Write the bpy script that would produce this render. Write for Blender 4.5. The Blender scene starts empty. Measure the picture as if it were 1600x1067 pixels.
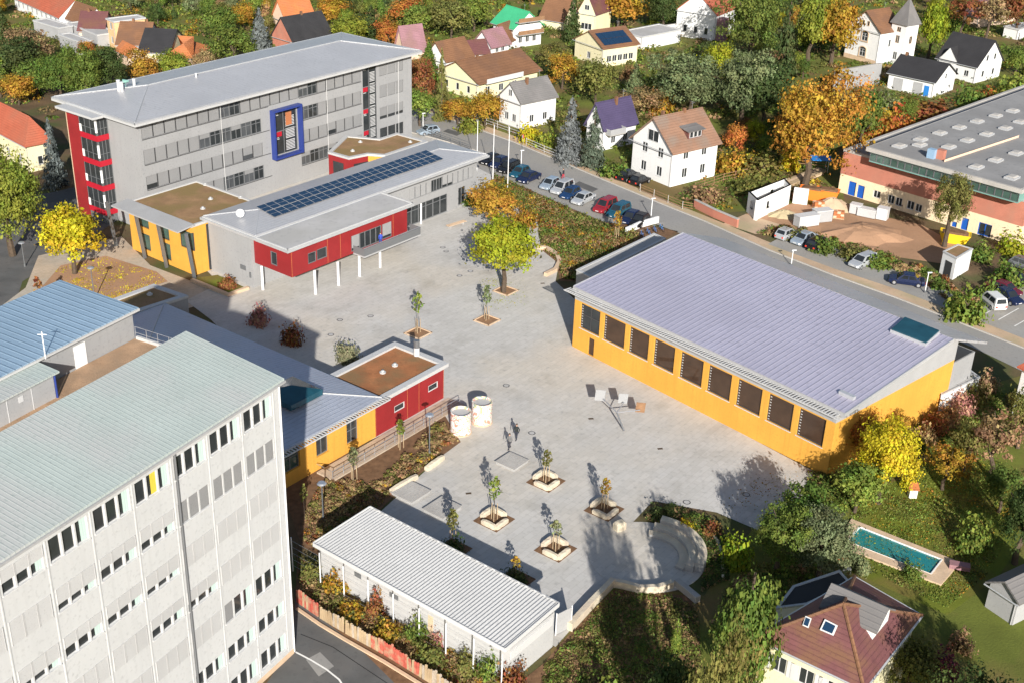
import bpy, math, random
import numpy as np
from mathutils import Vector, Matrix
R = math.radians
rnd = random.Random(7)
sc = bpy.context.scene
col = sc.collection
# ---------------------------------------------------------------- camera, sky, sun, exposure
FPX, PITCH, ROLL, HC = 1938.34, R(26.598), R(2.07), 62.0
CP, SP = math.cos(PITCH), math.sin(PITCH)
FW = Vector((0, CP, -SP)); UP0 = Vector((0, SP, CP)); RI0 = Vector((1, 0, 0))
RI = RI0*math.cos(ROLL) + UP0*math.sin(ROLL)
UP = UP0*math.cos(ROLL) - RI0*math.sin(ROLL)
cd = bpy.data.cameras.new('camera'); cam = bpy.data.objects.new('camera', cd); col.objects.link(cam)
cd.sensor_width = 36.0; cd.lens = 36.0*FPX/1600.0; cd.clip_start = 1; cd.clip_end = 6000
cam.matrix_world = Matrix(((RI.x, UP.x, -FW.x, 0), (RI.y, UP.y, -FW.y, 0), (RI.z, UP.z, -FW.z, HC), (0, 0, 0, 1)))
sc.camera = cam
SUN_EL, SUN_AZ = R(23.4), R(7.2)          # elevation; shadows fall away from the viewer, 7.5 degrees to the left
wd = bpy.data.worlds.new('World'); sc.world = wd; wd.use_nodes = True
nt = wd.node_tree; bg = nt.nodes['Background']
sky = nt.nodes.new('ShaderNodeTexSky'); sky.sky_type = 'NISHITA'; sky.sun_disc = False
tosun = Vector((math.sin(SUN_AZ)*math.cos(SUN_EL), -math.cos(SUN_AZ)*math.cos(SUN_EL), math.sin(SUN_EL)))
sky.sun_elevation = SUN_EL; sky.sun_rotation = math.atan2(tosun.x, tosun.y)
sky.altitude = 300; sky.air_density = 1.0; sky.dust_density = 1.5
nt.links.new(sky.outputs[0], bg.inputs[0]); bg.inputs[1].default_value = 0.075
sl = bpy.data.lights.new('sun', 'SUN'); sl.energy = 5.0; sl.angle = R(0.5); sl.color = (1, .955, .89)
so = bpy.data.objects.new('sun', sl); col.objects.link(so); so.rotation_euler = tosun.to_track_quat('Z', 'Y').to_euler(); so.location = (0, 0, 150)
sc.view_settings.view_transform = 'Standard'; sc.view_settings.look = 'None'; sc.view_settings.gamma = 1
sc.view_settings.use_curve_mapping = False; sc.view_settings.exposure = 0.60
sc.cycles.use_adaptive_sampling = True; sc.cycles.adaptive_threshold = 0.02; sc.cycles.use_denoising = True
sc.cycles.max_bounces = 6; sc.cycles.transparent_max_bounces = 8; sc.cycles.caustics_reflective = False; sc.cycles.caustics_refractive = False

# ---------------------------------------------------------------- survey: sight lines of the photograph to metres
def ray(x, y): return FW*FPX + RI*(x-800) - UP*(y-533.5)
CO = Vector((0, 0, HC))
def G(x, y, z=0.0):
    d = ray(x, y); t = (z-HC)/d.z
    return CO + d*t
def proj(p):
    d = Vector(p)-CO; w = d.dot(FW)
    return 800+FPX*d.dot(RI)/w, 533.5-FPX*d.dot(UP)/w
def hgt(ytop, b):
    lo, hi = b.z, HC*.98
    for _ in range(40):
        m = (lo+hi)/2
        if proj((b.x, b.y, m))[1] > ytop: lo = m
        else: hi = m
    return lo-b.z
def mpp(p): return (Vector(p)-CO).dot(FW)/FPX      # metres per photo pixel at p
class Face:
    """an upright plane through P running along u (angle in degrees); n points out of it"""
    def __init__(s, P, ang):
        s.P = Vector((P[0], P[1], 0)); a = R(ang); s.a = a
        s.u = Vector((math.cos(a), math.sin(a), 0)); s.n = Vector((math.sin(a), -math.cos(a), 0))
    def sz(s, x, y):
        d = ray(x, y); t = (s.P-CO).dot(s.n)/d.dot(s.n); q = CO+d*t
        return (q-s.P).dot(s.u), q.z
    def at(s, sx, z, out=0.0): return s.P + s.u*sx + s.n*out + Vector((0, 0, z))

# ---------------------------------------------------------------- mesh helpers
UPV = Vector((0, 0, 1))
class MB:
    def __init__(s): s.v = []; s.f = []; s.m = []
    def face(s, pts, m=0):
        i = len(s.v); s.v += [tuple(p) for p in pts]; s.f.append(tuple(range(i, i+len(pts)))); s.m.append(m)
    def hexa(s, b, t, m=0, mt=None):
        """b, t: bottom and top loops (counter clockwise seen from above)"""
        n = len(b); i = len(s.v); s.v += [tuple(p) for p in b]+[tuple(p) for p in t]
        s.f.append(tuple(reversed(range(i, i+n)))); s.m.append(m)
        s.f.append(tuple(range(i+n, i+2*n))); s.m.append(m if mt is None else mt)
        for k in range(n):
            j = (k+1) % n; s.f.append((i+k, i+j, i+n+j, i+n+k)); s.m.append(m)
    def box(s, o, u, v, w, m=0, mt=None):
        o, u, v, w = Vector(o), Vector(u), Vector(v), Vector(w)
        if u.cross(v).dot(w) < 0: u, v = v, u
        s.hexa([o, o+u, o+u+v, o+v], [o+w, o+u+w, o+u+v+w, o+v+w], m, mt)
    def prism(s, poly, z0, z1, m=0, mt=None):
        poly = [Vector((p[0], p[1], 0)) for p in poly]
        a = sum(poly[i].x*poly[(i+1) % len(poly)].y-poly[(i+1) % len(poly)].x*poly[i].y for i in range(len(poly)))
        if a < 0: poly = poly[::-1]
        s.hexa([p+UPV*z0 for p in poly], [p+UPV*z1 for p in poly], m, mt)
    def tube(s, p, q, r, n=8, m=0, r2=None):
        p, q = Vector(p), Vector(q); d = (q-p).normalized(); r2 = r if r2 is None else r2
        a = d.orthogonal().normalized(); b = d.cross(a)
        c = [(math.cos(2*math.pi*k/n), math.sin(2*math.pi*k/n)) for k in range(n)]
        s.hexa([p+a*x*r+b*y*r for x, y in c], [q+a*x*r2+b*y*r2 for x, y in c], m)
    def path(s, pts, r, n=6, m=0):
        for a, b in zip(pts[:-1], pts[1:]): s.tube(a, b, r, n, m)
    def slab(s, top, th, m=0, mt=None):
        """a sloped plate: top loop (ccw from above) and a thickness straight down"""
        top = [Vector(p) for p in top]; s.hexa([p-UPV*th for p in top], top, m, mt)
    def mesh(s, name, off=None):
        me = bpy.data.meshes.new(name)
        vs = s.v if off is None else [(x-off.x, y-off.y, z-off.z) for x, y, z in s.v]
        me.from_pydata(vs, [], s.f); me.polygons.foreach_set('material_index', s.m); me.update(); return me
    def build(s, name, mats, parent=None, kind=None, smooth=False):
        off = parent_loc(parent)
        me = s.mesh(name, off)
        for m in (mats if isinstance(mats, (list, tuple)) else [mats]): me.materials.append(M[m])
        if smooth: me.shade_smooth()
        o = bpy.data.objects.new(name, me); col.objects.link(o)
        if parent: o.parent = parent
        if kind: o['kind'] = kind
        return o
LOC = {}
def parent_loc(p):
    v = Vector((0, 0, 0))
    while p is not None: v = v + p.location; p = p.parent
    return v
def thing(name, loc, label, cat, group=None, rz=0.0):
    o = bpy.data.objects.new(name, None); col.objects.link(o); o.location = loc; o.rotation_euler.z = rz
    o.empty_display_size = .5; return tag(o, label, cat, group)
def tag(o, label, cat, group=None):
    o['label'] = label; o['category'] = cat
    if group: o['group'] = group
    return o
def inst(name, me, parent, mat4, mat=None, color=None):
    """one more object of a shared mesh, placed by a world matrix under an unrotated parent"""
    o = bpy.data.objects.new(name, me); col.objects.link(o)
    if parent: o.parent = parent; mat4 = Matrix.Translation(-parent_loc(parent)) @ mat4
    o.matrix_basis = mat4
    if mat:
        for sl_ in o.material_slots: sl_.link = 'OBJECT'
        for sl_, mm in zip(o.material_slots, mat if isinstance(mat, (list, tuple)) else [mat]): sl_.material = M[mm]
    if color: o.color = (*color, 1)
    return o
def copy_tree(o, parent=None):
    c = o.copy(); col.objects.link(c)
    if parent: c.parent = parent
    for ch in list(o.children): copy_tree(ch, c)
    return c

# ---------------------------------------------------------------- materials
M = {}
def nodes(name):
    m = bpy.data.materials.new(name); m.use_nodes = True; M[name] = m
    n = m.node_tree.nodes; l = m.node_tree.links; return m, n, l, n['Principled BSDF']
def mat(name, c, rough=.8, var=.12, scale=.6, bump=0.0, bscale=8., metal=0.0, c2=None, fine=None, spec=.3, stripes=None, coord='Object', streak=0.0):
    """base colour with two sizes of noise; c2 mixes a second real colour in patches; stripes=(metres per rib, angle deg, depth, darken)"""
    m, n, l, b = nodes(name)
    tc = n.new('ShaderNodeTexCoord'); g = n.new('ShaderNodeNewGeometry')
    co = g.outputs['Position']
    def noise(s, det=4, src=None):
        t = n.new('ShaderNodeTexNoise'); t.inputs['Scale'].default_value = s; t.inputs['Detail'].default_value = det
        l.new(src or co, t.inputs['Vector']); return t.outputs['Fac']
    def mix(a, bb, f, mode='MIX'):
        x = n.new('ShaderNodeMix'); x.data_type = 'RGBA'; x.blend_type = mode; x.clamp_factor = True
        for sock, val in ((x.inputs['A'], a), (x.inputs['B'], bb), (x.inputs['Factor'], f)):
            if hasattr(val, 'links') or isinstance(val, bpy.types.NodeSocket): l.new(val, sock)
            elif isinstance(val, tuple): sock.default_value = (*val, 1)
            else: sock.default_value = val
        return x.outputs['Result']
    def ramp(f, lo, hi):
        r = n.new('ShaderNodeMapRange'); l.new(f, r.inputs['Value']); r.inputs['From Min'].default_value = lo; r.inputs['From Max'].default_value = hi
        return r.outputs['Result']
    c_ = c
    cur = mix(tuple(x*(1-var) for x in c), tuple(min(1, x*(1+var)) for x in c), ramp(noise(scale), .3, .7))
    if c2: cur = mix(cur, c2, ramp(noise(scale*.55, 5), .45, .62))
    cur = mix(cur, tuple(x*.72 for x in c), ramp(noise(fine or scale*14, 3), .55, .85) if var > 0 else 0.0)
    if streak:
        mp = n.new('ShaderNodeMapping'); mp.inputs['Scale'].default_value = (3, 3, .12); l.new(co, mp.inputs['Vector'])
        cur = mix(cur, tuple(x*(1-streak) for x in c), ramp(noise(1.0, 4, mp.outputs[0]), .5, .8))
    h = None
    if stripes:
        p, ang, dep, dark = stripes
        vm = n.new('ShaderNodeVectorMath'); vm.operation = 'DOT_PRODUCT'; l.new(co, vm.inputs[0])
        vm.inputs[1].default_value = (math.cos(R(ang)), math.sin(R(ang)), 0) if ang is not None else (0, 0, 1)
        mm = n.new('ShaderNodeMath'); mm.operation = 'MULTIPLY'; l.new(vm.outputs['Value'], mm.inputs[0]); mm.inputs[1].default_value = 2*math.pi/p
        s2 = n.new('ShaderNodeMath'); s2.operation = 'SINE'; l.new(mm.outputs[0], s2.inputs[0])
        h = ramp(s2.outputs[0], .5, 1.0)
        if dark:
            m3 = n.new('ShaderNodeMath'); m3.operation = 'MULTIPLY'; l.new(ramp(s2.outputs[0], .8, 1.0), m3.inputs[0]); l.new(ramp(noise(.45, 5), .25, .6), m3.inputs[1])
            cur = mix(cur, tuple(x*(1-dark) for x in c), m3.outputs[0])
            cur = mix(cur, tuple(x*.86 for x in c), ramp(noise(.09, 6), .5, .75))
    l.new(cur, b.inputs['Base Color'])
    b.inputs['Roughness'].default_value = rough; b.inputs['Metallic'].default_value = metal
    b.inputs['Specular IOR Level'].default_value = spec
    if bump or stripes:
        bp = n.new('ShaderNodeBump'); bp.inputs['Distance'].default_value = stripes[2] if stripes else bump
        bp.inputs['Strength'].default_value = .8
        l.new(h if h is not None else noise(bscale, 4), bp.inputs['Height']); l.new(bp.outputs[0], b.inputs['Normal'])
    return m
def plain(name, c, rough=.5, metal=0., spec=.4, emit=None):
    m, n, l, b = nodes(name); b.inputs['Base Color'].default_value = (*c, 1)
    b.inputs['Roughness'].default_value = rough; b.inputs['Metallic'].default_value = metal; b.inputs['Specular IOR Level'].default_value = spec
    return m
# ground
mat('earth', (.13, .085, .045), .95, .3, .25, .06, 3, c2=(.07, .085, .025))
mat('garden_grass', (.12, .14, .022), .95, .25, .2, .05, 6, c2=(.16, .11, .04))
mat('lawn', (.13, .155, .015), .95, .2, .35, .04, 10, c2=(.16, .13, .03))
mat('paving', (.52, .505, .48), .85, .07, .12, .006, 6, c2=(.55, .51, .45), fine=2.2)
mat('sand_paving', (.50, .38, .25), .9, .1, .2, .01, 4, c2=(.42, .34, .24), fine=2.5)
mat('warm_paving', (.50, .40, .30), .88, .08, .2, .006, 6, c2=(.46, .41, .34), fine=2.2)
mat('asphalt', (.27, .262, .25), .9, .1, .15, .004, 30, c2=(.30, .285, .26), fine=3)
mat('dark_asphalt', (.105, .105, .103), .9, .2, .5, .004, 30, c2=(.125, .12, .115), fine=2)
mat('parking', (.30, .29, .27), .9, .1, .2, .004, 30, c2=(.33, .30, .26), fine=3)
mat('verge', (.50, .36, .24), .95, .15, .3, .01, 6, c2=(.40, .33, .20), fine=3)
mat('sand', (.40, .235, .14), .95, .12, .2, .03, 3, c2=(.34, .20, .115), fine=2)
mat('kerb_stone', (.45, .42, .38), .9, .1, 1.5)
mat('line_paint', (.75, .74, .70), .7, .05, 2)
mat('soil', (.17, .095, .05), .95, .3, 1.5, .03, 6)
def add_courses(name, ang, w, h, depth):
    m = M[name]; n = m.node_tree.nodes; l = m.node_tree.links; b = n['Principled BSDF']; src = b.inputs['Base Color'].links[0].from_socket
    g = n.new('ShaderNodeNewGeometry'); mp = n.new('ShaderNodeMapping'); mp.inputs['Rotation'].default_value = (0, 0, -R(ang)); l.new(g.outputs['Position'], mp.inputs['Vector'])
    br = n.new('ShaderNodeTexBrick'); l.new(mp.outputs[0], br.inputs['Vector']); br.inputs['Scale'].default_value = 1; br.inputs['Brick Width'].default_value = w; br.inputs['Row Height'].default_value = h; br.inputs['Mortar Size'].default_value = .018; br.inputs['Color1'].default_value = (1, 1, 1, 1); br.inputs['Color2'].default_value = (.90, .90, .89, 1); br.inputs['Mortar'].default_value = (.80, .79, .77, 1)
    x = n.new('ShaderNodeMix'); x.data_type = 'RGBA'; x.blend_type = 'MULTIPLY'; x.inputs['Factor'].default_value = depth; l.new(src, x.inputs['A']); l.new(br.outputs['Color'], x.inputs['B'])
    t = n.new('ShaderNodeTexNoise'); t.inputs['Scale'].default_value = .22; t.inputs['Detail'].default_value = 9; t.inputs['Roughness'].default_value = .65; l.new(g.outputs['Position'], t.inputs['Vector'])
    r = n.new('ShaderNodeMapRange'); l.new(t.outputs['Fac'], r.inputs['Value']); r.inputs['From Min'].default_value = .52; r.inputs['From Max'].default_value = .72
    y = n.new('ShaderNodeMix'); y.data_type = 'RGBA'; y.blend_type = 'MULTIPLY'; l.new(r.outputs[0], y.inputs['Factor']); l.new(x.outputs['Result'], y.inputs['A']); y.inputs['B'].default_value = (.80, .79, .77, 1); l.new(y.outputs['Result'], b.inputs['Base Color'])
add_courses('paving', 53, 1.2, .6, .9); add_courses('warm_paving', 53, .8, .4, .9); 
# walls and roofs
mat('white_render', (.78, .77, .74), .75, .03, .35, .003, 40, streak=.10)
mat('white_panel', (.53, .535, .53), .6, .03, .3, streak=.08)
mat('white_shutter', (.50, .50, .495), .5, .03, .8, stripes=(.09, None, .006, .08))
mat('light_grey_render', (.31, .31, .31), .8, .05, .3, .003, 30, streak=.07)
mat('mid_grey', (.36, .36, .36), .7, .06, .5)
mat('concrete', (.42, .40, .37), .85, .12, .5, .01, 10, streak=.12)
mat('yellow_render', (.66, .335, .055), .8, .07, .4, .004, 40, c2=(.62, .31, .05), streak=.16)
mat('red_cladding', (.27, .022, .024), .55, .08, .7, c2=(.24, .02, .022))
mat('red_panel', (.42, .015, .03), .45, .05, .8)
mat('cream_render', (.74, .68, .44), .8, .05, .4, .003, 40, streak=.08)
mat('orange_render', (.70, .45, .24), .8, .05, .4, streak=.06)
mat('pink_render', (.70, .52, .38), .8, .05, .4, streak=.06)
mat('villa_white', (.74, .735, .72), .75, .03, .4, .003, 40, streak=.06)
mat('red_brick', (.48, .19, .13), .85, .15, .8, c2=(.43, .20, .14), stripes=(.16, None, .006, .12))
mat('seam_roof', (.52, .52, .53), .42, .04, .2, metal=.35, stripes=(.45, 142, .02, .28))
mat('shade_blue_roof', (.42, .45, .52), .42, .05, .2, metal=.35, stripes=(.45, 142, .02, .28))  # seamed metal with the blue of the roof's shade tinted into its colour
mat('gym_roof', (.52, .495, .60), .42, .04, .15, metal=.35, stripes=(.62, -47.3, .03, .34))
mat('flat_roof', (.44, .43, .42), .9, .08, .25, .01, 5, c2=(.40, .39, .37), fine=1.5)
mat('factory_roof', (.27, .265, .26), .9, .1, .25, .01, 5, c2=(.24, .235, .23), fine=1.5)
mat('sheet_metal', (.55, .56, .57), .4, .05, .4, metal=.4)
mat('pale_sheet', (.48, .48, .475), .5, .04, .4)
mat('panel_roof', (.40, .455, .43), .6, .05, .3, .002, 8, c2=(.43, .445, .43), stripes=(.33, 62.2, .01, .10))
mat('blue_roof', (.33, .46, .58), .4, .06, .3, metal=.3, stripes=(.55, 62, .03, .22))
mat('sedum', (.29, .175, .09), .97, .22, .5, .06, 5, c2=(.23, .16, .065), fine=3)
mat('red_sedum', (.33, .135, .055), .97, .25, .5, .06, 5, c2=(.22, .13, .06), fine=3)
mat('gravel_roof', (.40, .26, .16), .97, .18, .8, .04, 9, c2=(.33, .23, .15), fine=5)
mat('brown_tile', (.21, .105, .055), .8, .15, .5, c2=(.17, .09, .055), stripes=(.3, None, .03, .25))
mat('dark_tile', (.035, .034, .036), .7, .15, .5, stripes=(.22, None, .03, .2))
mat('grey_tile', (.19, .18, .175), .8, .12, .5, c2=(.16, .155, .15), stripes=(.25, None, .03, .2))
mat('red_tile', (.42, .11, .06), .8, .15, .5, c2=(.36, .12, .07), stripes=(.3, None, .03, .25))
mat('orange_tile', (.50, .17, .06), .8, .15, .5, c2=(.42, .16, .07), stripes=(.3, None, .03, .25))
mat('purple_tile', (.075, .06, .12), .45, .12, .5, stripes=(.3, None, .03, .2))
mat('plum_tile', (.15, .06, .06), .75, .18, .8, c2=(.17, .085, .05), stripes=(.26, None, .03, .25), fine=4)
mat('mauve_tile', (.30, .16, .18), .8, .15, .5, c2=(.26, .15, .14), stripes=(.3, None, .03, .25))
mat('green_sheet', (.06, .42, .20), .5, .06, .5)
mat('wood', (.30, .17, .09), .8, .2, 1.5, c2=(.24, .14, .08), stripes=(.18, None, .01, .15))
mat('pale_wood', (.45, .34, .21), .85, .15, 1.5, c2=(.38, .28, .17))
mat('plank_red', (.45, .10, .07), .85, .2, 3, c2=(.42, .26, .17))
mat('bark', (.09, .065, .045), .95, .25, 3, .03, 12)
mat('pale_bark', (.36, .26, .17), .9, .2, 3, .02, 12)
mat('stone', (.60, .53, .40), .9, .1, 1.2, .04, 4, c2=(.56, .47, .36))
mat('sandstone', (.60, .44, .30), .9, .1, 1.2, .02, 6)
# fittings
plain('frame_white', (.58, .58, .575), .4); plain('frame_grey', (.14, .145, .15), .45); plain('frame_dark', (.05, .05, .052), .5)
plain('frame_red', (.42, .02, .03), .45); plain('blue_paint', (.028, .05, .22), .4); plain('door_blue', (.015, .10, .42), .4)
plain('steel', (.55, .56, .58), .35, .7); plain('white_pole', (.8, .8, .79), .35); plain('lamp_grey', (.20, .21, .22), .4, .5)
plain('black', (.02, .02, .02), .5); plain('rubber', (.018, .018, .018), .85); mat('plank_grey', (.40, .34, .27), .85, .2, 3)
plain('teal_sheet', (.17, .33, .29), .4)
mat('buff_render', (.80, .64, .43), .8, .05, .4, streak=.1)
mat('taupe_tile', (.26, .15, .10), .8, .15, .5, c2=(.22, .165, .13), stripes=(.3, None, .03, .25))
plain('curtain_teal', (.50, .64, .58), .8); plain('curtain_white', (.75, .75, .72), .8); plain('curtain_yellow', (.62, .50, .06), .8); plain('curtain_red', (.35, .03, .05), .8)
plain('lightblue_sheet', (.25, .38, .52), .5)
plain('orange_plastic', (.85, .22, .03), .5); plain('yellow_plastic', (.75, .52, .02), .5); plain('red_plastic', (.65, .05, .03), .4); plain('blue_plastic', (.03, .2, .55), .45)
mat('blind_grey', (.26, .26, .26), .55, .03, .6, stripes=(.10, None, .01, .14))
mat('blind_light', (.33, .33, .33), .55, .03, .6, stripes=(.10, None, .01, .12))
plain('solar', (.012, .035, .075), .12, 0, .6)
def glass(name, c, rough=.04):
    m, n, l, b = nodes(name)
    t = n.new('ShaderNodeTexNoise'); t.inputs['Scale'].default_value = .7; t.inputs['Detail'].default_value = 2
    g = n.new('ShaderNodeNewGeometry'); l.new(g.outputs['Position'], t.inputs['Vector'])
    x = n.new('ShaderNodeMix'); x.data_type = 'RGBA'; l.new(t.outputs['Fac'], x.inputs['Factor'])
    x.inputs['A'].default_value = (*(v*.5 for v in c), 1); x.inputs['B'].default_value = (*(min(1, v*1.6) for v in c), 1)
    l.new(x.outputs['Result'], b.inputs['Base Color']); b.inputs['Roughness'].default_value = rough; b.inputs['Specular IOR Level'].default_value = .5
glass('pane', (.03, .034, .036)); glass('pane_warm', (.055, .032, .02)); glass('pane_grey', (.07, .075, .08)); glass('pane_green', (.05, .09, .075)); glass('pane_teal', (.012, .06, .085), .08)
glass('car_glass', (.02, .024, .028), .03)
# water
m_, n_, l_, b_ = nodes('pool_water'); b_.inputs['Base Color'].default_value = (.02, .20, .21, 1); b_.inputs['Roughness'].default_value = .06
t_ = n_.new('ShaderNodeTexNoise'); t_.inputs['Scale'].default_value = 2.5; bp_ = n_.new('ShaderNodeBump'); bp_.inputs['Distance'].default_value = .06
l_.new(t_.outputs['Fac'], bp_.inputs['Height']); l_.new(bp_.outputs[0], b_.inputs['Normal'])
# foliage: the object's own colour, each leaf a little different
def foliage(name, trans=.35):
    m, n, l, b = nodes(name)
    oi = n.new('ShaderNodeObjectInfo'); at = n.new('ShaderNodeAttribute'); at.attribute_name = 'tone'
    hs = n.new('ShaderNodeHueSaturation'); l.new(oi.outputs['Color'], hs.inputs['Color'])
    r1 = n.new('ShaderNodeMapRange'); l.new(at.outputs['Fac'], r1.inputs['Value']); r1.inputs['To Min'].default_value = .45; r1.inputs['To Max'].default_value = 1.65
    sp = n.new('ShaderNodeSeparateColor'); l.new(at.outputs['Color'], sp.inputs['Color'])
    r2 = n.new('ShaderNodeMapRange'); l.new(sp.outputs[1], r2.inputs['Value']); r2.inputs['To Min'].default_value = .46; r2.inputs['To Max'].default_value = .54
    l.new(sp.outputs[0], r1.inputs['Value']); l.new(r1.outputs[0], hs.inputs['Value']); l.new(r2.outputs[0], hs.inputs['Hue'])
    b.inputs['Roughness'].default_value = .6; b.inputs['Specular IOR Level'].default_value = .15
    l.new(hs.outputs[0], b.inputs['Base Color'])
    tr = n.new('ShaderNodeBsdfTranslucent'); l.new(hs.outputs[0], tr.inputs['Color'])
    mx = n.new('ShaderNodeMixShader'); mx.inputs[0].default_value = trans
    l.new(b.outputs[0], mx.inputs[1]); l.new(tr.outputs[0], mx.inputs[2]); l.new(mx.outputs[0], n['Material Output'].inputs['Surface'])
foliage('foliage')
# ---------------------------------------------------------------- building helpers
WC = {}
def cached(key, fn):
    if key not in WC: WC[key] = fn()
    return WC[key]
def mk(mb, name, mats):
    me = mb.mesh(name)
    for m in mats: me.materials.append(M[m])
    return me
def add_window(parent, F, s0, s1, z0, z1, rec=.15, kind='g', frame='frame_dark', pane='pane', nx=1, fw=.06, blind='blind_grey', sill=None, tr=0, drop=.5):
    """a window set back in its opening: frame mesh > pane, blind, curtain"""
    w, h = round(s1-s0, 2), round(z1-z0, 2)
    MX = Matrix(((F.u.x, -F.n.x, 0, 0), (F.u.y, -F.n.y, 0, 0), (0, 0, 1, 0), (0, 0, 0, 1)))
    MX.translation = F.at(s0, z0)
    key = (w, h, rec, frame, nx, fw, sill, tr)
    def fr():
        b = MB(); y = rec-.09; t = .09
        for x in (0, w-fw): b.box((x, y, 0), (fw, 0, 0), (0, t, 0), (0, 0, h))
        for z in (0, h-fw): b.box((fw, y, z), (w-2*fw, 0, 0), (0, t, 0), (0, 0, fw))
        for i in range(1, nx):
            x = w*i/nx; b.box((x-fw/2, y+.004, fw), (fw, 0, 0), (0, t-.01, 0), (0, 0, h-2*fw))
        if tr: b.box((fw, y+.006, tr*h-fw/2), (w-2*fw, 0, 0), (0, t-.012, 0), (0, 0, fw))
        if sill: b.box((-.06, -.07, -.065), (w+.12, 0, 0), (0, .07+rec-.1, 0), (0, 0, .06), 1)
        return mk(b, 'window', [frame, sill or frame])
    o = inst('window', cached(key, fr), parent, MX)
    sub = lambda nm, b, mats: sub_inst(nm, b, mats, o, MX)
    def pn():
        b = MB(); y = rec-.03; b.box((fw*.5, y, fw*.5), (w-fw, 0, 0), (0, .025, 0), (0, 0, h-fw)); return mk(b, 'pane', [pane])
    if kind in 'ghct':
        sub_inst('pane', cached(('pane', w, h, rec, fw, pane), pn), o, MX)
    if kind in 'bh':
        dh = h-.10 if kind == 'b' else h*drop
        def bl():
            b = MB(); b.box((fw+.01, rec-.135, h-dh-.01), (w-2*fw-.02, 0, 0), (0, .03, 0), (0, 0, dh)); 
            b.box((fw+.01, rec-.145, h-dh-.05), (w-2*fw-.02, 0, 0), (0, .05, 0), (0, 0, .038)); return mk(b, 'blind', [blind])
        sub_inst('blind', cached(('bl', w, h, rec, fw, kind, drop, blind), bl), o, MX)
    if kind in 'ct':
        cm = {'c': 'curtain_teal', 't': 'curtain_yellow'}[kind]
        def cu():
            b = MB(); a = w*.42; n = 5
            for i in range(n):
                x0, x1 = a+(w-fw-a)*i/n, a+(w-fw-a)*(i+1)/n; yo = .006*(i % 2)
                b.box((x0, rec-.075-yo, fw+.02), (x1-x0-.004, 0, 0), (0, .02, 0), (0, 0, h-2*fw-.02))
            return mk(b, 'curtain', [cm])
        sub_inst('curtain', cached(('cu', w, h, rec, fw, kind), cu), o, MX)
    return o
def sub_inst(nm, me, o, MX):
    c = bpy.data.objects.new(nm, me); col.objects.link(c); c.parent = o; return c

def wall_mesh(mb, F, s0, s1, z0, z1, holes, rec, m=0):
    xs = sorted({round(x, 3) for h in holes for x in (h[0], h[1])} | {round(s0, 3), round(s1, 3)})
    zs = sorted({round(z, 3) for h in holes for z in (h[2], h[3])} | {round(z0, 3), round(z1, 3)})
    xs = [x for x in xs if s0-2e-3 <= x <= s1+2e-3]; zs = [z for z in zs if z0-2e-3 <= z <= z1+2e-3]
    def solid(i, j):
        if i < 0 or j < 0 or i >= len(xs)-1 or j >= len(zs)-1: return False
        x, z = (xs[i]+xs[i+1])/2, (zs[j]+zs[j+1])/2
        return not any(h[0] < x < h[1] and h[2] < z < h[3] for h in holes)
    for j in range(len(zs)-1):
        i = 0
        while i < len(xs)-1:
            if not solid(i, j): i += 1; continue
            k = i
            while solid(k+1, j): k += 1
            a, b, c, d = xs[i], xs[k+1], zs[j], zs[j+1]
            mb.face([F.at(a, c), F.at(b, c), F.at(b, d), F.at(a, d)], m)
            i = k+1
        for i in range(len(xs)-1):
            if not solid(i, j): continue
            a, b, c, d = xs[i], xs[i+1], zs[j], zs[j+1]
            if not solid(i-1, j): mb.face([F.at(a, c, -rec), F.at(a, c), F.at(a, d), F.at(a, d, -rec)], m)
            if not solid(i+1, j): mb.face([F.at(b, c), F.at(b, c, -rec), F.at(b, d, -rec), F.at(b, d)], m)
            if not solid(i, j-1): mb.face([F.at(a, c, -rec), F.at(b, c, -rec), F.at(b, c), F.at(a, c)], m)
            if not solid(i, j+1): mb.face([F.at(a, d), F.at(b, d), F.at(b, d, -rec), F.at(a, d, -rec)], m)
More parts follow.
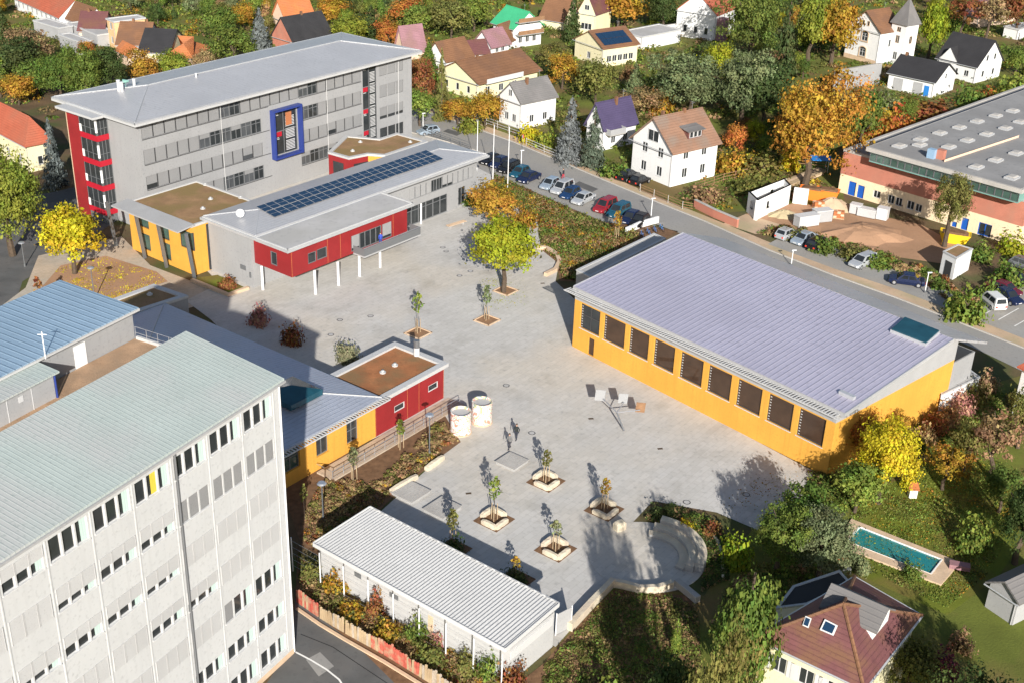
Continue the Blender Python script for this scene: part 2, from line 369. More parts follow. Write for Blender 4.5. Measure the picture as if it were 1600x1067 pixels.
class Block:
    """a rectangular storey block: front runs from N along ang, depth W behind it"""
    def __init__(s, parent, N, ang, L, W, z0, z1, wm, holes=None, rec=.15, core='frame_dark', tops=None, name='wall', side_mats=None):
        s.p, s.L, s.W, s.z0, s.z1 = parent, L, W, z0, z1
        f = Face(N, ang); v = -f.n; s.v = v; s.u = f.u; s.N = Vector((N[0], N[1], 0))
        s.f = {'front': f, 'right': Face(s.N+f.u*L, ang+90), 'back': Face(s.N+f.u*L+v*W, ang+180), 'left': Face(s.N+v*W, ang-90)}
        s.len = {'front': L, 'back': L, 'left': W, 'right': W}
        holes = holes or {}
        allm = [wm]
        for k in (side_mats or {}).values():
            if k not in allm: allm.append(k)
        mb = MB()
        for sd, F in s.f.items():
            hs = holes.get(sd, [])
            e = .0
            a, b = (0, s.len[sd]) if sd in ('front', 'back') else (rec, s.len[sd]-rec)
            wall_mesh(mb, F, a, b, z0, z1, [h[:4] for h in hs], rec, allm.index((side_mats or {}).get(sd, wm)))
        c = rec+.012
        q = [s.N+f.u*c+v*c, s.N+f.u*(L-c)+v*c, s.N+f.u*(L-c)+v*(W-c), s.N+f.u*c+v*(W-c)]
        s.wall = mb.build(name, allm, parent)
        cb = MB(); cb.prism(q, z0, z1-.02); cb.build('core', core, parent)
        for sd, hs in holes.items():
            for h in hs:
                kw = h[5] if len(h) > 5 else {}
                if h[4]: add_window(parent, s.f[sd], h[0], h[1], h[2], h[3], rec, h[4], **kw)
    def corners(s, o=0.0, z=0.0, of=None, ol=None, orr=None, ob=None):
        of, ol, orr, ob = [o if x is None else x for x in (of, ol, orr, ob)]
        u, v = s.u, s.v
        return [s.N-u*ol-v*of+UPV*z, s.N+u*(s.L+orr)-v*of+UPV*z, s.N+u*(s.L+orr)+v*(s.W+ob)+UPV*z, s.N-u*ol+v*(s.W+ob)+UPV*z]
def lerp(a, b, t): return a+(b-a)*t
def gable_roof(b, rise, ov, rm, along='u', th=.18, ovg=None, wallm=None, name='roof', z=None):
    """two pitched plates and the gable wall triangles"""
    ovg = ov if ovg is None else ovg
    z1 = b.z1 if z is None else z
    span = b.W if along == 'u' else b.L; k = rise/(span/2); dz = -k*ov
    c = b.corners(z=z1) ; mb = MB()
    if along == 'u':
        e = b.corners(of=ov, ob=ov, ol=ovg, orr=ovg, z=z1+dz)
        r0, r1 = (e[0]+e[3])/2, (e[1]+e[2])/2
        r0.z = r1.z = z1+rise
        t = Vector((0, 0, th))
        mb.slab([e[0]+t, e[1]+t, r1+t, r0+t], th); mb.slab([r0+t, r1+t, e[2]+t, e[3]+t], th)
        g = [(c[0], c[3], (c[0]+c[3])/2), (c[2], c[1], (c[1]+c[2])/2)]
    else:
        e = b.corners(of=ovg, ob=ovg, ol=ov, orr=ov, z=z1+dz)
        r0, r1 = (e[0]+e[1])/2, (e[3]+e[2])/2
        r0.z = r1.z = z1+rise
        t = Vector((0, 0, th))
        mb.slab([e[0]+t, r0+t, r1+t, e[3]+t], th); mb.slab([r0+t, e[1]+t, e[2]+t, r1+t], th)
        g = [(c[1], c[0], (c[0]+c[1])/2), (c[3], c[2], (c[3]+c[2])/2)]
    o = mb.build(name, rm, b.p)
    gb = MB()
    for a, d, mid in g:
        m2 = Vector((mid.x, mid.y, z1+rise)); gb.face([a, m2, d]); gb.face([a, d, m2])
    # give the triangles thickness inward
    ctr = sum(c, Vector((0, 0, 0)))/4
    for a, d, mid in g:
        gb2 = MB(); m2 = Vector((mid.x, mid.y, z1+rise)); inn = (ctr-mid); inn.z = 0; inn = inn.normalized()*.15
        pts = [a, d, m2, a+inn, d+inn, m2+inn]; gb2.v += [tuple(p) for p in pts]
        gb2.f += [(0, 1, 2), (5, 4, 3), (0, 3, 4, 1), (1, 4, 5, 2), (2, 5, 3, 0)]; gb2.m += [0]*5
        gb2.build('gable', wallm or 'white_render', b.p)
    b.ridge = (r0, r1); b.eaves = e
    return o
def hip_roof(b, rise, ov, rm, along='u', th=.18, inset=None, name='roof'):
    span = b.W if along == 'u' else b.L; k = rise/(span/2+ov)
    e = b.corners(ov, b.z1); ins = (span/2+ov) if inset is None else inset
    if along == 'u':
        m0, m1 = (e[0]+e[3])/2, (e[1]+e[2])/2; d = (m1-m0).normalized(); r0, r1 = m0+d*ins, m1-d*ins
    else:
        m0, m1 = (e[0]+e[1])/2, (e[3]+e[2])/2; d = (m1-m0).normalized(); r0, r1 = m0+d*ins, m1-d*ins
    r0 = r0+UPV*rise; r1 = r1+UPV*rise; t = UPV*th; mb = MB()
    e2 = [p+t for p in e]; r0 = r0+t; r1 = r1+t
    if along == 'u': faces = [[e2[0], e2[1], r1, r0], [e2[2], e2[3], r0, r1], [e2[3], e2[0], r0], [e2[1], e2[2], r1]]
    else: faces = [[e2[1], e2[2], r1, r0], [e2[3], e2[0], r0, r1], [e2[0], e2[1], r0], [e2[2], e2[3], r1]]
    for f in faces: mb.face(f)
    for i in range(4): mb.face([e[i], e[(i+1) % 4], e2[(i+1) % 4], e2[i]])
    mb.face(e[::-1])
    b.ridge = (r0, r1); b.eaves = e
    return mb.build(name, rm, b.p)
def flat_roof(b, par=.35, pm='pale_sheet', rm='flat_roof', ov=0.0, th=.3, name='roof', pw=.35):
    c = b.corners(ov); mb = MB(); z = b.z1; inn = b.corners(ov-pw)
    for i in range(4):
        j = (i+1) % 4; mb.hexa([p+UPV*z for p in (c[i], c[j], inn[j], inn[i])], [p+UPV*(z+par) for p in (c[i], c[j], inn[j], inn[i])], 0)
    mb.build('parapet', pm, b.p)
    rb = MB(); rb.prism(b.corners(ov-pw-.002), z+.002, z+par*.45); return rb.build(name, rm, b.p)
def ground_sheet(name, pts, z, m, kind='structure', holes=None):
    mb = MB(); P = [G(*p) if not isinstance(p, Vector) else p for p in pts]
    a = sum(P[i].x*P[(i+1) % len(P)].y-P[(i+1) % len(P)].x*P[i].y for i in range(len(P)))
    if a < 0: P = P[::-1]
    from mathutils.geometry import tessellate_polygon
    for t in tessellate_polygon([[Vector((p.x, p.y, 0)) for p in P]]):
        q = [Vector((P[i].x, P[i].y, z)) for i in t]
        if (q[1]-q[0]).cross(q[2]-q[0]).z < 0: q = q[::-1]
        mb.face(q)
    return mb.build(name, m, None, kind)
def strip_along(name, pts, w, z, m, h=0.0, kind='structure', parent=None):
    """a band of width w along a polyline of points; with h it is a raised kerb"""
    P = [G(*p) if not isinstance(p, Vector) else Vector((p.x, p.y, 0)) for p in pts]; mb = MB()
    Ls, Rs = [], []
    for i, p in enumerate(P):
        d = (P[min(i+1, len(P)-1)]-P[max(i-1, 0)]).normalized(); n = Vector((-d.y, d.x, 0))
        Ls.append(p+n*w/2); Rs.append(p-n*w/2)
    for i in range(len(P)-1):
        if h: mb.hexa([Rs[i]+UPV*z, Rs[i+1]+UPV*z, Ls[i+1]+UPV*z, Ls[i]+UPV*z], [q+UPV*(z+h) for q in (Rs[i], Rs[i+1], Ls[i+1], Ls[i])])
        else: mb.face([q+UPV*z for q in (Rs[i], Rs[i+1], Ls[i+1], Ls[i])])
    return mb.build(name, m, parent, kind)
# ---------------------------------------------------------------- the ground
mb = MB(); mb.face([(-900, -200, -.03), (900, -200, -.03), (900, 1800, -.03), (-900, 1800, -.03)]); mb.build('ground', 'earth', None, 'structure')
ground_sheet('courtyard', [(397, 452), (470, 455), (600, 420), (660, 375), (700, 345), (760, 318), (800, 320), (840, 345), (862, 395), (872, 420), (868, 440), (900, 470), (910, 545), (1270, 735), (1262, 800), (1190, 830), (1120, 800), (1020, 782), (975, 830), (955, 905), (890, 985), (868, 1010), (560, 830), (690, 712), (720, 690), (690, 640), (500, 720), (430, 600), (330, 500), (290, 470), (330, 450), (340, 420)], 0, 'paving')
ground_sheet('school_terrace', [(200, 345), (420, 270), (560, 190), (700, 215), (765, 245), (772, 275), (752, 335), (640, 430), (430, 465), (340, 440), (300, 400)], -.008, 'paving')
ground_sheet('forecourt_paving', [(60, 400), (190, 370), (235, 415), (300, 440), (330, 437), (385, 462), (330, 470), (300, 480), (240, 500), (0, 600), (0, 480), (40, 450)], -.005, 'warm_paving')
ground_sheet('sand_bed', [(95, 415), (165, 400), (245, 425), (262, 440), (170, 470), (60, 455)], 0.0, 'sand')
ground_sheet('dark_forecourt', [(-60, 330), (180, 280), (190, 340), (100, 400), (35, 440), (10, 520), (-60, 520)], -.009, 'dark_asphalt')  # shade over this part of the forecourt is put into the dark colour
ground_sheet('yard_asphalt', [(380, 1120), (455, 1010), (462, 935), (480, 945), (560, 1010), (660, 1090), (700, 1150), (420, 1300)], -.004, 'dark_asphalt')
strip_along('yard_line', [(462, 1018), (485, 1030), (510, 1045), (530, 1061), (545, 1085)], .14, .001, 'line_paint')
ground_sheet('asphalt_patch', [(478, 1030), (500, 1018), (522, 1040), (498, 1056)], .0, 'asphalt')
strip_along('asphalt_seam', [(470, 990), (520, 1010), (580, 1050), (640, 1090)], .07, .0005, 'rubber')
ground_sheet('road_patch', [(905, 284), (935, 296), (925, 301), (896, 289)], .0085, 'dark_asphalt')
ground_sheet('road_patch', [(1120, 372), (1180, 398), (1172, 402), (1112, 376)], .0085, 'dark_asphalt')
ground_sheet('road_patch', [(700, 202), (722, 209), (714, 213), (692, 206)], .0085, 'dark_asphalt')
# the road
road_far = [(560, 140), (645, 168), (720, 193), (800, 222), (880, 255), (960, 289), (1030, 318), (1100, 346), (1200, 391), (1300, 430), (1400, 466), (1500, 505), (1640, 560)]
road_near = [(560, 190), (640, 207), (720, 228), (762, 243), (830, 270), (900, 298), (960, 322), (1010, 345), (1070, 368), (1150, 405), (1250, 440), (1350, 478), (1450, 512), (1540, 552), (1640, 600)]
ground_sheet('road', road_far+road_near[::-1], .004, 'asphalt')
ground_sheet('car_park', [(742, 246), (830, 270), (900, 298), (960, 322), (1010, 345), (985, 352), (945, 348), (890, 325), (830, 298), (765, 272), (735, 258)], .0085, 'parking')
far_walk = [(560, 126), (645, 160), (720, 184), (800, 212), (880, 245), (960, 279), (1030, 309), (1100, 337), (1200, 378), (1300, 419), (1400, 452), (1500, 490), (1640, 545)]
ground_sheet('far_pavement', far_walk+road_far[::-1], .008, 'verge')
strip_along('kerb', road_far, .16, .004, 'kerb_stone', .12)
strip_along('kerb', road_near[:4], .16, .004, 'kerb_stone', .12)
ground_sheet('lay_by', [(1200, 382), (1225, 368), (1300, 385), (1400, 420), (1480, 455), (1520, 480), (1500, 490), (1400, 452), (1300, 419)], .0125, 'parking')
ground_sheet('east_car_park', [(1530, 470), (1560, 440), (1640, 420), (1700, 520), (1640, 545), (1560, 518), (1505, 492)], .006, 'parking')
for a, b in (((1560, 500), (1592, 482)), ((1585, 510), (1620, 490)), ((1540, 490), (1570, 474))): strip_along('bay_line', [a, b], .13, .011, 'line_paint')
ground_sheet('play_yard', [(1165, 335), (1240, 318), (1320, 326), (1440, 352), (1500, 385), (1470, 412), (1400, 402), (1330, 388), (1255, 362), (1185, 352)], .003, 'sand')
ground_sheet('yard_path', [(1130, 350), (1165, 335), (1255, 362), (1330, 388), (1310, 398), (1225, 368), (1180, 366)], .006, 'verge')
# gardens and lawns
ground_sheet('north_gardens', [(560, 126), (645, 160), (720, 184), (800, 212), (880, 245), (960, 279), (1030, 309), (1100, 337), (1165, 330), (1320, 322), (1310, 230), (1600, 140), (1750, 60), (1700, -40), (-80, -40), (-100, 150), (300, 80)], -.012, 'garden_grass')
ground_sheet('south_gardens', [(1262, 735), (1480, 620), (1600, 585), (1750, 640), (1900, 1250), (900, 1250), (860, 1015), (960, 910), (1100, 930), (1180, 820)], -.012, 'garden_grass')
ground_sheet('pool_lawn', [(1340, 780), (1500, 700), (1640, 780), (1560, 900), (1480, 960), (1300, 880)], -.006, 'lawn')
ground_sheet('bank_soil', [(755, 330), (770, 270), (830, 298), (890, 325), (945, 350), (1000, 350), (1060, 362), (905, 440), (875, 440), (870, 410), (845, 390), (840, 345), (800, 322)], .004, 'soil')
ground_sheet('planting_bed', [(440, 760), (500, 722), (585, 692), (690, 640), (720, 690), (690, 712), (620, 770), (560, 830), (500, 870), (470, 850)], .006, 'soil')
ground_sheet('fence_bed', [(465, 850), (495, 905), (800, 1075), (850, 1035), (880, 1000), (960, 920), (1080, 930), (1100, 1067), (1000, 1150), (700, 1150), (560, 1010), (462, 935)], -.002, 'soil')
# ================================================================ white seven storey block in front
A_ANG = 62.2; AC = Vector((-15.25, 71.3, 0)); AL = 40.0; AD = 19.2
au = Vector((math.cos(R(A_ANG)), math.sin(R(A_ANG)), 0)); av = Vector((-au.y, au.x, 0))
A = thing('office_block', AC-au*AL*.5+av*AD*.5, 'white seven storey slab with rows of triple windows and pale green roof', 'office building')
FL = [(20.6, 22.12), (17.3, 18.85), (14.0, 15.5), (10.7, 12.2), (7.45, 8.98), (4.2, 5.4), (1.0, 2.5)]
TAB = ['oooooohhhhhh', 'bbbhhhxxxhhh', 'xxxhhhhxxxxx', 'xxhhxxhhxxxx', 'oBxxxhhxxxxx', 'oooxxxxxxxxx', 'ooooxxxxxxxx']
hl = []; shut = []
for r_, (z0, z1) in enumerate(FL):
    for b in range(12):
        st = TAB[r_][b]
        for k in range(3):
            s0 = AL-3.55-3.2*b+k*.95; s1 = s0+.84
            s_ = st
            if st == 'B': s_ = 'b' if k == 0 else 'o'
            if s_ == 'o': kd = 'g' if k == 0 else ('c' if k == 2 else ('t' if (b*7+r_*3) % 5 == 1 else 'g'))
            elif s_ == 'b': kd = 'b'
            else: kd = 'c' if (s_ == 'h' and k == 2) else 'g'
            if s_ == 'x': shut.append((s0, s1, z0, z1, 1.0)); continue
            hl.append((s0, s1, z0, z1, kd, dict(frame='frame_white', fw=.05, sill='frame_white')))
            if s_ == 'h': shut.append((s0, s1, z0, z1, .5+.08*((b*5+r_) % 3)))
Ab = Block(A, AC-au*AL, A_ANG, AL, AD, 0, 22.6, 'white_panel', {'front': hl}, rec=.16)
FA = Ab.f['front']
def shutter_mesh(w, h):
    b = MB(); b.box((0, -.03, 0), (w, 0, 0), (0, .025, 0), (0, 0, h)); b.box((-.035, -.05, -.02), (.03, 0, 0), (0, .049, 0), (0, 0, h+.02)); b.box((w+.005, -.05, -.02), (.03, 0, 0), (0, .049, 0), (0, 0, h+.02))
    return mk(b, 'shutter', ['white_shutter'])
for s0, s1, z0, z1, fr in shut:
    h = (z1-z0)*fr
    MX = Matrix(((FA.u.x, -FA.n.x, 0, 0), (FA.u.y, -FA.n.y, 0, 0), (0, 0, 1, 0), (0, 0, 0, 1))); MX.translation = FA.at(s0, z1-h)
    inst('shutter', cached(('sh', round(s1-s0, 2), round(h, 2)), lambda: shutter_mesh(s1-s0, h)), A, MX)
# projecting pier lines between the bays, the joint and the corner pipe
mb = MB()
for b in range(12): mb.box(FA.at(AL-3.2*b-.62, .6), FA.u*.09, FA.n*.035, UPV*21.6)
mb.build('pier_trim', 'white_panel', A)
mb = MB(); mb.box(FA.at(AL-9.93, .4), FA.u*.10, FA.n*.045, UPV*22.2); mb.tube(FA.at(AL-9.88, 22.6, .1), FA.at(AL-9.88, .4, .1), .06, 8); mb.build('joint_pipe', 'frame_grey', A)
mb = MB(); mb.tube(FA.at(AL+.08, .1, -.02), FA.at(AL+.08, 22.6, -.02), .08, 8); mb.box(FA.at(AL+.02, 0, -.3), FA.u*.03, FA.n*.28, UPV*22.5); mb.build('corner_pipe', 'white_pole', A)
mb = MB(); mb.box(FA.at(0, 0, .005), FA.u*AL, FA.n*.03, UPV*.45); mb.build('plinth', 'sandstone', A)
# the raised roof: a shallow plate from the front eave up to its back edge
mb = MB(); N = FA.at(0, 0)
rt = [FA.at(-.3, 23.0, .35), FA.at(AL+.25, 23.0, .35), FA.at(AL+.25, 24.25, -7.9), FA.at(-.3, 24.25, -7.9)]
mb.slab(rt, .22); mb.build('roof', 'panel_roof', A)
mb = MB(); mb.box(FA.at(-.3, 22.72, .36), FA.u*(AL+.55), FA.n*.12, UPV*.14); mb.build('gutter', 'mid_grey', A)
mb = MB()
q = [FA.at(0, 22.6), FA.at(AL, 22.6), FA.at(AL, 22.6, -7.8), FA.at(0, 22.6, -7.8)]
t = [FA.at(0, 22.79), FA.at(AL, 22.79), FA.at(AL, 23.98, -7.8), FA.at(0, 23.98, -7.8)]
mb.hexa(q, t); mb.build('roof_upstand', 'light_grey_render', A)
mb = MB(); mb.prism([FA.at(0, 0, -7.9), FA.at(AL, 0, -7.9), FA.at(AL, 0, -12.35), FA.at(0, 0, -12.35)], 22.602, 22.66); mb.build('gravel_terrace', 'gravel_roof', A)
mb = MB()
for a, b, z in ((FA.at(AL-.1, 22.66, -8.2), FA.at(AL-.1, 22.66, -12.3), .9),):
    for i in range(5): p = lerp(a, b, i/4); mb.tube(p, p+UPV*z, .025, 6)
    for hh in (.45, .9): mb.tube(a+UPV*hh, b+UPV*hh, .02, 6)
mb.build('railing', 'steel', A)
mb = MB(); mb.box(FA.at(AL-.22, 22.6, -8.0), FA.u*.2, -FA.n*4.2, UPV*.28); mb.build('parapet', 'pale_sheet', A)
# penthouse with the blue sheet roof
pz = 22.6; Pc = G(232, 521, pz)
pb = Block(A, FA.at(0, 0, -12.4), A_ANG, AL-.1, AD-12.45, pz+.003, 24.85, 'light_grey_render', {}, name='penthouse_wall')
e = [pb.f['front'].at(-.2, 24.95, .35), pb.f['front'].at(AL+.2, 24.95, .35), pb.f['front'].at(AL+.2, 25.25, -7.1), pb.f['front'].at(-.2, 25.25, -7.1)]
mb = MB(); mb.slab(e, .14); mb.build('penthouse_roof', 'blue_roof', A)
mb = MB(); mb.box(pb.f['front'].at(-.2, 24.74, .355), FA.u*(AL+.4), FA.n*.1, UPV*.16); mb.build('penthouse_gutter', 'pale_sheet', A)
s0, z0 = pb.f['front'].sz(117, 563); s1, z1 = pb.f['front'].sz(132, 535)
mb = MB(); mb.box(pb.f['front'].at(s0, pz+.07, .004), FA.u*(s1-s0), FA.n*.05, UPV*max(1.5, z1-pz)); mb.build('door', 'white_pole', A)
# second roof hut in front of it
h0 = G(88, 622, pz)
sx, _ = FA.sz(0, 0) if False else ((h0-FA.P).dot(FA.u), 0); dp = -(h0-FA.P).dot(FA.n)
hb = Block(A, FA.at(sx-14, 0, -dp), A_ANG, 14, 2.2, pz+.06, 24.35, 'mid_grey', {}, name='hut_wall')
mb = MB(); mb.slab([hb.f['front'].at(-.2, 24.55, .35), hb.f['front'].at(14.25, 24.55, .35), hb.f['front'].at(14.25, 24.75, -2.4), hb.f['front'].at(-.2, 24.75, -2.4)], .12); mb.build('hut_roof', 'panel_roof', A)
mb = MB(); mb.tube(hb.f['front'].at(14.06, pz, .06), hb.f['front'].at(14.06, 24.4, .06), .07, 8); mb.build('hut_pipe', 'blue_paint', A)
mb = MB()
for sx_ in (12.2, 10.3, 8.4, 6.5): mb.box(hb.f['front'].at(sx_, pz+.06, .004), FA.u*.05, FA.n*.02, UPV*1.7)
mb.build('hut_trim', 'frame_white', A)
mb = MB(); mb.box(hb.f['front'].at(11.2, 23.6, .004), FA.u*.35, FA.n*.03, UPV*.4); mb.build('sign_plate', 'frame_white', A)
m0 = G(69, 545, 25.4); mb = MB(); mb.tube((m0.x, m0.y, 24.7), (m0.x, m0.y, 26.6), .035, 6); mb.tube((m0.x-.3, m0.y, 26.4), (m0.x+.3, m0.y, 26.4), .025, 6); mb.build('antenna', 'white_pole', A)

# ================================================================ grey four storey school
B_ANG = 53.2
kz = 15.0; bu_ = Vector((math.cos(R(B_ANG)), math.sin(R(B_ANG)), 0)); bv_ = Vector((-bu_.y, bu_.x, 0))
BN = G(210, 197, kz)+bu_*1.3+bv_*1.3; BN.z = 0
bl = 52.0; BW = 15.3
Bt = thing('school_block', BN+Vector((18, 24, 0)), 'long grey four storey school with hipped metal roof and grey blinds', 'school building')
FB = Face(BN, B_ANG)
rows = [(12.45, 14.2), (9.05, 11.0), (5.65, 7.5), (2.3, 4.2)]
hb_ = []
def bkind(r_, i):
    if r_ == 0: return 'g' if i in (7, 8, 15, 16) else 'b'
    if r_ == 1: return 'g' if i in (5, 6, 7, 8, 9, 10, 11) or i in (15, 16) else 'b'
    if r_ == 2: return 'b' if i % 9 else 'h'
    return 'g' if i > 6 else 'b'
s_fr0, s_fr1 = FB.sz(421, 172)[0], FB.sz(466, 166)[0]
st0, st1 = FB.sz(566, 108)[0], FB.sz(588, 103)[0]
pitch = 1.82
for r_, (z0, z1) in enumerate(rows):
    i = 0; s = .55
    while s+pitch < st0-.2:
        if not (s < s_fr1-.1 and s+pitch > s_fr0+.1 and r_ > 0):
            k = bkind(r_, i); 
            hb_.append((s, s+pitch, z0, z1, 'h' if k == 'g' and (i+r_) % 3 == 0 else k, dict(frame='frame_grey' if k == 'g' else 'frame_dark', fw=.09, nx=2 if k == 'g' else 1, blind='blind_grey', drop=.3 if k == 'g' else .6, pane='pane_grey' if i % 2 else 'pane', tr=.72 if k == 'g' else 0)))
        s += pitch; i += 1
    s = st1+.6
    for j in range(4):
        if s+1.75 < bl-.2:
            k = 'g' if r_ == 3 or (r_ == 2 and False) else ('h' if r_ == 2 else 'b')
            hb_.append((s, s+1.75, z0, z1, k, dict(frame='frame_dark', fw=.08, blind='blind_grey', drop=.72)))
        s += 1.85
hb_.append((st0, st1, 1.2, 14.3, '', {}))
fx0, fx1 = s_fr0+.4, s_fr1-.4
hb_.append((fx0, fx1, 5.0, 11.4, '', {}))
Bb = Block(Bt, BN, B_ANG, bl, BW, 0, kz-.3, 'light_grey_render', {'front': hb_}, rec=.2)
# stairwells seen through the tall openings: dark back, flights with white treads, red landings
def stair_glass(s0, s1, z0, z1, nm):
    mb = MB(); mb.box(FB.at(s0, z0, -.19), FB.u*(s1-s0), -FB.n*.02, UPV*(z1-z0)); p = mb.build(nm, 'pane', Bt)
    mb = MB(); w = s1-s0; z = z0+.3; k = 0
    while z < z1-1.2:
        for t in range(7): mb.box(FB.at(s0+w*.55, z+t*.22, -.17), FB.u*(w*.36), FB.n*.03, UPV*.10)
        if k % 2 == 0:
            for t in range(4): mb.box(FB.at(s0+w*.08, z+1.9+t*.2, -.17), FB.u*(w*.2-.07*t), FB.n*.03, UPV*.08)
        z += 1.75; k += 1
    mb.build('stair_flight', 'frame_white', Bt)
    for zz in (z0+2.6, z0+6.0, z0+9.4):
        if zz < z1-1: mb = MB(); mb.box(FB.at(s0+.1, zz, -.16), FB.u*(w*.36), FB.n*.03, UPV*.75); mb.build('landing_panel', 'red_panel', Bt)
    mb = MB()
    for x in (s0+.02, s0+w*.45, s1-.1): mb.box(FB.at(x, z0, -.15), FB.u*.08, FB.n*.08, UPV*(z1-z0))
    for zz in (z0+3.3, z0+6.7, z0+10.1):
        if zz < z1: mb.box(FB.at(s0+.1, zz, -.15), FB.u*(w-.2), FB.n*.07, UPV*.12)
    mb.build('mullion', 'frame_grey', Bt)
stair_glass(st0, st1, 1.2, 14.3, 'stair_glazing')
stair_glass(fx0, fx1, 5.0, 11.4, 'bay_glazing')
# the blue frame
mb = MB(); zt, zb = 11.8, 4.6; D = .85
for (a, b, c, d) in ((s_fr0, s_fr0+.26, zb, zt), (s_fr1-.26, s_fr1, zb, zt)):
    mb.box(FB.at(a, c, .004), FB.u*(b-a), FB.n*D, UPV*(d-c))
mb.box(FB.at(s_fr0+.26, zt-.3, .004), FB.u*(s_fr1-s_fr0-.52), FB.n*(D-.02), UPV*.3); mb.box(FB.at(s_fr0+.26, zb, .004), FB.u*(s_fr1-s_fr0-.52), FB.n*(D-.02), UPV*.3)
mb.build('bay_frame', 'blue_paint', Bt)
mb = MB(); mb.box(FB.at(fx0+2.5, 9.0, .01), FB.u*1.1, FB.n*.06, UPV*1.9); mb.build('bay_panel', 'orange_tile', Bt)
# red window edges under the strips
mb = MB()
for z0, z1 in rows: mb.box(FB.at(.55, z0-.09, .003), FB.u*(s_fr0-.55-.2), FB.n*.05, UPV*.07); mb.box(FB.at(s_fr1+.2, z0-.09, .003), FB.u*(st0-s_fr1-.5), FB.n*.05, UPV*.07)
mb.build('sill', 'frame_dark', Bt)
for px, py in ((345, 190), (510, 150), (622, 130)):
    s = FB.sz(px, py)[0]; mb = MB(); mb.tube(FB.at(s, .2, .08), FB.at(s, 14.4, .08), .05, 6); mb.build('downpipe', 'pale_sheet', Bt)
# eaves slab, gutter, hipped roof
ov = 1.2
mb = MB(); c = Bb.corners(ov); mb.prism(c, kz-.3, kz-.02); mb.build('eaves_slab', 'pale_sheet', Bt)
mb = MB()
for i in range(4):
    j = (i+1) % 4; a = c[i]+UPV*(kz-.02); b_ = c[j]+UPV*(kz-.02); d = (b_-a).normalized(); nn = Vector((d.y, -d.x, 0))
    mb.box(a-nn*.12, b_-a, nn*.12, UPV*.22)
mb.build('gutter', 'sheet_metal', Bt)
Bb.z1 = kz; hip_roof(Bb, 1.5, .9, 'seam_roof', 'u', .2, inset=8.8)
mb = MB(); r0, r1 = Bb.ridge; mb.tube(r0+UPV*.03, r1+UPV*.03, .09, 6)
for e_ in (Bb.eaves[0], Bb.eaves[3]): mb.tube(e_+UPV*.28, r0+UPV*.03, .07, 6)
for e_ in (Bb.eaves[1], Bb.eaves[2]): mb.tube(e_+UPV*.28, r1+UPV*.03, .07, 6)
mb.build('ridge_cap', 'sheet_metal', Bt)
for px, py, r_, h in ((186, 142, .22, 1.3), (191, 143, .2, 1.1), (210, 135, .2, .9), (307, 125, .14, .8)):
    p = G(px, py, kz+1.2); mb = MB(); mb.tube(p-UPV*.5, p+UPV*h, r_, 8); mb.tube(p+UPV*h, p+UPV*(h+.12), r_*1.3, 8); mb.build('vent_pipe', 'frame_white', Bt)
p = G(197, 141, kz+1.0); mb = MB(); mb.tube(p, p+UPV*1.3, .05, 6); mb.tube(p+UPV*1.1-Vector((.3, 0, 0)), p+UPV*1.1+Vector((.5, .1, .1)), .35, 10, r2=.1); mb.build('antenna', 'teal_sheet', Bt)
# glazed red stair tower at the left end
tw = Bb.f['left']
TZ = kz-.5
tv = 6.3; lo_, hi_ = 0.0, 8.0
for _ in range(40):
    ta = (lo_+hi_)/2; q_ = BN-Bb.u*ta+Bb.v*tv
    if proj((q_.x, q_.y, TZ-1))[0] > 149.5: lo_ = ta
    else: hi_ = ta
te = tv+max(4.0, Face(BN-Bb.u*ta+Bb.v*tv, B_ANG+90).sz(106, 186)[0])
tp = [BN+Bb.v*tv-Bb.u*.01, BN+Bb.v*tv-Bb.u*ta, BN+Bb.v*te-Bb.u*ta, BN+Bb.v*te-Bb.u*.01]
mb = MB(); mb.prism([Vector((p.x, p.y, 0)) for p in tp], 0.0, TZ, 0); 
tower_core = mb.build('tower_core', 'frame_grey', Bt)
Ft = Face(tp[2], B_ANG-90); Lt = (tp[1]-tp[2]).length
# red side wall (left face) and corner glazing with red spandrels
mb = MB(); mb.box(Ft.at(0, 0, .004), Ft.u*(Lt*.42), Ft.n*.12, UPV*(TZ-.02)); mb.build('tower_wall', 'red_cladding', Bt)
mb = MB(); mb.box(Ft.at(-.12, 0, .006), Ft.u*.1, Ft.n*.16, UPV*TZ); mb.build('tower_edge', 'sandstone', Bt)
Ff = Face(tp[1], B_ANG); Lf = ta
for i in range(4):
    z = 1.15+3.4*i
    mb = MB()
    mb.box(Ft.at(Lt*.42+.01, z, .006), Ft.u*(Lt*.58+.09), Ft.n*.1, UPV*.75); mb.box(Ff.at(.0, z, .006), Ff.u*(Lf-.02), Ff.n*.1, UPV*.75)
    mb.build('spandrel', 'red_panel', Bt)
    for F_, a, b in ((Ft, Lt*.42+.03, Lt-.02), (Ff, .06, Lf-.05)):
        mb = MB(); mb.box(F_.at(a, z+.76, .01), F_.u*(b-a), F_.n*.03, UPV*min(2.62, TZ-z-.8)); g = mb.build('tower_pane', 'pane', Bt)
        mb = MB(); n_ = 3
        for k in range(n_+1): mb.box(F_.at(a+(b-a-.07)*k/n_, z+.76, .042), F_.u*.07, F_.n*.05, UPV*min(2.62, TZ-z-.8))
        mb.box(F_.at(a, z+1.6, .046), F_.u*(b-a), F_.n*.04, UPV*.06)
        mb.build('pane_frame', 'frame_grey', g)
    mb = MB(); mb.tube(Ff.at(-.02, z+1.2, .02), Ff.at(-.02, z+2.9, .02), .16, 8); mb.build('corner_post', 'white_pole', Bt)
    mb = MB(); mb.box(Ft.at(Lt*.42+.05, z+.8, .1), Ft.u*.45, Ft.n*.03, UPV*1.0); mb.build('vent_panel', 'curtain_white', Bt)
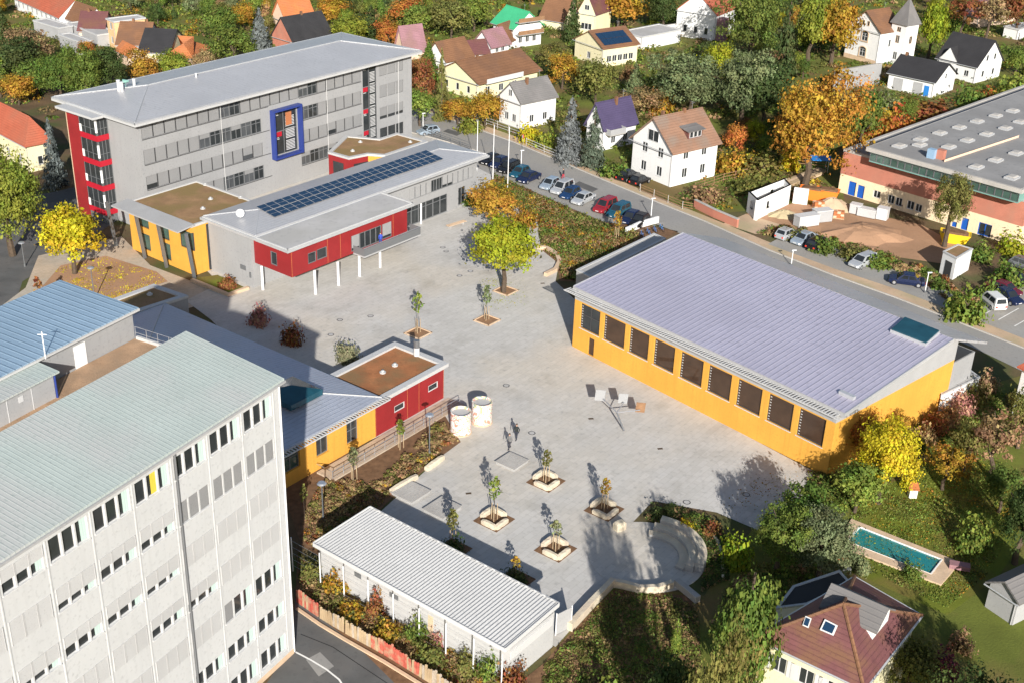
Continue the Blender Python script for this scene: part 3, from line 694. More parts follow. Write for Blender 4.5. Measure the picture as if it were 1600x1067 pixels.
mb = MB(); mb.slab([tp[1]-Bb.u*1.1-Bb.v*1.1+UPV*(kz-.05), tp[0]-Bb.v*1.1-Bb.u*1.25+UPV*(kz-.05), tp[3]+Bb.v*.9-Bb.u*1.25+UPV*(kz-.05), tp[2]-Bb.u*1.1+Bb.v*.9+UPV*(kz-.05)], .3); mb.build('tower_roof', 'pale_sheet', Bt)
def pieces(name, mats, parent, items, kind=None):
    """one object per item; each item is a function that fills a builder"""
    out = []
    for it in items:
        mb = MB(); it(mb); out.append(mb.build(name, mats, parent, kind))
    return out
def boxes(name, mats, parent, lst): return pieces(name, mats, parent, [(lambda mb, a=a: mb.box(*a)) for a in lst])
def tubes(name, mats, parent, lst): return pieces(name, mats, parent, [(lambda mb, a=a: mb.tube(*a)) for a in lst])
def poly_block(parent, pts, z0, z1, wm, name='wall', sides=None, top='flat_roof', par=.3, pm='pale_sheet', roofname='roof', inset=.3):
    """walls of any outline, each side its own wall where sides names a material; parapet and roof fill"""
    P = [Vector((p.x, p.y, 0)) for p in pts]; n = len(P)
    if sum(P[i].x*P[(i+1) % n].y-P[(i+1) % n].x*P[i].y for i in range(n)) < 0:
        P = P[::-1]; sides = None if sides is None else [sides[(n-2-i) % n] for i in range(n)]
    c = sum(P, Vector((0, 0, 0)))/n
    def off(d):
        out = []
        for i in range(n):
            a, b, e = P[i-1], P[i], P[(i+1) % n]
            d1 = (b-a).normalized(); d2 = (e-b).normalized(); n1 = Vector((-d1.y, d1.x, 0)); n2 = Vector((-d2.y, d2.x, 0))
            k = (n1+n2); k = k/max(.3, k.dot(n1)); out.append(b+k*d)
        return out
    I = off(.2)
    for i in range(n):
        j = (i+1) % n; mb = MB()
        mb.hexa([P[i]+UPV*z0, P[j]+UPV*z0, I[j]+UPV*z0, I[i]+UPV*z0], [P[i]+UPV*z1, P[j]+UPV*z1, I[j]+UPV*z1, I[i]+UPV*z1]); mb.build(name, (sides[i] if sides else wm), parent)
    J = off(inset); Q = off(-.06)
    for i in range(n):
        j = (i+1) % n; mb = MB(); mb.hexa([Q[i]+UPV*(z1+.002), Q[j]+UPV*(z1+.002), J[j]+UPV*(z1+.002), J[i]+UPV*(z1+.002)], [p+UPV*(z1+par) for p in (Q[i], Q[j], J[j], J[i])]); mb.build('parapet', pm, parent)
    mb = MB(); ground = J; from mathutils.geometry import tessellate_polygon
    tri = tessellate_polygon([[Vector((p.x, p.y, 0)) for p in J]])
    for t in tri:
        q = [Vector((J[k].x, J[k].y, z1+par*.5)) for k in t]
        if (q[1]-q[0]).cross(q[2]-q[0]).z < 0: q = q[::-1]
        mb.face(q)
    mb.build(roofname, top, parent)
def roof_drains(parent, pts, z, name='roof_vent', m='pale_sheet', r=.32):
    for px, py in pts:
        p = G(px, py, z); mb = MB(); mb.tube(p, p+UPV*.12, r, 10); mb.tube(p+UPV*.12, p+UPV*.3, r*.45, 8); mb.build(name, m, parent)

# ================================================================ two storey wing with the solar panels
C_ANG = 52.4
CN = G(397, 450); FC = Face(CN, C_ANG); CL = FC.sz(745, 258)[0]; CWd = 7.8; CZ = 6.6
C = thing('classroom_wing', CN+FC.u*CL*.5-FC.n*4, 'two storey grey wing with a row of blue solar panels on its roof', 'school building')
def Cw(x0, x1, ya, yb, k, **kw):        # window from photo edges: left x, right x, top y at left, bottom y at left
    s0, z1 = FC.sz(x0, ya); s1, _ = FC.sz(x1, ya); _, z0 = FC.sz(x0, yb); return [s0, s1, z0, z1, k, kw]
up0 = FC.sz(640, 300)[0]; up1 = FC.sz(740, 262)[0]; z_u1 = FC.sz(735, 261)[1]; z_u0 = FC.sz(735, 279)[1]
hc = []; n_ = 12; ws = (up1-up0)/n_
for i in range(n_):
    k = 'g' if i in (4, 5) else ('h' if i in (6, 7) else 'b')
    hc.append((up0+ws*i, up0+ws*(i+1), z_u0, z_u1, k, dict(frame='frame_grey', fw=.08, blind='blind_light', nx=2 if k == 'g' else 1, drop=.7)))
d0 = FC.sz(632, 350)[0]; d1 = FC.sz(699, 333)[0]; wd_ = (d1-d0)/6
for i in range(6): hc.append((d0+wd_*i, d0+wd_*(i+1), .08, 2.75, 'g', dict(frame='frame_grey', fw=.09, nx=1, tr=.75)))
e0, e1 = FC.sz(716, 320)[0], FC.sz(727, 316)[0]; hc.append((e0, e1, .3, 2.9, 'g', dict(frame='frame_grey', fw=.1, nx=2)))
hleft = []
Cb = Block(C, CN, C_ANG, CL, CWd, 0, CZ, 'light_grey_render', {'front': hc}, rec=.18)
FL_ = Cb.f['left']
s, z = FL_.sz(380, 418); boxes('vent_grille', 'frame_grey', C, [(FL_.at(s-.5, z-.3, .004), FL_.u*1.0, FL_.n*.04, UPV*.6)])
s, z = FL_.sz(407, 438); boxes('wall_box', 'frame_grey', C, [(FL_.at(CWd-.6, 1.2, .004), FL_.u*.25, FL_.n*.1, UPV*.7)])
mb = MB(); cr = Cb.corners(z=CZ, of=1.5, ob=.8, ol=.55, orr=1.0); mb.prism(cr, CZ+.003, CZ+.3); mb.build('eaves_slab', 'sheet_metal', C)
mb = MB(); ci = Cb.corners(of=1.3, ob=.6, ol=.35, orr=.8); mb.prism(ci, CZ+.302, CZ+.42); mb.build('roof_edge', 'pale_sheet', C)
Cb.z1 = CZ+.42
o_ = Cb.N, Cb.L, Cb.W
Cb.N = Cb.N-Cb.u*.2-Cb.v*1.1; Cb.L += .9; Cb.W += 1.6
hip_roof(Cb, .75, 0, 'seam_roof', 'u', .06, inset=4.7); RC = Cb.ridge; EC = Cb.eaves
Cb.N, Cb.L, Cb.W = o_
tubes('ridge_cap', 'sheet_metal', C, [(RC[0]+UPV*.02, RC[1]+UPV*.02, .07, 6), (EC[0]+UPV*.08, RC[0]+UPV*.02, .06, 6), (EC[3]+UPV*.08, RC[0]+UPV*.02, .06, 6), (EC[1]+UPV*.08, RC[1]+UPV*.02, .06, 6), (EC[2]+UPV*.08, RC[1]+UPV*.02, .06, 6)])
# solar panels: two rows lying on the slope
def solar_mesh(w, h):
    b = MB(); b.box((0, 0, .05), (w, 0, 0), (0, h, 0), (0, 0, .04), 0); f = .02
    for x in (0, w-f): b.box((x, 0, .05), (f, 0, 0), (0, h, 0), (0, 0, .048), 1)
    for y in (0, h-f): b.box((f, y, .05), (w-2*f, 0, 0), (0, f, 0), (0, 0, .048), 1)
    b.box((f, h/2-.012, .05), (w-2*f, 0, 0), (0, .024, 0), (0, 0, .045), 1)
    return mk(b, 'solar_panel', ['solar', 'mid_grey'])
e0_, e1_ = EC[0]+UPV*.06, EC[1]+UPV*.06
up_s = (RC[0]-e0_); wdir = Cb.v; slope = (RC[0].z-e0_.z)/((RC[0]-e0_).dot(wdir))
vv = (wdir+UPV*slope).normalized(); uu = Cb.u; nn = uu.cross(vv)
pw, ph = 1.34, 1.62
sA = (G(432, 340, CZ+1)-Cb.N).dot(uu); sB = (G(712, 247, CZ+1)-Cb.N).dot(uu)
n_ = int((sB-sA)/pw); MXs = Matrix(((uu.x, vv.x, nn.x, 0), (uu.y, vv.y, nn.y, 0), (uu.z, vv.z, nn.z, 0), (0, 0, 0, 1)))
v_lo = (G(432, 340, CZ+.8)-Cb.N).dot(Cb.v)
base_v = max(.4, v_lo)
for r_ in range(2):
    for i in range(n_):
        sx = sA+i*pw; vq = base_v+r_*(ph+.05)
        z = e0_.z+slope*(vq+1.1)+.02
        m = MXs.copy(); m.translation = Cb.N+uu*sx+Cb.v*vq+UPV*z
        inst('solar_panel', cached(('solar',), lambda: solar_mesh(pw-.015, ph-.02)), C, m)
p = G(376, 342, CZ+.7); mb = MB(); mb.tube(p, p+UPV*.6, .05, 6); mb.build('dish_mast', 'steel', C)
mb = MB(); q = p+UPV*.7; mb.tube(q, q+Vector((.02, -.12, .03)), .42, 14, r2=.5); mb.build('satellite_dish', 'frame_white', C)
# red cantilevered box
bs1 = FC.sz(632, 345)[0]; bz0 = 3.15
xr = (G(650, 322, CZ+.3)-CN).dot(FC.u)
BV = -6.5
F2 = Face(CN+FC.u*.35-FC.n*BV, C_ANG); bL = xr-.75
def W2(x0, x1, yt, yb, k, **kw): return (F2.sz(x0, yt)[0], F2.sz(x1, yt)[0], F2.sz(x0, yb)[1], F2.sz(x0, yt)[1], k, kw)
hr = [W2(481, 494, 397, 414, 'g', frame='frame_grey', fw=.1), W2(495, 511, 391, 408, 'g', frame='frame_grey', fw=.1)]
s0, z0 = F2.sz(549, 385); s1, z1 = F2.sz(562, 365)
hr += [(s0, s1, bz0+.25, z1, 'h', dict(frame='frame_grey', fw=.1, drop=.75, blind='blind_light')), (s1, F2.sz(596, 352)[0], bz0+.15, z1, 'g', dict(frame='frame_grey', fw=.12, nx=4)), (F2.sz(597, 350)[0], F2.sz(612, 350)[0], bz0+.25, z1, 'h', dict(frame='frame_grey', fw=.1, drop=.75, blind='blind_light'))]
F2l0 = CN+FC.u*.35-FC.n*(-.02)
bl_ = Face(F2.P-F2.n*(-BV-.05), C_ANG-90)
sx0, zz1 = bl_.sz(422, 392); sx1, _ = bl_.sz(432, 395); _, zz0 = bl_.sz(423, 413)
Rb = Block(C, F2.P, C_ANG, bL, -BV-.05, bz0, CZ-.003, 'red_cladding', {'front': hr, 'left': [(sx0, sx1, zz0, zz1, 'g', dict(frame='frame_grey', fw=.12))]}, rec=.14, name='red_box_wall')
mb = MB(); mb.prism(Rb.corners(-.2), bz0-.06, bz0-.004); mb.build('red_box_underside', 'mid_grey', C)
# panel joints of the red box
boxes('panel_joint', 'orange_tile', C, [(F2.at(x, bz0+.02, .003), F2.u*.05, F2.n*.015, UPV*(CZ-bz0-.05)) for x in (.02, F2.sz(512, 400)[0], F2.sz(532, 395)[0], F2.sz(614, 350)[0])])
# its flat roof
mb = MB(); fr = Rb.corners(of=.55, ol=.95, orr=.75, ob=-1.45); mb.prism(fr, CZ+.004, CZ+.36); mb.build('flat_roof_slab', 'sheet_metal', C)
mb = MB(); mb.prism(Rb.corners(of=.2, ol=.6, orr=.4, ob=-1.6), CZ+.362, CZ+.38); mb.build('flat_roof', 'flat_roof', C)
fi = Rb.corners(of=.45, ol=.85, orr=.65, ob=-1.5)
boxes('roof_rim', 'pale_sheet', C, [(fi[i]+UPV*(CZ+.361), fi[(i+1) % 4]-fi[i], (Rb.corners(of=.3, ol=.7, orr=.5, ob=-1.6)[i]-fi[i]).project(Vector((-(fi[(i+1) % 4]-fi[i]).y, (fi[(i+1) % 4]-fi[i]).x, 0))), UPV*.12) for i in (0, 1, 3)])
# balcony on the right part
ba, bb = F2.sz(552, 400)[0], F2.sz(640, 370)[0]
mb = MB(); mb.box(F2.at(ba, bz0-.1, .02), F2.u*(bb-ba), F2.n*1.9, UPV*.2); mb.build('balcony_floor', 'mid_grey', C)
boxes('balcony_rail_panel', 'frame_grey', C, [(F2.at(ba, bz0+.1, 1.86), F2.u*(bb-ba), F2.n*.05, UPV*.95), (F2.at(ba, bz0+.1, .03), F2.u*.05, F2.n*1.82, UPV*.95), (F2.at(bb-.05, bz0+.1, .03), F2.u*.05, F2.n*1.82, UPV*.95)])
tubes('handrail', 'steel', C, [(F2.at(ba, bz0+1.12, 1.88), F2.at(bb, bz0+1.12, 1.88), .04, 6)])
# steel columns
cols = [(493, 460), (529, 446), (562, 432), (594, 418)]
tubes('column', 'white_pole', C, [(G(*p), Vector((G(*p).x, G(*p).y, bz0-.07)), .16, 12) for p in cols] + [(G(411, 453), Vector((G(411, 453).x, G(411, 453).y, bz0-.07)), .16, 12)])
sx = FC.sz(655, 345)[0]
tubes('column', 'white_pole', C, [(FC.at(sx, 0, .35), FC.at(sx, 2.9, .35), .12, 10)])

# ================================================================ yellow link block with the sedum roof and grey canopy
Lk = G(305, 431); LAng = -38.0
Fd = Face(Lk, C_ANG-90); LL = 12.4
L1 = thing('link_block', Lk-Fd.u*6+Vector((2, 6, 0)), 'yellow link block with brown planted roof and slanted grey columns under a canopy', 'school building')
LN = Lk-Fd.u*LL
Fl = Face(LN, C_ANG-90)
LZ = 6.2
def WL(x0, x1, yt, yb, **kw): return (Fl.sz(x0, yt)[0], Fl.sz(x1, yt)[0], Fl.sz(x0, yb)[1], Fl.sz(x0, yt)[1], 'g', kw)
hl_ = [WL(214, 230, 330, 352, frame='frame_dark', fw=.12, pane='pane_green'), WL(217, 233, 362, 386, frame='frame_dark', fw=.12, pane='pane_green'), WL(246, 262, 345, 370, frame='frame_dark', fw=.12, pane='pane_green'), WL(249, 265, 376, 401, frame='frame_dark', fw=.12, pane='pane_green'), WL(279, 299, 357, 384, frame='frame_dark', fw=.12, pane='pane_green', nx=2)]
Lb = Block(L1, LN, C_ANG-90, LL, 10.8, 0, LZ, 'yellow_render', {'front': hl_}, rec=.25)
flat_roof(Lb, .3, 'pale_sheet', 'sedum', 0, name='planted_roof', pw=.3)
roof_drains(L1, [(321, 290), (376, 310), (317, 327), (329, 312)], LZ+.12)
mb = MB(); fa = Lb.f['front']
mb.slab([fa.at(-.5, LZ+.15, 2.1), fa.at(LL+.2, LZ+.15, 2.1), fa.at(LL+.2, LZ+.42, -.4), fa.at(-.5, LZ+.42, -.4)], .16); mb.build('canopy', 'mid_grey', L1)
cp_ = [(197, 380), (233, 402), (265, 417), (305, 437)]
for p in cp_:
    g = G(*p); s = (g-fa.P).dot(fa.u)
    mb = MB(); mb.box(fa.at(s-.12, 0, .9), fa.u*.24, fa.n*.5, UPV*2.0); 
    mb = MB(); mb.hexa([fa.at(s-.1, 0, .6), fa.at(s-.1, 0, 1.0), fa.at(s+.1, 0, 1.0), fa.at(s+.1, 0, .6)][::-1], [fa.at(s-.1, LZ-.02, 1.3), fa.at(s-.1, LZ-.02, 1.7), fa.at(s+.1, LZ-.02, 1.7), fa.at(s+.1, LZ-.02, 1.3)][::-1]); mb.build('slanted_column', 'lamp_grey', L1)
boxes('dark_reveal', 'frame_dark', L1, [(Lb.f['right'].at(2.2, .05, .004), Lb.f['right'].u*.7, Lb.f['right'].n*.02, UPV*(LZ-.2))])

# second link block behind the wing
pts = [(513, 238), (545, 247), (575, 241), (602, 243), (668, 221), (620, 208), (592, 217), (540, 212)]
zk = 5.4
L2p = [G(x, y, zk+.3) for x, y in pts]
L2 = thing('rear_link_block', Vector((L2p[0].x, L2p[0].y, 0)), 'low link block with planted roof and red and yellow walls behind the solar roof', 'school building')
poly_block(L2, L2p, 0, zk, 'red_cladding', sides=['red_cladding', 'red_cladding', 'yellow_render', 'yellow_render', 'light_grey_render', 'light_grey_render', 'light_grey_render', 'yellow_render'], top='sedum', roofname='planted_roof', inset=.5)
roof_drains(L2, [(563, 223), (641, 223), (551, 237)], zk+.15)
f2 = Face(Vector((L2p[1].x, L2p[1].y, 0)), math.degrees(math.atan2((L2p[2]-L2p[1]).y, (L2p[2]-L2p[1]).x)))
boxes('window_band', 'pane', L2, [(f2.at(.8, 2.6, .004), f2.u*2.4, f2.n*.04, UPV*2.0)])
f2 = Face(Vector((L2p[0].x, L2p[0].y, 0)), math.degrees(math.atan2((L2p[1]-L2p[0]).y, (L2p[1]-L2p[0]).x)))
boxes('window_band', 'pane', L2, [(f2.at(.9, 2.4, .004), f2.u*2.0, f2.n*.04, UPV*2.2)])

# ================================================================ low yellow and red building
F_ANG = 53.5; FZ = 4.1
FN = G(587, 682); FF = Face(FN, F_ANG); FLn, FW_ = 22.0, 31.0
Fo = thing('low_school_building', FN-FF.u*10-FF.n*10, 'low yellow building with a broad hipped metal roof half in shadow', 'school building')
FP = FN-FF.u*FLn; Fw = Face(FP, F_ANG)
def WF(x0, x1, yt, yb, k='g', **kw):
    return (Fw.sz(x0, yt)[0], Fw.sz(x1, yt)[0], max(.12, Fw.sz(x0, yb)[1]), min(FZ-.12, Fw.sz(x0, yt)[1]), k, kw)
hf = [WF(541, 560, 655, 696, frame='frame_grey', fw=.08, nx=2, tr=.45, pane='pane'), WF(493, 513, 672, 716, frame='frame_grey', fw=.08, nx=2, tr=.7), WF(440, 468, 700, 744, frame='frame_grey', fw=.09, nx=2, tr=.5, pane='pane_green')]
Fb = Block(Fo, FP, F_ANG, FLn, FW_, 0, FZ, 'yellow_render', {'front': hf}, rec=.3)
mb = MB(); mb.prism(Fb.corners(.55), FZ+.003, FZ+.16); mb.build('eaves_slab', 'sheet_metal', Fo)
Fb.z1 = FZ+.16; hip_roof(Fb, 1.9, .45, 'shade_blue_roof', 'v', .06)
tubes('hip_cap', 'pale_sheet', Fo, [(Fb.eaves[1]+UPV*.09, Fb.ridge[0]+UPV*.03, .06, 6), (Fb.eaves[0]+UPV*.09, Fb.ridge[0]+UPV*.03, .06, 6), (Fb.eaves[2]+UPV*.09, Fb.ridge[1]+UPV*.03, .06, 6), (Fb.ridge[0]+UPV*.03, Fb.ridge[1]+UPV*.03, .06, 6)])
# louvre slats along the eaves
lv = MB(); F_ = Fb.f['front']
for i in range(62): lv.box(F_.at(FLn+.8-i*.36, FZ+.06, .56), F_.u*.10, F_.n*.6, UPV*.08)
lv.box(F_.at(0, FZ+.04, 1.17), F_.u*(FLn+.85), F_.n*.06, UPV*.12); lv.build('eaves_louvre', 'pale_sheet', Fo, 'stuff')
p = G(456, 612, FZ+1.5); mb = MB(); a_ = 2.0; cs = [p+FF.u*x*a_-FF.n*y*a_ for x, y in ((-1, -1), (1, -1), (1, 1), (-1, 1))]
top_ = p+UPV*.75
for i in range(4): mb.face([cs[i]-UPV*.4, cs[(i+1) % 4]-UPV*.4, cs[(i+1) % 4]+UPV*.15, cs[i]+UPV*.15]); mb.face([cs[i]+UPV*.15, cs[(i+1) % 4]+UPV*.15, top_])
mb.build('roof_light', 'pane_teal', Fo)
# red annex with planted roof
An = thing('red_annex', FN+FF.u*5-FF.n*3, 'red clad annex with brown planted roof on the low yellow building', 'annex')
AXL = FF.sz(693, 628)[0]
def WA(x0, x1, yt, yb, **kw): return (FF.sz(x0, yt)[0], FF.sz(x1, yt)[0], FF.sz(x0, yb)[1], FF.sz(x0, yt)[1], 'g', kw)
ha = [WA(616, 632, 635, 645, frame='frame_white', fw=.08, pane='pane'), WA(669, 684, 603, 613, frame='frame_white', fw=.08, pane='pane')]
Ax = Block(An, FN+FF.u*.02, F_ANG, AXL-.02, 6.6, 0, FZ-.5, 'red_cladding', {'front': [(a, b, min(c, d), max(c, d), k, kw) for a, b, c, d, k, kw in ha]}, rec=.12)
flat_roof(Ax, .4, 'pale_sheet', 'red_sedum', .35, name='planted_roof', pw=.7)
roof_drains(An, [(617, 571), (598, 582)], FZ-.3)
boxes('panel_joint', 'orange_tile', An, [(Ax.f['front'].at(x, .05, .003), Ax.f['front'].u*.04, Ax.f['front'].n*.012, UPV*(FZ-.6)) for x in (.02, AXL*.45, AXL*.62, AXL-.1)])
p = G(651, 555, FZ-.2); mb = MB(); mb.tube(p, p+UPV*.9, .3, 12); mb.build('flue_base', 'frame_white', An)
mb = MB(); mb.tube(p+UPV*.9, p+UPV*1.7, .3, 12); mb.build('flue_cap', 'lamp_grey', An)
# small planted-roof annex at the far left end
pts = [G(x, y, 4.4) for x, y in ((158, 474), (205, 490), (293, 462), (240, 444))]
S2 = thing('side_annex', Vector((pts[1].x, pts[1].y, 0)), 'small annex with narrow brown planted roof beside the blue roofed penthouse', 'annex')
poly_block(S2, pts, 0, 4.1, 'light_grey_render', top='sedum', roofname='planted_roof', inset=.6); roof_drains(S2, [(234, 461)], 4.25)
# ramp with its railing
Rm = thing('access_ramp', FN+FF.n*1.5, 'pale access ramp with steel railing along the red annex', 'ramp')
r0, r1 = FF.sz(497, 726)[0], FF.sz(690, 632)[0]
r0 = -8.2
mb = MB(); mb.hexa([FF.at(r0, 0, .35), FF.at(r0, 0, 2.5), FF.at(r1+.6, 0, 2.5), FF.at(r1+.6, 0, .35)][::-1], [FF.at(r0, .16, .35), FF.at(r0, .16, 2.5), FF.at(r1+.6, .05, 2.5), FF.at(r1+.6, .05, .35)][::-1]); mb.build('ramp_floor', 'warm_paving', Rm)
nP = 13
tubes('rail_post', 'steel', Rm, [(FF.at(r0+(r1-r0)*i/nP, .1, 2.4), FF.at(r0+(r1-r0)*i/nP, 1.05, 2.4), .035, 6) for i in range(nP+1)])
tubes('handrail', 'steel', Rm, [(FF.at(r0, z_, 2.4), FF.at(r1, z_, 2.4), r_, 6) for z_, r_ in ((1.05, .035), (.72, .02), (.4, .02))]+[(FF.at(r0, 1.05, .4), FF.at(r0, 1.05, 2.4), .035, 6)])

# ================================================================ sports hall
D_ANG = -47.4
DN = G(894, 541); FD = Face(DN, D_ANG); DL = 34.0; DW = 20.4; DR = 18.0; DZ = 5.75
D = thing('sports_hall', DN+FD.u*DL*.5-FD.n*9, 'yellow sports hall under a large ribbed metal roof with nine tall windows', 'sports hall')
hd = []
wx = [(906, 936, 504), (942, 975, 524), (982, 1012, 541), (1020, 1052, 561), (1061, 1096, 583), (1104, 1140, 604), (1149, 1187, 628), (1197, 1236, 650), (1244, 1286, 674)]
for i, (a, b, yb) in enumerate(wx):
    s0, zb_ = FD.sz(a, yb); s1 = FD.sz(b, yb+15)[0]
    hd.append((s0, s1, 2.7, DZ-.12, 'g', dict(frame='frame_dark', fw=.12, nx=1 if i else 2, tr=0 if i else .55, pane='pane_warm' if i else 'pane', sill='frame_white')))
s0, s1 = FD.sz(918, 551)[0], FD.sz(927, 556)[0]; hd.append((s0, s1, .05, 2.1, 'g', dict(frame='bark', fw=.1, pane='pane_warm')))
Db = Block(D, DN, D_ANG, DL, DW, 0, DZ, 'yellow_render', {'front': hd}, rec=.25)
# window ladder bars
for (a, b, yb) in wx:
    s0 = FD.sz(a, yb)[0]; mb = MB()
    for k in range(9): mb.box(FD.at(s0+.13, 2.85+k*.3, -.15), FD.u*.16, FD.n*.03, UPV*.07)
    mb.build('ventilation_slats', 'frame_white', D)
# back part, grey
Gb = Block(D, DN-FD.n*(DW+.004)+FD.u*.0, D_ANG, DL-.02, 4.2, 0, 5.3, 'light_grey_render', {}, name='rear_wall')
zr, zf = 9.0, 7.0
gR = Db.f['right']; gL = Db.f['left']
def wedge(F_, rev):
    mb = MB(); pr = [(0, DZ+.003), (DW, DZ+.003), (DW, zr-.95), (DR, zr-.2), (0, zf-.3)]
    if rev: pr = [(DW-a, b) for a, b in pr][::-1]
    a = [F_.at(s, z, .02) for s, z in pr]; b = [F_.at(s, z, -.3) for s, z in pr]
    mb.face(a); mb.face(b[::-1])
    for i in range(5): mb.face([a[i], b[i], b[(i+1) % 5], a[(i+1) % 5]])
    mb.build('gable_panel', 'mid_grey', D)
wedge(gR, False); wedge(gL, True)
boxes('fascia_wall', 'mid_grey', D, [(FD.at(.3, DZ+.003, -.3), FD.u*(DL-.6), FD.n*.28, UPV*(zf-DZ-.55))])
mb = MB(); o1 = -.3
mb.slab([FD.at(-.5, zf, o1), FD.at(DL+.6, zf, o1), FD.at(DL+.6, zr, -DR), FD.at(-.5, zr, -DR)], .3); mb.build('roof', 'gym_roof', D)
# raised ribs near enough to be seen at the verge and the eave
boxes('verge', 'sheet_metal', D, [(FD.at(-.62, zf-.32, o1+.02), FD.u*.1, FD.at(0, zr, -DR)-FD.at(0, zf, o1), UPV*.38), (FD.at(DL+.61, zf-.32, o1+.02), FD.u*.1, FD.at(0, zr, -DR)-FD.at(0, zf, o1), UPV*.38)])
boxes('eave_fascia', 'mid_grey', D, [(FD.at(-.62, zf-.5, o1+.03), FD.u*(DL+1.3), FD.n*.06, UPV*.48)])
mb = MB(); mb.slab([FD.at(-.5, zr+.02, -DR-.02), FD.at(DL+.6, zr+.02, -DR-.02), FD.at(DL+.75, 6.5, -DR-7.2), FD.at(-.5, 6.5, -DR-7.6)], .25); mb.build('rear_roof', 'seam_roof', D)
lv = MB(); nL = int((DL+1.6)/.34)
for i in range(nL): lv.box(FD.at(-1.0+i*.34, zf-.34, o1+.08), FD.u*.12, FD.n*.94, UPV*.06)
lv.build('eaves_louvre', 'pale_sheet', D, 'stuff')
boxes('louvre_rail', 'pale_sheet', D, [(FD.at(-1.05, zf-.37, o1+1.03), FD.u*(DL+1.75), FD.n*.06, UPV*.12)])
tubes('louvre_bracket', 'mid_grey', D, [(FD.at(s, zf-.44, -.2), FD.at(s, zf-.44, o1+1.0), .04, 6) for s in [hd[i][1]+.15 for i in range(9)]])
# dark roof light
def roof_z(p):
    t = (-(p-FD.P).dot(FD.n)+o1)/(DR+o1); return zf+(zr-zf)*t
rl = []
for x, y in ((1391, 516), (1447, 538), (1468, 523), (1412, 501)):
    p = G(x, y, 8.9); rl.append(Vector((p.x, p.y, roof_z(p))))
mb = MB(); mb.hexa([p+UPV*.0 for p in rl], [p+UPV*.3 for p in rl]); mb.build('roof_light_kerb', 'sheet_metal', D)
ct = sum(rl, Vector((0, 0, 0)))/4; mb = MB(); mb.hexa([ct+(p-ct)*.96+UPV*.302 for p in rl], [ct+(p-ct)*.94+UPV*.4 for p in rl]); mb.build('roof_light', 'pane_teal', D)
p = G(1322, 615, 7.6); p.z = roof_z(p); boxes('roof_vent', 'sheet_metal', D, [(p+FD.u*-.8, FD.u*1.6, -FD.n*.45, UPV*.35)])
# low flat side roof at its left end
pl = [G(x, y, 3.4) for x, y in ((901, 421), (922, 432), (1040, 372), (1022, 364))]
LA = thing('side_canopy', Vector((pl[0].x, pl[0].y, 0)), 'low flat grey roof against the shaded end of the sports hall', 'annex')
poly_block(LA, pl, 0, 3.2, 'mid_grey', top='flat_roof', par=.15)
hp_ = thing('hall_porch', G(1490, 600), 'low white flat roofed block at the rear right corner of the sports hall', 'annex')
poly_block(hp_, [G(x, y, 2.4) for x, y in ((1471, 616), (1531, 588), (1513, 575), (1470, 597))], 0, 2.25, 'villa_white', top='flat_roof', par=.15, inset=.15)
# entrance block right behind
pl = [G(x, y, 2.6) for x, y in ((1470, 577), (1466, 625), (1500, 598), (1516, 566))]
# ================================================================ white corrugated pavilion at the front
E_ANG = -37.1; EZ = 3.6
EP = G(491, 846, EZ+.15); EP.z = 0
Ep = thing('pavilion', EP+Vector((9, -3, 0)), 'long white pavilion with a corrugated roof standing behind the row of white posts', 'pavilion')
EL, EW = 19.2, 6.25
Eb = Block(Ep, EP-Face(EP, E_ANG).n*.5, E_ANG, EL, EW-.9, 0, EZ-.35, 'pale_sheet', {}, rec=.05)
FE = Eb.f['front']
def corrugated(L, W, pitch, amp, zf, zb):
    mb = MB(); n = int(L/pitch*2); f = Face(EP, E_ANG)
    top = []
    for i in range(n+1):
        x = L*i/n; zz = amp if i % 2 else 0
        top.append((f.at(x, zf+zz, .05), f.at(x, zb+zz, -W-.05)))
    for i in range(n):
        mb.face([top[i][0], top[i+1][0], top[i+1][1], top[i][1]])
        mb.face([top[i+1][0]-UPV*.05, top[i][0]-UPV*.05, top[i][1]-UPV*.05, top[i+1][1]-UPV*.05])
    return mb
corrugated(EL, EW, .30, .075, EZ, EZ+.12).build('corrugated_roof', 'pale_sheet', Ep)
f = Face(EP, E_ANG)
boxes('roof_trim', 'frame_white', Ep, [(f.at(-.04, EZ-.22, .07), f.u*(EL+.08), f.n*.07, UPV*.34), (f.at(-.04, EZ-.1, -EW-.15), f.u*(EL+.08), f.n*.08, UPV*.34), (f.at(-.08, EZ-.22, .06), f.u*.06, f.at(0, EZ+.12, -EW-.05)-f.at(0, EZ, .05), UPV*.36), (f.at(EL+.02, EZ-.22, .06), f.u*.06, f.at(0, EZ+.12, -EW-.05)-f.at(0, EZ, .05), UPV*.36)])
mb = MB(); gL = MB()
for i in range(24): gL.box(f.at(.4+i*.8, EZ+.22, -EW-.02), f.u*.5, -f.n*.05, UPV*.04)
gL.build('roof_clip', 'mid_grey', Ep, 'stuff')
boxes('wall_vent', 'frame_grey', Ep, [(FE.at(7.6, 2.05, .004), FE.u*.9, FE.n*.05, UPV*.4), (FE.at(3.9, 2.15, .004), FE.u*.7, FE.n*.05, UPV*.4)])
boxes('end_panel', 'frame_white', Ep, [(Eb.f['right'].at(.1, 2.2, .004), Eb.f['right'].u*(EW-1.2), Eb.f['right'].n*.04, UPV*.75)])
# mural colours low on the wall
boxes('mural_panel', 'sandstone', Ep, [(FE.at(11.5, .1, .004), FE.u*.5, FE.n*.02, UPV*2.2)])
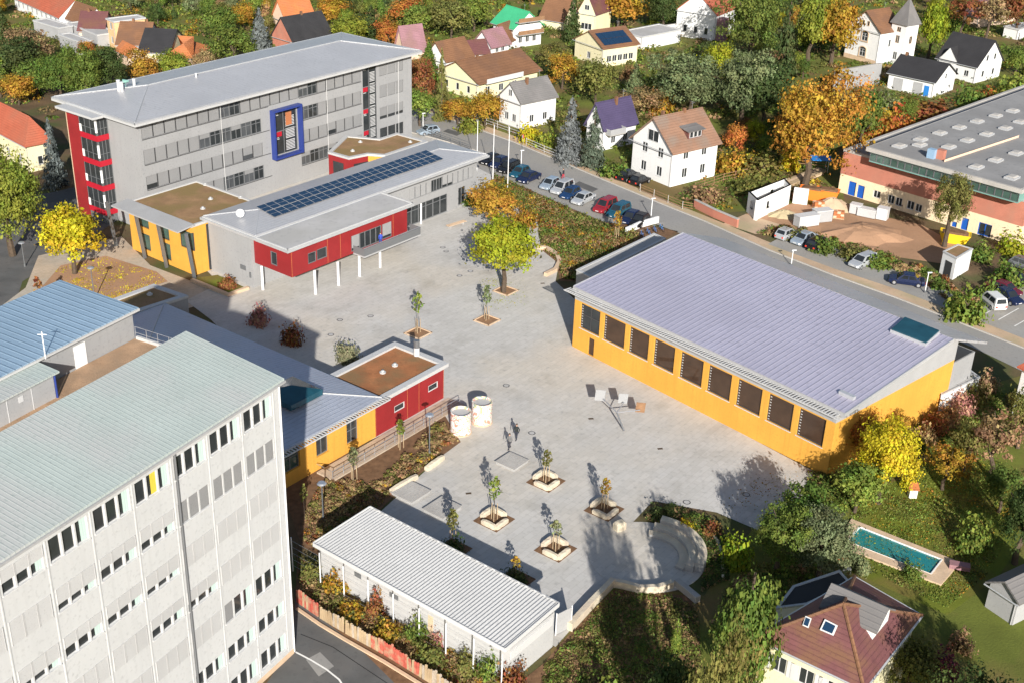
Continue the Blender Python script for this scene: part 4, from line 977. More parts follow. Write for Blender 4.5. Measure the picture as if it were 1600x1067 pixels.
# white posts with wire in front
pf = thing('post_fence', f.at(0, 0, .3), 'row of slim white posts with wire mesh in front of the white pavilion', 'fence')
ps = [f.at(-2.3, 0, .35)]+[f.at(.9+(EL-.9)*i/7, 0, .35) for i in range(8)]
tubes('post', 'white_pole', pf, [(p, p+UPV*3.3, .05, 8) for p in ps])
tubes('wire', 'steel', pf, [(ps[0]+UPV*h, ps[-1]+UPV*h, .008, 4) for h in (.6, 1.2, 1.8, 2.4, 3.0)])
# firewood heap at the right end
wp = thing('wood_pile', G(828, 1000), 'orange heap of split wood at the right end of the white pavilion', 'wood pile')
r_ = random.Random(3)
for i in range(46):
    p = G(824+r_.uniform(-14, 12), 1002+r_.uniform(-22, 18)); z = r_.uniform(.0, 1.1)*(1-abs(r_.uniform(-1, 1))*.5); a = r_.uniform(0, 3.14); d = Vector((math.cos(a), math.sin(a), r_.uniform(-.2, .2)))
    mb = MB(); mb.tube(p+UPV*z, p+UPV*z+d*.75, .13, 6); mb.build('log', 'orange_tile' if i % 3 else 'pale_wood', wp)
mb = MB(); c0 = G(822, 1004); mb.prism([c0+Vector((math.cos(a)*1.0, math.sin(a)*1.3, 0)) for a in [k*.7 for k in range(9)]], 0, .45); mb.build('chip_base', 'orange_tile', wp)
# gate panel
gt = thing('gate', G(880, 985), 'tall light grey gate panel between the pavilion corner and the low stone wall', 'gate')
fg = Face(G(868, 992), 40)
boxes('gate_panel', 'mid_grey', gt, [(fg.at(0, .1, 0), fg.u*1.5, fg.n*.05, UPV*1.9)]); tubes('post', 'white_pole', gt, [(fg.at(x, 0), fg.at(x, 2.1), .05, 8) for x in (0, 1.55)])
# palisade of upright planks with red paint
pal = thing('palisade_fence', G(560, 1010), 'low palisade of upright planks partly painted red along the yard edge', 'fence')
line = [G(464, 940), G(500, 965), G(540, 989), G(600, 1022), G(660, 1059), G(720, 1096)]
acc = []; seg = [(line[i], line[i+1]) for i in range(len(line)-1)]
def plank_mesh(h):
    b = MB(); b.prism([(-.105, -.035), (.105, -.035), (.105, .035), (-.105, .035)], 0, h-.06); b.hexa([Vector((-.105, -.035, h-.06)), Vector((.105, -.035, h-.06)), Vector((.105, .035, h-.06)), Vector((-.105, .035, h-.06))], [Vector((-.05, -.03, h)), Vector((.05, -.03, h)), Vector((.05, .03, h)), Vector((-.05, .03, h))]); return mk(b, 'plank', ['pale_wood'])
r_ = random.Random(5); q = 0
for a, b in seg:
    L = (b-a).length; n = int(L/.235); d = (b-a).normalized()
    for i in range(n):
        p = a+d*(i*.235+.1); h = 1.25+.1*math.sin(q*.35)+.11*r_.uniform(-1, 1); h = round(h*20)/20
        ph = math.sin(q*.17+.6)+.6*math.sin(q*.41)
        m = Matrix.Translation(p) @ Matrix.Rotation(math.atan2(d.y, d.x)+r_.uniform(-.05, .05), 4, 'Z') @ Matrix.Rotation(r_.uniform(-.07, .07), 4, 'X') @ Matrix.Rotation(r_.uniform(-.04, .04), 4, 'Y')
        inst('plank', cached(('pl', h), lambda: plank_mesh(h)), pal, m, ('plank_red' if ph > .2 and r_.random() < .75 else r_.choice(('pale_wood', 'pale_wood', 'plank_grey')))); q += 1
strip_along('yard_kerb', [G(464, 951), G(500, 976), G(540, 1000), G(600, 1034), G(660, 1071), G(720, 1108)], .25, 0, 'sandstone', .12)
# ================================================================ courtyard: tree pits with stone blocks
def stone_mesh(L, w, h, seed):
    rr = random.Random(seed); mb = MB(); n = 5; rings = []
    for i in range(n+1):
        x = -L/2+L*i/n; k = .8 if i in (0, n) else 1.0; j = lambda: rr.uniform(-.025, .025)
        rings.append([(x+j(), -w/2*k+j(), 0), (x+j(), w/2*k+j(), 0), (x+j(), w/2*k+j(), h*.75+j()), (x+j(), w*.3*k, h*k+j()), (x+j(), -w*.3*k, h*k+j()), (x+j(), -w/2*k+j(), h*.75+j())])
    for i in range(n):
        for k in range(6):
            a, b = rings[i], rings[i+1]; mb.face([a[k], b[k], b[(k+1) % 6], a[(k+1) % 6]])
    mb.face(rings[0]); mb.face(rings[-1][::-1]); return mk(mb, 'stone_block', ['stone'])
U53 = Vector((math.cos(R(53)), math.sin(R(53)), 0)); V53 = Vector((-U53.y, U53.x, 0))
pits = [((853, 752), 'tree pit with two angled stone kerbs, nearest to the two walking people'), ((944, 796), 'tree pit with two angled stone kerbs nearest to the steps of the round stage'), ((772, 812), 'tree pit with two angled stone kerbs, beside the row of low platforms'), ((868, 858), 'tree pit with two angled stone kerbs nearest to the end of the white pavilion')]
for i, (p, lab) in enumerate(pits):
    c = G(*p); t = thing('tree_pit', c, lab, 'tree pit', 'tree pits with stone kerbs')
    s = 1.3; mb = MB(); mb.prism([c+U53*a*s+V53*b*s for a, b in ((-1, -1), (1, -1), (1, 1), (-1, 1))], .004, .03); mb.build('soil_bed', 'soil', t)
    for k, (cx_, cy_, ang) in enumerate(((.42, -1.05, 53), (-1.05, .42, 143), (-.42, 1.05, 53), (1.05, -.42, 143))):
        # two stones meet at the near corner, two at the far corner
        sg = -1 if k < 2 else 1
        q = c+U53*((sg*.28) if ang == 53 else sg*1.02)+V53*((sg*1.02) if ang == 53 else sg*.28)
        m = Matrix.Translation(q) @ Matrix.Rotation(R(ang), 4, 'Z'); inst('stone_block', cached(('st', k % 2, ang), lambda: stone_mesh(1.55, .42, .46, k)), t, m)
for p, lab in (((708, 858), 'dark planted pit in the shade behind the white pavilion, left one'), ((806, 906), 'dark planted pit in the shade behind the white pavilion, right one')):
    c = G(*p); t = thing('tree_pit', c, lab, 'tree pit', 'shaded tree pits'); s = 1.15; mb = MB(); mb.prism([c+U53*a*s+V53*b*s for a, b in ((-1, -1), (1, -1), (1, 1), (-1, 1))], .004, .05); mb.build('soil_bed', 'soil', t)
for p, lab in (((653, 521), 'square brown tree pit with a staked sapling, between annex roof and steel columns'), ((761, 501), 'square brown tree pit with a bare sapling below the big round tree'), ((790, 455), 'square framed tree pit at the foot of the big yellow green courtyard tree')):
    c = G(*p); t = thing('tree_pit', c, lab, 'tree pit'); s = 1.15; sq = [c+U53*a*s+V53*b*s for a, b in ((-1, -1), (1, -1), (1, 1), (-1, 1))]
    mb = MB(); mb.prism(sq, .004, .03); mb.build('soil_bed', 'wood', t)
    boxes('pit_edge', 'sandstone', t, [(sq[k]+UPV*.005, sq[(k+1) % 4]-sq[k], (sq[(k+3) % 4]-sq[k]).normalized()*.14, UPV*.12) for k in range(4)])
# low square platforms
for p, (a, b), lab in (((800, 723), (1.15, 1.15), 'low square grey platform nearest to the two walking people'), ((642, 771), (1.3, 1.3), 'low square platform beside the long stone bench'), ((691, 796), (1.3, 1.2), 'low square platform between the stone bench and the pavilion shadow')):
    c = G(*p); t = thing('low_platform', c, lab, 'platform', 'low square platforms')
    c5 = [c+U53*x*a+V53*y*b for x, y in ((-1, -1), (1, -1), (1, 1), (-1, 1))]
    mb = MB(); mb.prism([c+(q-c)*.93 for q in c5], 0, .22); mb.build('platform_base', 'mid_grey', t)
    for k in range(7):
        w_ = 2*b/7; q = c-U53*a-V53*b+V53*(w_*k+.01)+UPV*.222; mb = MB(); mb.box(q, U53*2*a, V53*(w_-.02), UPV*.06); mb.build('board', 'concrete', t)
# long stone benches
for (x0, y0), (x1, y1), lab in (((611, 770), (651, 746), 'long pale stone bench along the planting bed'), ((666, 735), (692, 716), 'short pale stone bench at the corner of the planting bed near the lamp')):
    a, b = G(x0, y0), G(x1, y1); d = b-a; m = Matrix.Translation((a+b)/2) @ Matrix.Rotation(math.atan2(d.y, d.x), 4, 'Z')
    tag(inst('stone_bench', stone_mesh(d.length, .5, .48, 9), None, m), lab, 'bench')
c = G(968, 826); tag(inst('stone_block', stone_mesh(1.0, .8, .8, 4), None, Matrix.Translation(c) @ Matrix.Rotation(.6, 4, 'Z')), 'single pale stone block at the edge of the round stage', 'stone')
# painted cylinders
def painted():
    m, n, l, b = nodes('painted_drum'); g = n.new('ShaderNodeNewGeometry')
    t = n.new('ShaderNodeTexNoise'); t.inputs['Scale'].default_value = .8; t.inputs['Detail'].default_value = 2.5; t.inputs['Distortion'].default_value = 1.6; l.new(g.outputs['Position'], t.inputs['Vector'])
    r = n.new('ShaderNodeValToRGB'); l.new(t.outputs['Fac'], r.inputs['Fac']); r.color_ramp.interpolation = 'CONSTANT'
    e = r.color_ramp.elements; e[0].position = 0; e[0].color = (.75, .73, .70, 1); e[1].position = .38; e[1].color = (.55, .25, .18, 1)
    for pos, c_ in ((.435, (.70, .69, .66)), (.50, (.20, .30, .27)), (.53, (.70, .60, .20)), (.56, (.70, .69, .66)), (.61, (.66, .28, .18)), (.65, (.70, .69, .67))): x = e.new(pos); x.color = (*c_, 1)
    l.new(r.outputs['Color'], b.inputs['Base Color']); b.inputs['Roughness'].default_value = .6
painted()
for (x, yb, yt), lab in (((719, 682, 645), 'white open drum painted with colourful scrawls, nearer to the street lamp'), ((752, 666, 628), 'white open drum painted with colourful scrawls, set back to the right')):
    c = G(x, yb); c = c+Vector((0, .95, 0)); H = 2.35; t = thing('painted_drum', c, lab, 'drum', 'painted drums in the courtyard')
    mb = MB(); n = 28; ro, ri = 1.02, .93
    for k in range(n):
        a0, a1 = 2*math.pi*k/n, 2*math.pi*(k+1)/n; P = lambda r, a, z: c+Vector((r*math.cos(a), r*math.sin(a), z))
        mb.face([P(ro, a0, 0), P(ro, a1, 0), P(ro, a1, H), P(ro, a0, H)]); mb.face([P(ri, a1, .1), P(ri, a0, .1), P(ri, a0, H), P(ri, a1, H)]); mb.face([P(ro, a0, H), P(ro, a1, H), P(ri, a1, H), P(ri, a0, H)])
    mb.build('drum_shell', 'painted_drum', t)
    mb = MB(); mb.tube(c+UPV*(H-.35), c+UPV*(H-.25), .92, 24); mb.build('lid', 'flat_roof', t)
    mb = MB(); mb.tube(c, c+UPV*.12, 1.08, 28); mb.build('foot_ring', 'sandstone', t)
# panel sculpture
b0 = G(975, 673); sp = thing('panel_sculpture', b0, 'steel sculpture of three square panels on bent arms in front of the sports hall', 'sculpture')
hub = b0+Vector((-.75, .9, 1.55))
tubes('mast', 'lamp_grey', sp, [(b0, hub, .08, 8)])
ends = [G(943, 623, 1.9), G(975, 628, 1.9), G(1000, 640, 1.6)]
tubes('arm', 'steel', sp, [(hub, e_, .05, 6) for e_ in ends])
for e_, s_, mm in zip([G(938, 617, 2.0), G(974, 622, 2.0), G(1001, 636, 1.8)], (.55, .5, .5), ('mid_grey', 'mid_grey', 'wood')):
    mb = MB(); u = Vector((.8, -.45, .2)).normalized(); w = Vector((.1, .25, 1)).normalized(); mb.box(e_-u*s_-w*s_, u*2*s_, w*2*s_, u.cross(w)*.05); mb.build('panel', mm, sp)
# round stage with steps
sc0 = G(1010, 868)
st = thing('round_stage', sc0, 'round paved stage with curved grey steps beside the dark shrub bed', 'stage')
def ring(mb, r0, r1, a0, a1, z0, z1, n=28):
    for k in range(n):
        b, e_ = R(a0+(a1-a0)*k/n), R(a0+(a1-a0)*(k+1)/n); P = lambda r, a: sc0+Vector((r*math.cos(a), r*math.sin(a), 0))
        q = [P(r0, b), P(r1, b), P(r1, e_), P(r0, e_)]
        mb.hexa([p+UPV*z0 for p in q], [p+UPV*z1 for p in q], 0, 1)
mb = MB(); mb.tube(sc0+UPV*.004, sc0+UPV*.03, 4.9, 48); mb.build('stage_floor', 'paving', st)
for k, (ri, ro, z) in enumerate(((2.7, 3.45, .28), (3.452, 4.2, .62), (4.202, 4.95, .95))):
    mb = MB(); ring(mb, ri, ro, -35+4*k, 82-6*k, 0, z); mb.build('step', ['mid_grey', 'stone'], st)
wl = thing('stone_wall', G(930, 950), 'low pale stone wall curving round the lower edge of the courtyard', 'wall')
strip_along('wall_run', [G(890, 985), G(922, 950), G(957, 914)], .45, 0, 'stone', .75, None, wl)
strip_along('wall_run', [G(958, 915), G(975, 918), G(1000, 925), G(1028, 924), G(1050, 917)], .4, 0, 'stone', .65, None, wl)
w2 = thing('stone_wall', G(1072, 928), 'short grey stone wall running down from the round stage into the shade', 'wall'); strip_along('wall_run', [G(1056, 913), G(1072, 926), G(1090, 941)], .5, 0, 'concrete', .6, None, w2)
w3 = thing('kerb_wall', G(1125, 850), 'thin curved pale kerb around the dark shrub bed right of the stage', 'kerb'); strip_along('wall_run', [G(1098, 823), G(1112, 834), G(1122, 850), G(1128, 872), G(1129, 905)], .22, 0, 'stone', .3, None, w3)
w4 = thing('curved_seat_wall', G(872, 405), 'curved sandstone seat wall under the yellow green courtyard tree', 'wall'); strip_along('wall_run', [G(838, 388), G(855, 391), G(869, 400), G(874, 412), G(868, 424), G(852, 432)], .5, 0, 'sandstone', .45, None, w4)
w5 = thing('garden_kerb', G(350, 455), 'pale kerb round the grass patch beside the grey end wall', 'kerb'); strip_along('wall_run', [G(300, 440), G(330, 452), G(357, 463), G(388, 452)], .45, 0, 'sandstone', .35, None, w5)
ground_sheet('grass_patch', [(297, 436), (340, 430), (388, 452), (357, 461), (330, 450)], .012, 'lawn')
# wooden bench in the far courtyard
wb = thing('low_bench', G(716, 352), 'flat wooden seat lying in the far corner of the courtyard', 'bench')
fb = Face(G(701, 358), 45)
for k in range(5): mb = MB(); mb.box(fb.at(0, .3, -.12*k*1.2), fb.u*3.2, fb.n*.12, UPV*.07); mb.build('slat', 'sandstone', wb)
boxes('leg', 'mid_grey', wb, [(fb.at(x, 0, -.55), fb.u*.15, fb.n*.6, UPV*.298) for x in (.3, 2.6)])
# manhole covers and slot drains
MH = [(531, 500, 'left of two side by side between steel columns and staked sapling'), (579, 494, 'right of two side by side in front of the steel columns'), (517, 523, 'nearest to the shadow of the office block'), (692, 387, 'farther of two together right of the grey balcony'), (697, 393, 'nearer of two together right of the grey balcony'), (735, 424, 'left of the big round tree'), (831, 676, 'beside the two walking people'), (1073, 784, 'above the round stage'), (1166, 772, 'in the tree shadow near the hall corner'), (791, 602, 'right of the red annex'), (718, 431, 'left of the big round tree, second one')]
for x, y, w_ in MH:
    c = G(x, y); t = thing('manhole_cover', c, 'round manhole cover '+w_, 'manhole cover', 'manhole covers in the courtyard'); mb = MB(); mb.tube(c+UPV*.004, c+UPV*.014, .36, 16); mb.build('ring', 'frame_dark', t); mb = MB(); mb.tube(c+UPV*.015, c+UPV*.022, .27, 16); mb.build('lid', 'flat_roof', t)
for x, y, w_ in ((920, 655, 'left of the panel sculpture'), (1028, 702, 'between sculpture and round stage'), (845, 444, 'near the curved seat wall'), (728, 772, 'between low platforms and tree pits')):
    c = G(x, y); mb = MB(); mb.box(c+UPV*.004, Vector((.5, .1, 0)), Vector((-.05, .25, 0)), UPV*.02); tag(mb.build('drain_grate', 'bark'), 'small brown drain grate '+w_, 'drain', 'drain grates in the courtyard')
# ================================================================ lamps, flagpoles, signs
def street_lamp(xb, yb, yt, lab, arm=0, head='disc', dark=True, group='street lamps'):
    b = G(xb, yb); h = hgt(yt, b); t = thing('street_lamp', b, lab, 'street lamp', group)
    mb = MB(); mb.tube(b, b+UPV*h, .07, 8, r2=.05); mb.build('pole', 'lamp_grey' if dark else 'white_pole', t)
    mb = MB(); tp_ = b+UPV*h
    if head == 'disc': mb.tube(tp_, tp_+UPV*.12, .42, 14, r2=.30); mb.tube(tp_-UPV*.2, tp_, .1, 8)
    else: mb.box(tp_+Vector((-.15, -.12, 0)), Vector((.55, 0, .05)), Vector((0, .2, 0)), UPV*.09)
    mb.build('lamp_head', 'steel' if dark else 'white_pole', t)
    mb = MB(); mb.tube(b, b+UPV*.35, .11, 8); mb.build('pole_foot', 'frame_grey', t)
street_lamp(505, 812, 755, 'dark lamp post with disc head standing in the planting bed')
street_lamp(671, 709, 648, 'dark lamp post with disc head beside the painted drums')
street_lamp(148, 469, 419, 'dark lamp post with disc head in the sandy forecourt by the round yellow tree')
street_lamp(39, 417, 380, 'dark lamp post at the shaded edge left of the round yellow tree')
street_lamp(661, 208, 178, 'pale lamp post on the road corner beside the grey school', head='arm', dark=False)
street_lamp(814, 264, 236, 'pale lamp post behind the parked black cars', head='arm', dark=False)
street_lamp(1017, 341, 311, 'pale lamp post at the end of the row of parked cars', head='arm', dark=False)
street_lamp(1236, 416, 392, 'pale lamp post on the near road edge behind the sports hall roof', head='arm', dark=False)
street_lamp(1445, 458, 427, 'pale lamp post beside the dark blue car on the road', head='arm', dark=False)
for xb, yb, yt, lab in ((745, 268, 189, 'white flagpole nearest to the grey wing, partly behind its roof'), (770, 283, 196, 'white flagpole in the middle of the three'), (793, 298, 199, 'white flagpole nearest to the parked black cars')):
    b = G(xb, yb); h = hgt(yt, b); t = thing('flagpole', b, lab, 'flagpole', 'white flagpoles'); mb = MB(); mb.tube(b, b+UPV*h, .07, 8, r2=.045); mb.build('pole', 'white_pole', t); mb = MB(); mb.tube(b+UPV*h, b+UPV*(h+.14), .08, 8); mb.build('finial', 'steel', t); mb = MB(); mb.tube(b, b+UPV*.3, .14, 8); mb.build('pole_foot', 'mid_grey', t)
b = G(817, 233); t = thing('road_sign', b, 'round red and white road sign on a pole by the garden fence', 'road sign'); mb = MB(); mb.tube(b, b+UPV*2.4, .04, 6); mb.build('pole', 'steel', t)
h_ = hgt(214, b); mb = MB(); mb.tube(b+UPV*h_, b+UPV*h_+Vector((-.1, -.04, 0)), .35, 16); mb.build('sign_rim', 'red_plastic', t); mb = MB(); mb.tube(b+UPV*h_+Vector((-.101, -.041, 0)), b+UPV*h_+Vector((-.12, -.05, 0)), .24, 16); mb.build('sign_face', 'frame_white', t)
# ================================================================ people
def make_person(name, loc, rz, label, cols, walk=.25):
    """one skinned body; cols = (trousers, jacket, hair)"""
    t = thing(name, loc, label, 'person'); t.rotation_euler.z = rz
    V = []; E = []; Rr = []
    def add(p, r, par=None):
        V.append(p); Rr.append(r)
        if par is not None: E.append((par, len(V)-1))
        return len(V)-1
    w = walk
    pel = add((0, 0, .92), .145); ch = add((0, .02, 1.28), .165, pel); nk = add((0, .03, 1.47), .065, ch); hd = add((0, .05, 1.60), .085, nk); tp = add((0, .05, 1.70), .088, hd)
    for s, f_ in ((-1, 1), (1, -1)):
        hip = add((s*.10, 0, .86), .105, pel); kn = add((s*.11, .5*w*f_+.05, .48), .068, hip); an = add((s*.11, w*f_-.05, .09), .048, kn); add((s*.11, w*f_+.12, .045), .042, an)
        sh = add((s*.19, .01, 1.38), .07, ch); el = add((s*.25, -.4*w*f_, 1.10), .05, sh); wr = add((s*.24, -.5*w*f_+.14, .88), .035, el); add((s*.235, -.5*w*f_+.19, .80), .033, wr)
    me = bpy.data.meshes.new(name+'_body'); me.from_pydata(V, E, []); me.update()
    o = bpy.data.objects.new('body', me); col.objects.link(o)
    sk = o.modifiers.new('skin', 'SKIN')
    sv = me.skin_vertices[0].data if me.skin_vertices else None
    if sv is None:
        bpy.context.view_layer.objects.active = o; sv = me.skin_vertices.new(name='').data if hasattr(me.skin_vertices, 'new') else None
    if sv is not None:
        for d, r in zip(sv, Rr): d.radius = (r, r)
        sv[0].use_root = True
    o.modifiers.new('smooth', 'SUBSURF').render_levels = 1
    me.materials.append(M[person_mat(cols)])
    o.parent = t
    mb = MB(); mb.tube((0, .035, 1.66), (0, .03, 1.79), .105, 10, r2=.06); mb.build('hair', 'bark' if cols[2] is None else cols[2], None).parent = t
    return t
def person_mat(cols):
    nm = 'clothes_%s' % (abs(hash(str(cols))) % 9999)
    if nm in M: return nm
    m, n, l, b = nodes(nm); tc = n.new('ShaderNodeTexCoord'); sp_ = n.new('ShaderNodeSeparateXYZ'); l.new(tc.outputs['Object'], sp_.inputs[0])
    r = n.new('ShaderNodeValToRGB'); mr = n.new('ShaderNodeMapRange'); mr.inputs['From Max'].default_value = 2.0; l.new(sp_.outputs['Z'], mr.inputs['Value']); l.new(mr.outputs[0], r.inputs['Fac']); r.color_ramp.interpolation = 'CONSTANT'
    e = r.color_ramp.elements; e[0].position = 0; e[0].color = (.02, .02, .02, 1); e[1].position = .045; e[1].color = (*cols[0], 1); x = e.new(.45); x.color = (*cols[1], 1); x = e.new(.755); x.color = (.5, .3, .22, 1)
    l.new(r.outputs[0], b.inputs['Base Color']); b.inputs['Roughness'].default_value = .85; return nm
make_person('person', G(807, 686), 2.6, 'person in dark clothes walking across the courtyard with a long shadow', ((.03, .035, .05), (.02, .025, .025), None))
make_person('person', G(796, 701), 2.4, 'person in a grey top walking just behind the platform', ((.04, .04, .05), (.16, .16, .16), None))
make_person('person', G(880, 281), 1.2, 'person with red trousers and dark jacket on the road beside the parked cars', ((.45, .03, .05), (.02, .02, .03), None), .2)
p = F2.at(F2.sz(587, 400)[0], bz0+.11, .9); make_person('person', p, .5, 'person in a blue coat standing on the grey balcony', ((.03, .05, .25), (.03, .07, .42), None), .05)
# ---------------------------------------------------------------- houses of the neighbourhood
def grid_windows(L, n, rows, w=1.0, margin=.9, frame='frame_white', kind='g', skip=(), z_h=None):
    out = []
    for (z, h) in rows:
        for i in range(n):
            if (i, z) in skip: continue
            c = margin+(L-2*margin)*(i+.5)/n if n > 0 else L/2
            out.append((c-w/2, c+w/2, z, z+h, kind, dict(frame=frame, fw=.07, nx=2 if w > .9 else 1, sill='frame_white')))
    return out
def house(name, label, cat, P, ybase, wall, roof, rise, rtype='gable', ridge='u', ov=.45, front=None, right=None, chimney=None, h=None, hmin=2.2, wallname='wall', gw=None, group=None, back=None, ovg=None):
    """P: the three eave corners seen in the photograph (left, near, right); ybase: foot of the near corner"""
    # find the eave height at which the near corner stands on the ground at ybase
    x1, y1 = P[1]
    b = G(x1+(x1-800)/9000*(y1-ybase)*-1*0, ybase)
    hh = h or max(hmin, hgt(y1, b))
    q = [G(x, y, hh) for x, y in P]
    a, m, c = [Vector((p.x, p.y, 0)) for p in q]
    e1, e2 = m-a, c-m
    if e1.length >= e2.length: u = e1.normalized(); v = Vector((-u.y, u.x, 0))
    else: v = e2.normalized(); u = Vector((v.y, -v.x, 0))
    L = max(2.5, abs(e1.dot(u))); W = max(2.5, abs(e2.dot(v)))
    N = m-u*L
    t = thing(name, N+u*L*.5+v*W*.5, label, cat, group)
    ang = math.degrees(math.atan2(u.y, u.x))
    holes = {}
    if front: holes['front'] = [x for x in grid_windows(L, *front[:2], **(front[2] if len(front) > 2 else {})) if x[3] < hh-.1 and x[0] > .25 and x[1] < L-.25]
    if right: holes['right'] = [x for x in grid_windows(W, *right[:2], **(right[2] if len(right) > 2 else {})) if x[3] < hh-.1 and x[0] > .25 and x[1] < W-.25]
    bl = Block(t, N, ang, L, W, 0, hh, wall, holes, rec=.12, name=wallname)
    if rtype == 'gable': r = gable_roof(bl, rise, ov, roof, ridge, wallm=gw or wall, ovg=ovg)
    elif rtype == 'hip': r = hip_roof(bl, rise, ov, roof, ridge, inset=None)
    else: r = flat_roof(bl, .3, 'pale_sheet', roof, ov if rtype == 'flat' else 0)
    if rtype in ('gable', 'hip'):
        r0, r1 = bl.ridge
        e_ = bl.eaves
        mb = MB(); mb.tube(e_[0]-bl.v*.06-UPV*.02, e_[1]-bl.v*.06-UPV*.02, .07, 6); mb.build('gutter', 'sheet_metal', t)
        if chimney is not None:
            for f_, s_ in chimney:
                p = lerp(r0, r1, f_)+bl.u*(s_ if ridge == 'v' else 0)+bl.v*(s_ if ridge == 'u' else 0); mb = MB(); mb.box(p-bl.u*.22-bl.v*.22-UPV*.9, bl.u*.44, bl.v*.44, UPV*1.6); k = mb.build('chimney', 'brown_tile', r); 
    mb = MB(); pc_ = bl.f['front'].at(L-.15, 0, .06); mb.tube(pc_, pc_+UPV*(hh-.05), .05, 6); mb.build('downpipe', 'mid_grey', t)
    if rtype == 'gable' and hh > 3.5:
        p = lerp(bl.ridge[0], bl.ridge[1], .78); mb = MB(); mb.tube(p, p+UPV*1.5, .025, 5); mb.tube(p+UPV*1.4-bl.u*.5, p+UPV*1.4+bl.u*.5, .02, 5); mb.tube(p+UPV*1.2-bl.v*.3, p+UPV*1.2+bl.v*.3, .02, 5); mb.build('aerial', 'steel', t)
        mb = MB(); mb.tube(bl.ridge[0]+UPV*.19, bl.ridge[1]+UPV*.19, .11, 6); mb.build('ridge_tiles', roof, r)
    bl.t = t; bl.r = r
    return bl
def gable_window(bl, side, z, w=.9, h=1.1, x=.5, frame='frame_white'):
    F = bl.f[side]; s = bl.len[side]*x
    F2_ = Face(F.at(0, 0, .10), 0); F2_.u, F2_.n = F.u, F.n; F2_.P = F.at(0, 0, .09)
    add_window(bl.t, F2_, s-w/2, s+w/2, z, z+h, .09, 'g', frame, nx=2 if w > .8 else 1)
def roof_window(bl, px, py, w, h, z, name='roof_window', slope_v=None):
    pass
two = [(.9, 1.3), (3.7, 1.3)]
h = house('detached_house', 'white two storey house with plain grey roof beside the road and silver spruce', 'house', [(776, 150), (815, 161), (869, 150)], 203, 'villa_white', 'grey_tile', 2.6, ridge='v', front=(2, two), right=(2, two), ov=.35, chimney=[(.4, .5)])
gable_window(h, 'front', h.z1+.5)
h = house('detached_house', 'white house with dark blue violet roof half hidden by the silver spruce', 'house', [(905, 193), (944, 200), (994, 189)], 236, 'villa_white', 'purple_tile', 3.4, ridge='v', front=(2, two), right=(2, two), ov=.4, chimney=[(.55, .3)])
gable_window(h, 'front', h.z1+.7)
mb = MB(); F_ = h.f['right']; mb.box(F_.at(.3, 2.6, .01), F_.u*3.4, F_.n*1.3, UPV*.15); mb.build('balcony_floor', 'concrete', h.t); boxes('balcony_rail', 'mid_grey', h.t, [(F_.at(.3, 2.76, 1.25), F_.u*3.4, F_.n*.05, UPV*.9), (F_.at(.3, 2.76, .01), F_.u*.05, F_.n*1.23, UPV*.9), (F_.at(3.65, 2.76, .01), F_.u*.05, F_.n*1.23, UPV*.9)])
h = house('detached_house', 'white house with brown and grey roof and a shed dormer beside the parked black cars', 'house', [(997, 212), (1052, 237), (1122, 221)], 293, 'villa_white', 'taupe_tile', 3.9, ridge='v', front=(2, [(1.0, 1.5), (3.9, 1.5)], dict(w=1.15)), right=(2, [(1.0, 1.5), (3.9, 1.5)], dict(w=1.1)), ov=.5, chimney=[(.25, -.6), (.62, 0)])
gable_window(h, 'front', h.z1+.4, 2.3, 1.7)
# its dormer on the visible slope
r0, r1 = h.ridge; e1 = h.corners(.0, h.z1)[1]; mid = lerp(r0, r1, .55); dn = h.u
base = mid+dn*(h.L*.40)-UPV*(3.9*.78); mb = MB()
dv = h.v
mb.box(base-dv*1.5, dv*3.0, -dn*2.6, UPV*1.35); mb.build('dormer', 'plum_tile', h.t)
mb = MB(); tpz = base+UPV*1.37; mb.slab([tpz-dv*1.8+dn*.35, tpz+dv*1.8+dn*.35, tpz+dv*1.8-dn*2.8+UPV*.55, tpz-dv*1.8-dn*2.8+UPV*.55], .14); mb.build('dormer_roof', 'grey_tile', h.t)
fd_ = Face(base+dn*.01-dv*1.3, math.degrees(math.atan2(dv.y, dv.x)))
for k in range(3): add_window(h.t, Face(base+dn*.1, fd_.a*180/math.pi), -1.25+k*.85, -.5+k*.85, base.z+.25, base.z+1.2, .09, 'g', 'frame_white')
h = house('detached_house', 'wide cream house with broad brown roof near the bend of the road', 'house', [(697, 107), (746, 128), (840, 107)], 158, 'cream_render', 'brown_tile', 2.5, ridge='v', front=(3, two, dict(w=.8)), right=(4, two, dict(w=1.2)), ov=.9, ovg=.5, chimney=[(.3, .4)])
boxes('balcony_rail', 'frame_white', h.t, [(h.f['right'].at(h.W*.1, 2.9, .02), h.f['right'].u*h.W*.6, h.f['right'].n*.9, UPV*.12), (h.f['right'].at(h.W*.1, 3.02, .86), h.f['right'].u*h.W*.6, h.f['right'].n*.05, UPV*.8)])
h = house('detached_house', 'cream house with a field of blue solar panels on its red brown roof', 'house', [(899, 61), (943, 76), (1001, 70)], 106, 'cream_render', 'brown_tile', 2.4, ridge='v', front=(1, two, dict(w=1.1)), right=(5, two, dict(w=1.2)), ov=.4)
vdir = h.v; r0, r1 = h.ridge; eN = h.eaves[1]; dwn = (eN-r0); 
uu2 = vdir; vv2 = (-dwn).normalized(); nn2 = uu2.cross(vv2); sgn = 1 if nn2.z > 0 else -1; nn2 = nn2*sgn
n_s = int((h.W-1.0)/1.45)
for i in range(n_s):
    for k in range(2):
        o = eN+vdir*(.9+i*1.45)+vv2*(.9+k*1.9)+nn2*.26; mb = MB(); mb.box(o, uu2*1.4, vv2*1.8, nn2*.05); mb.build('solar_panel', 'solar', h.t)
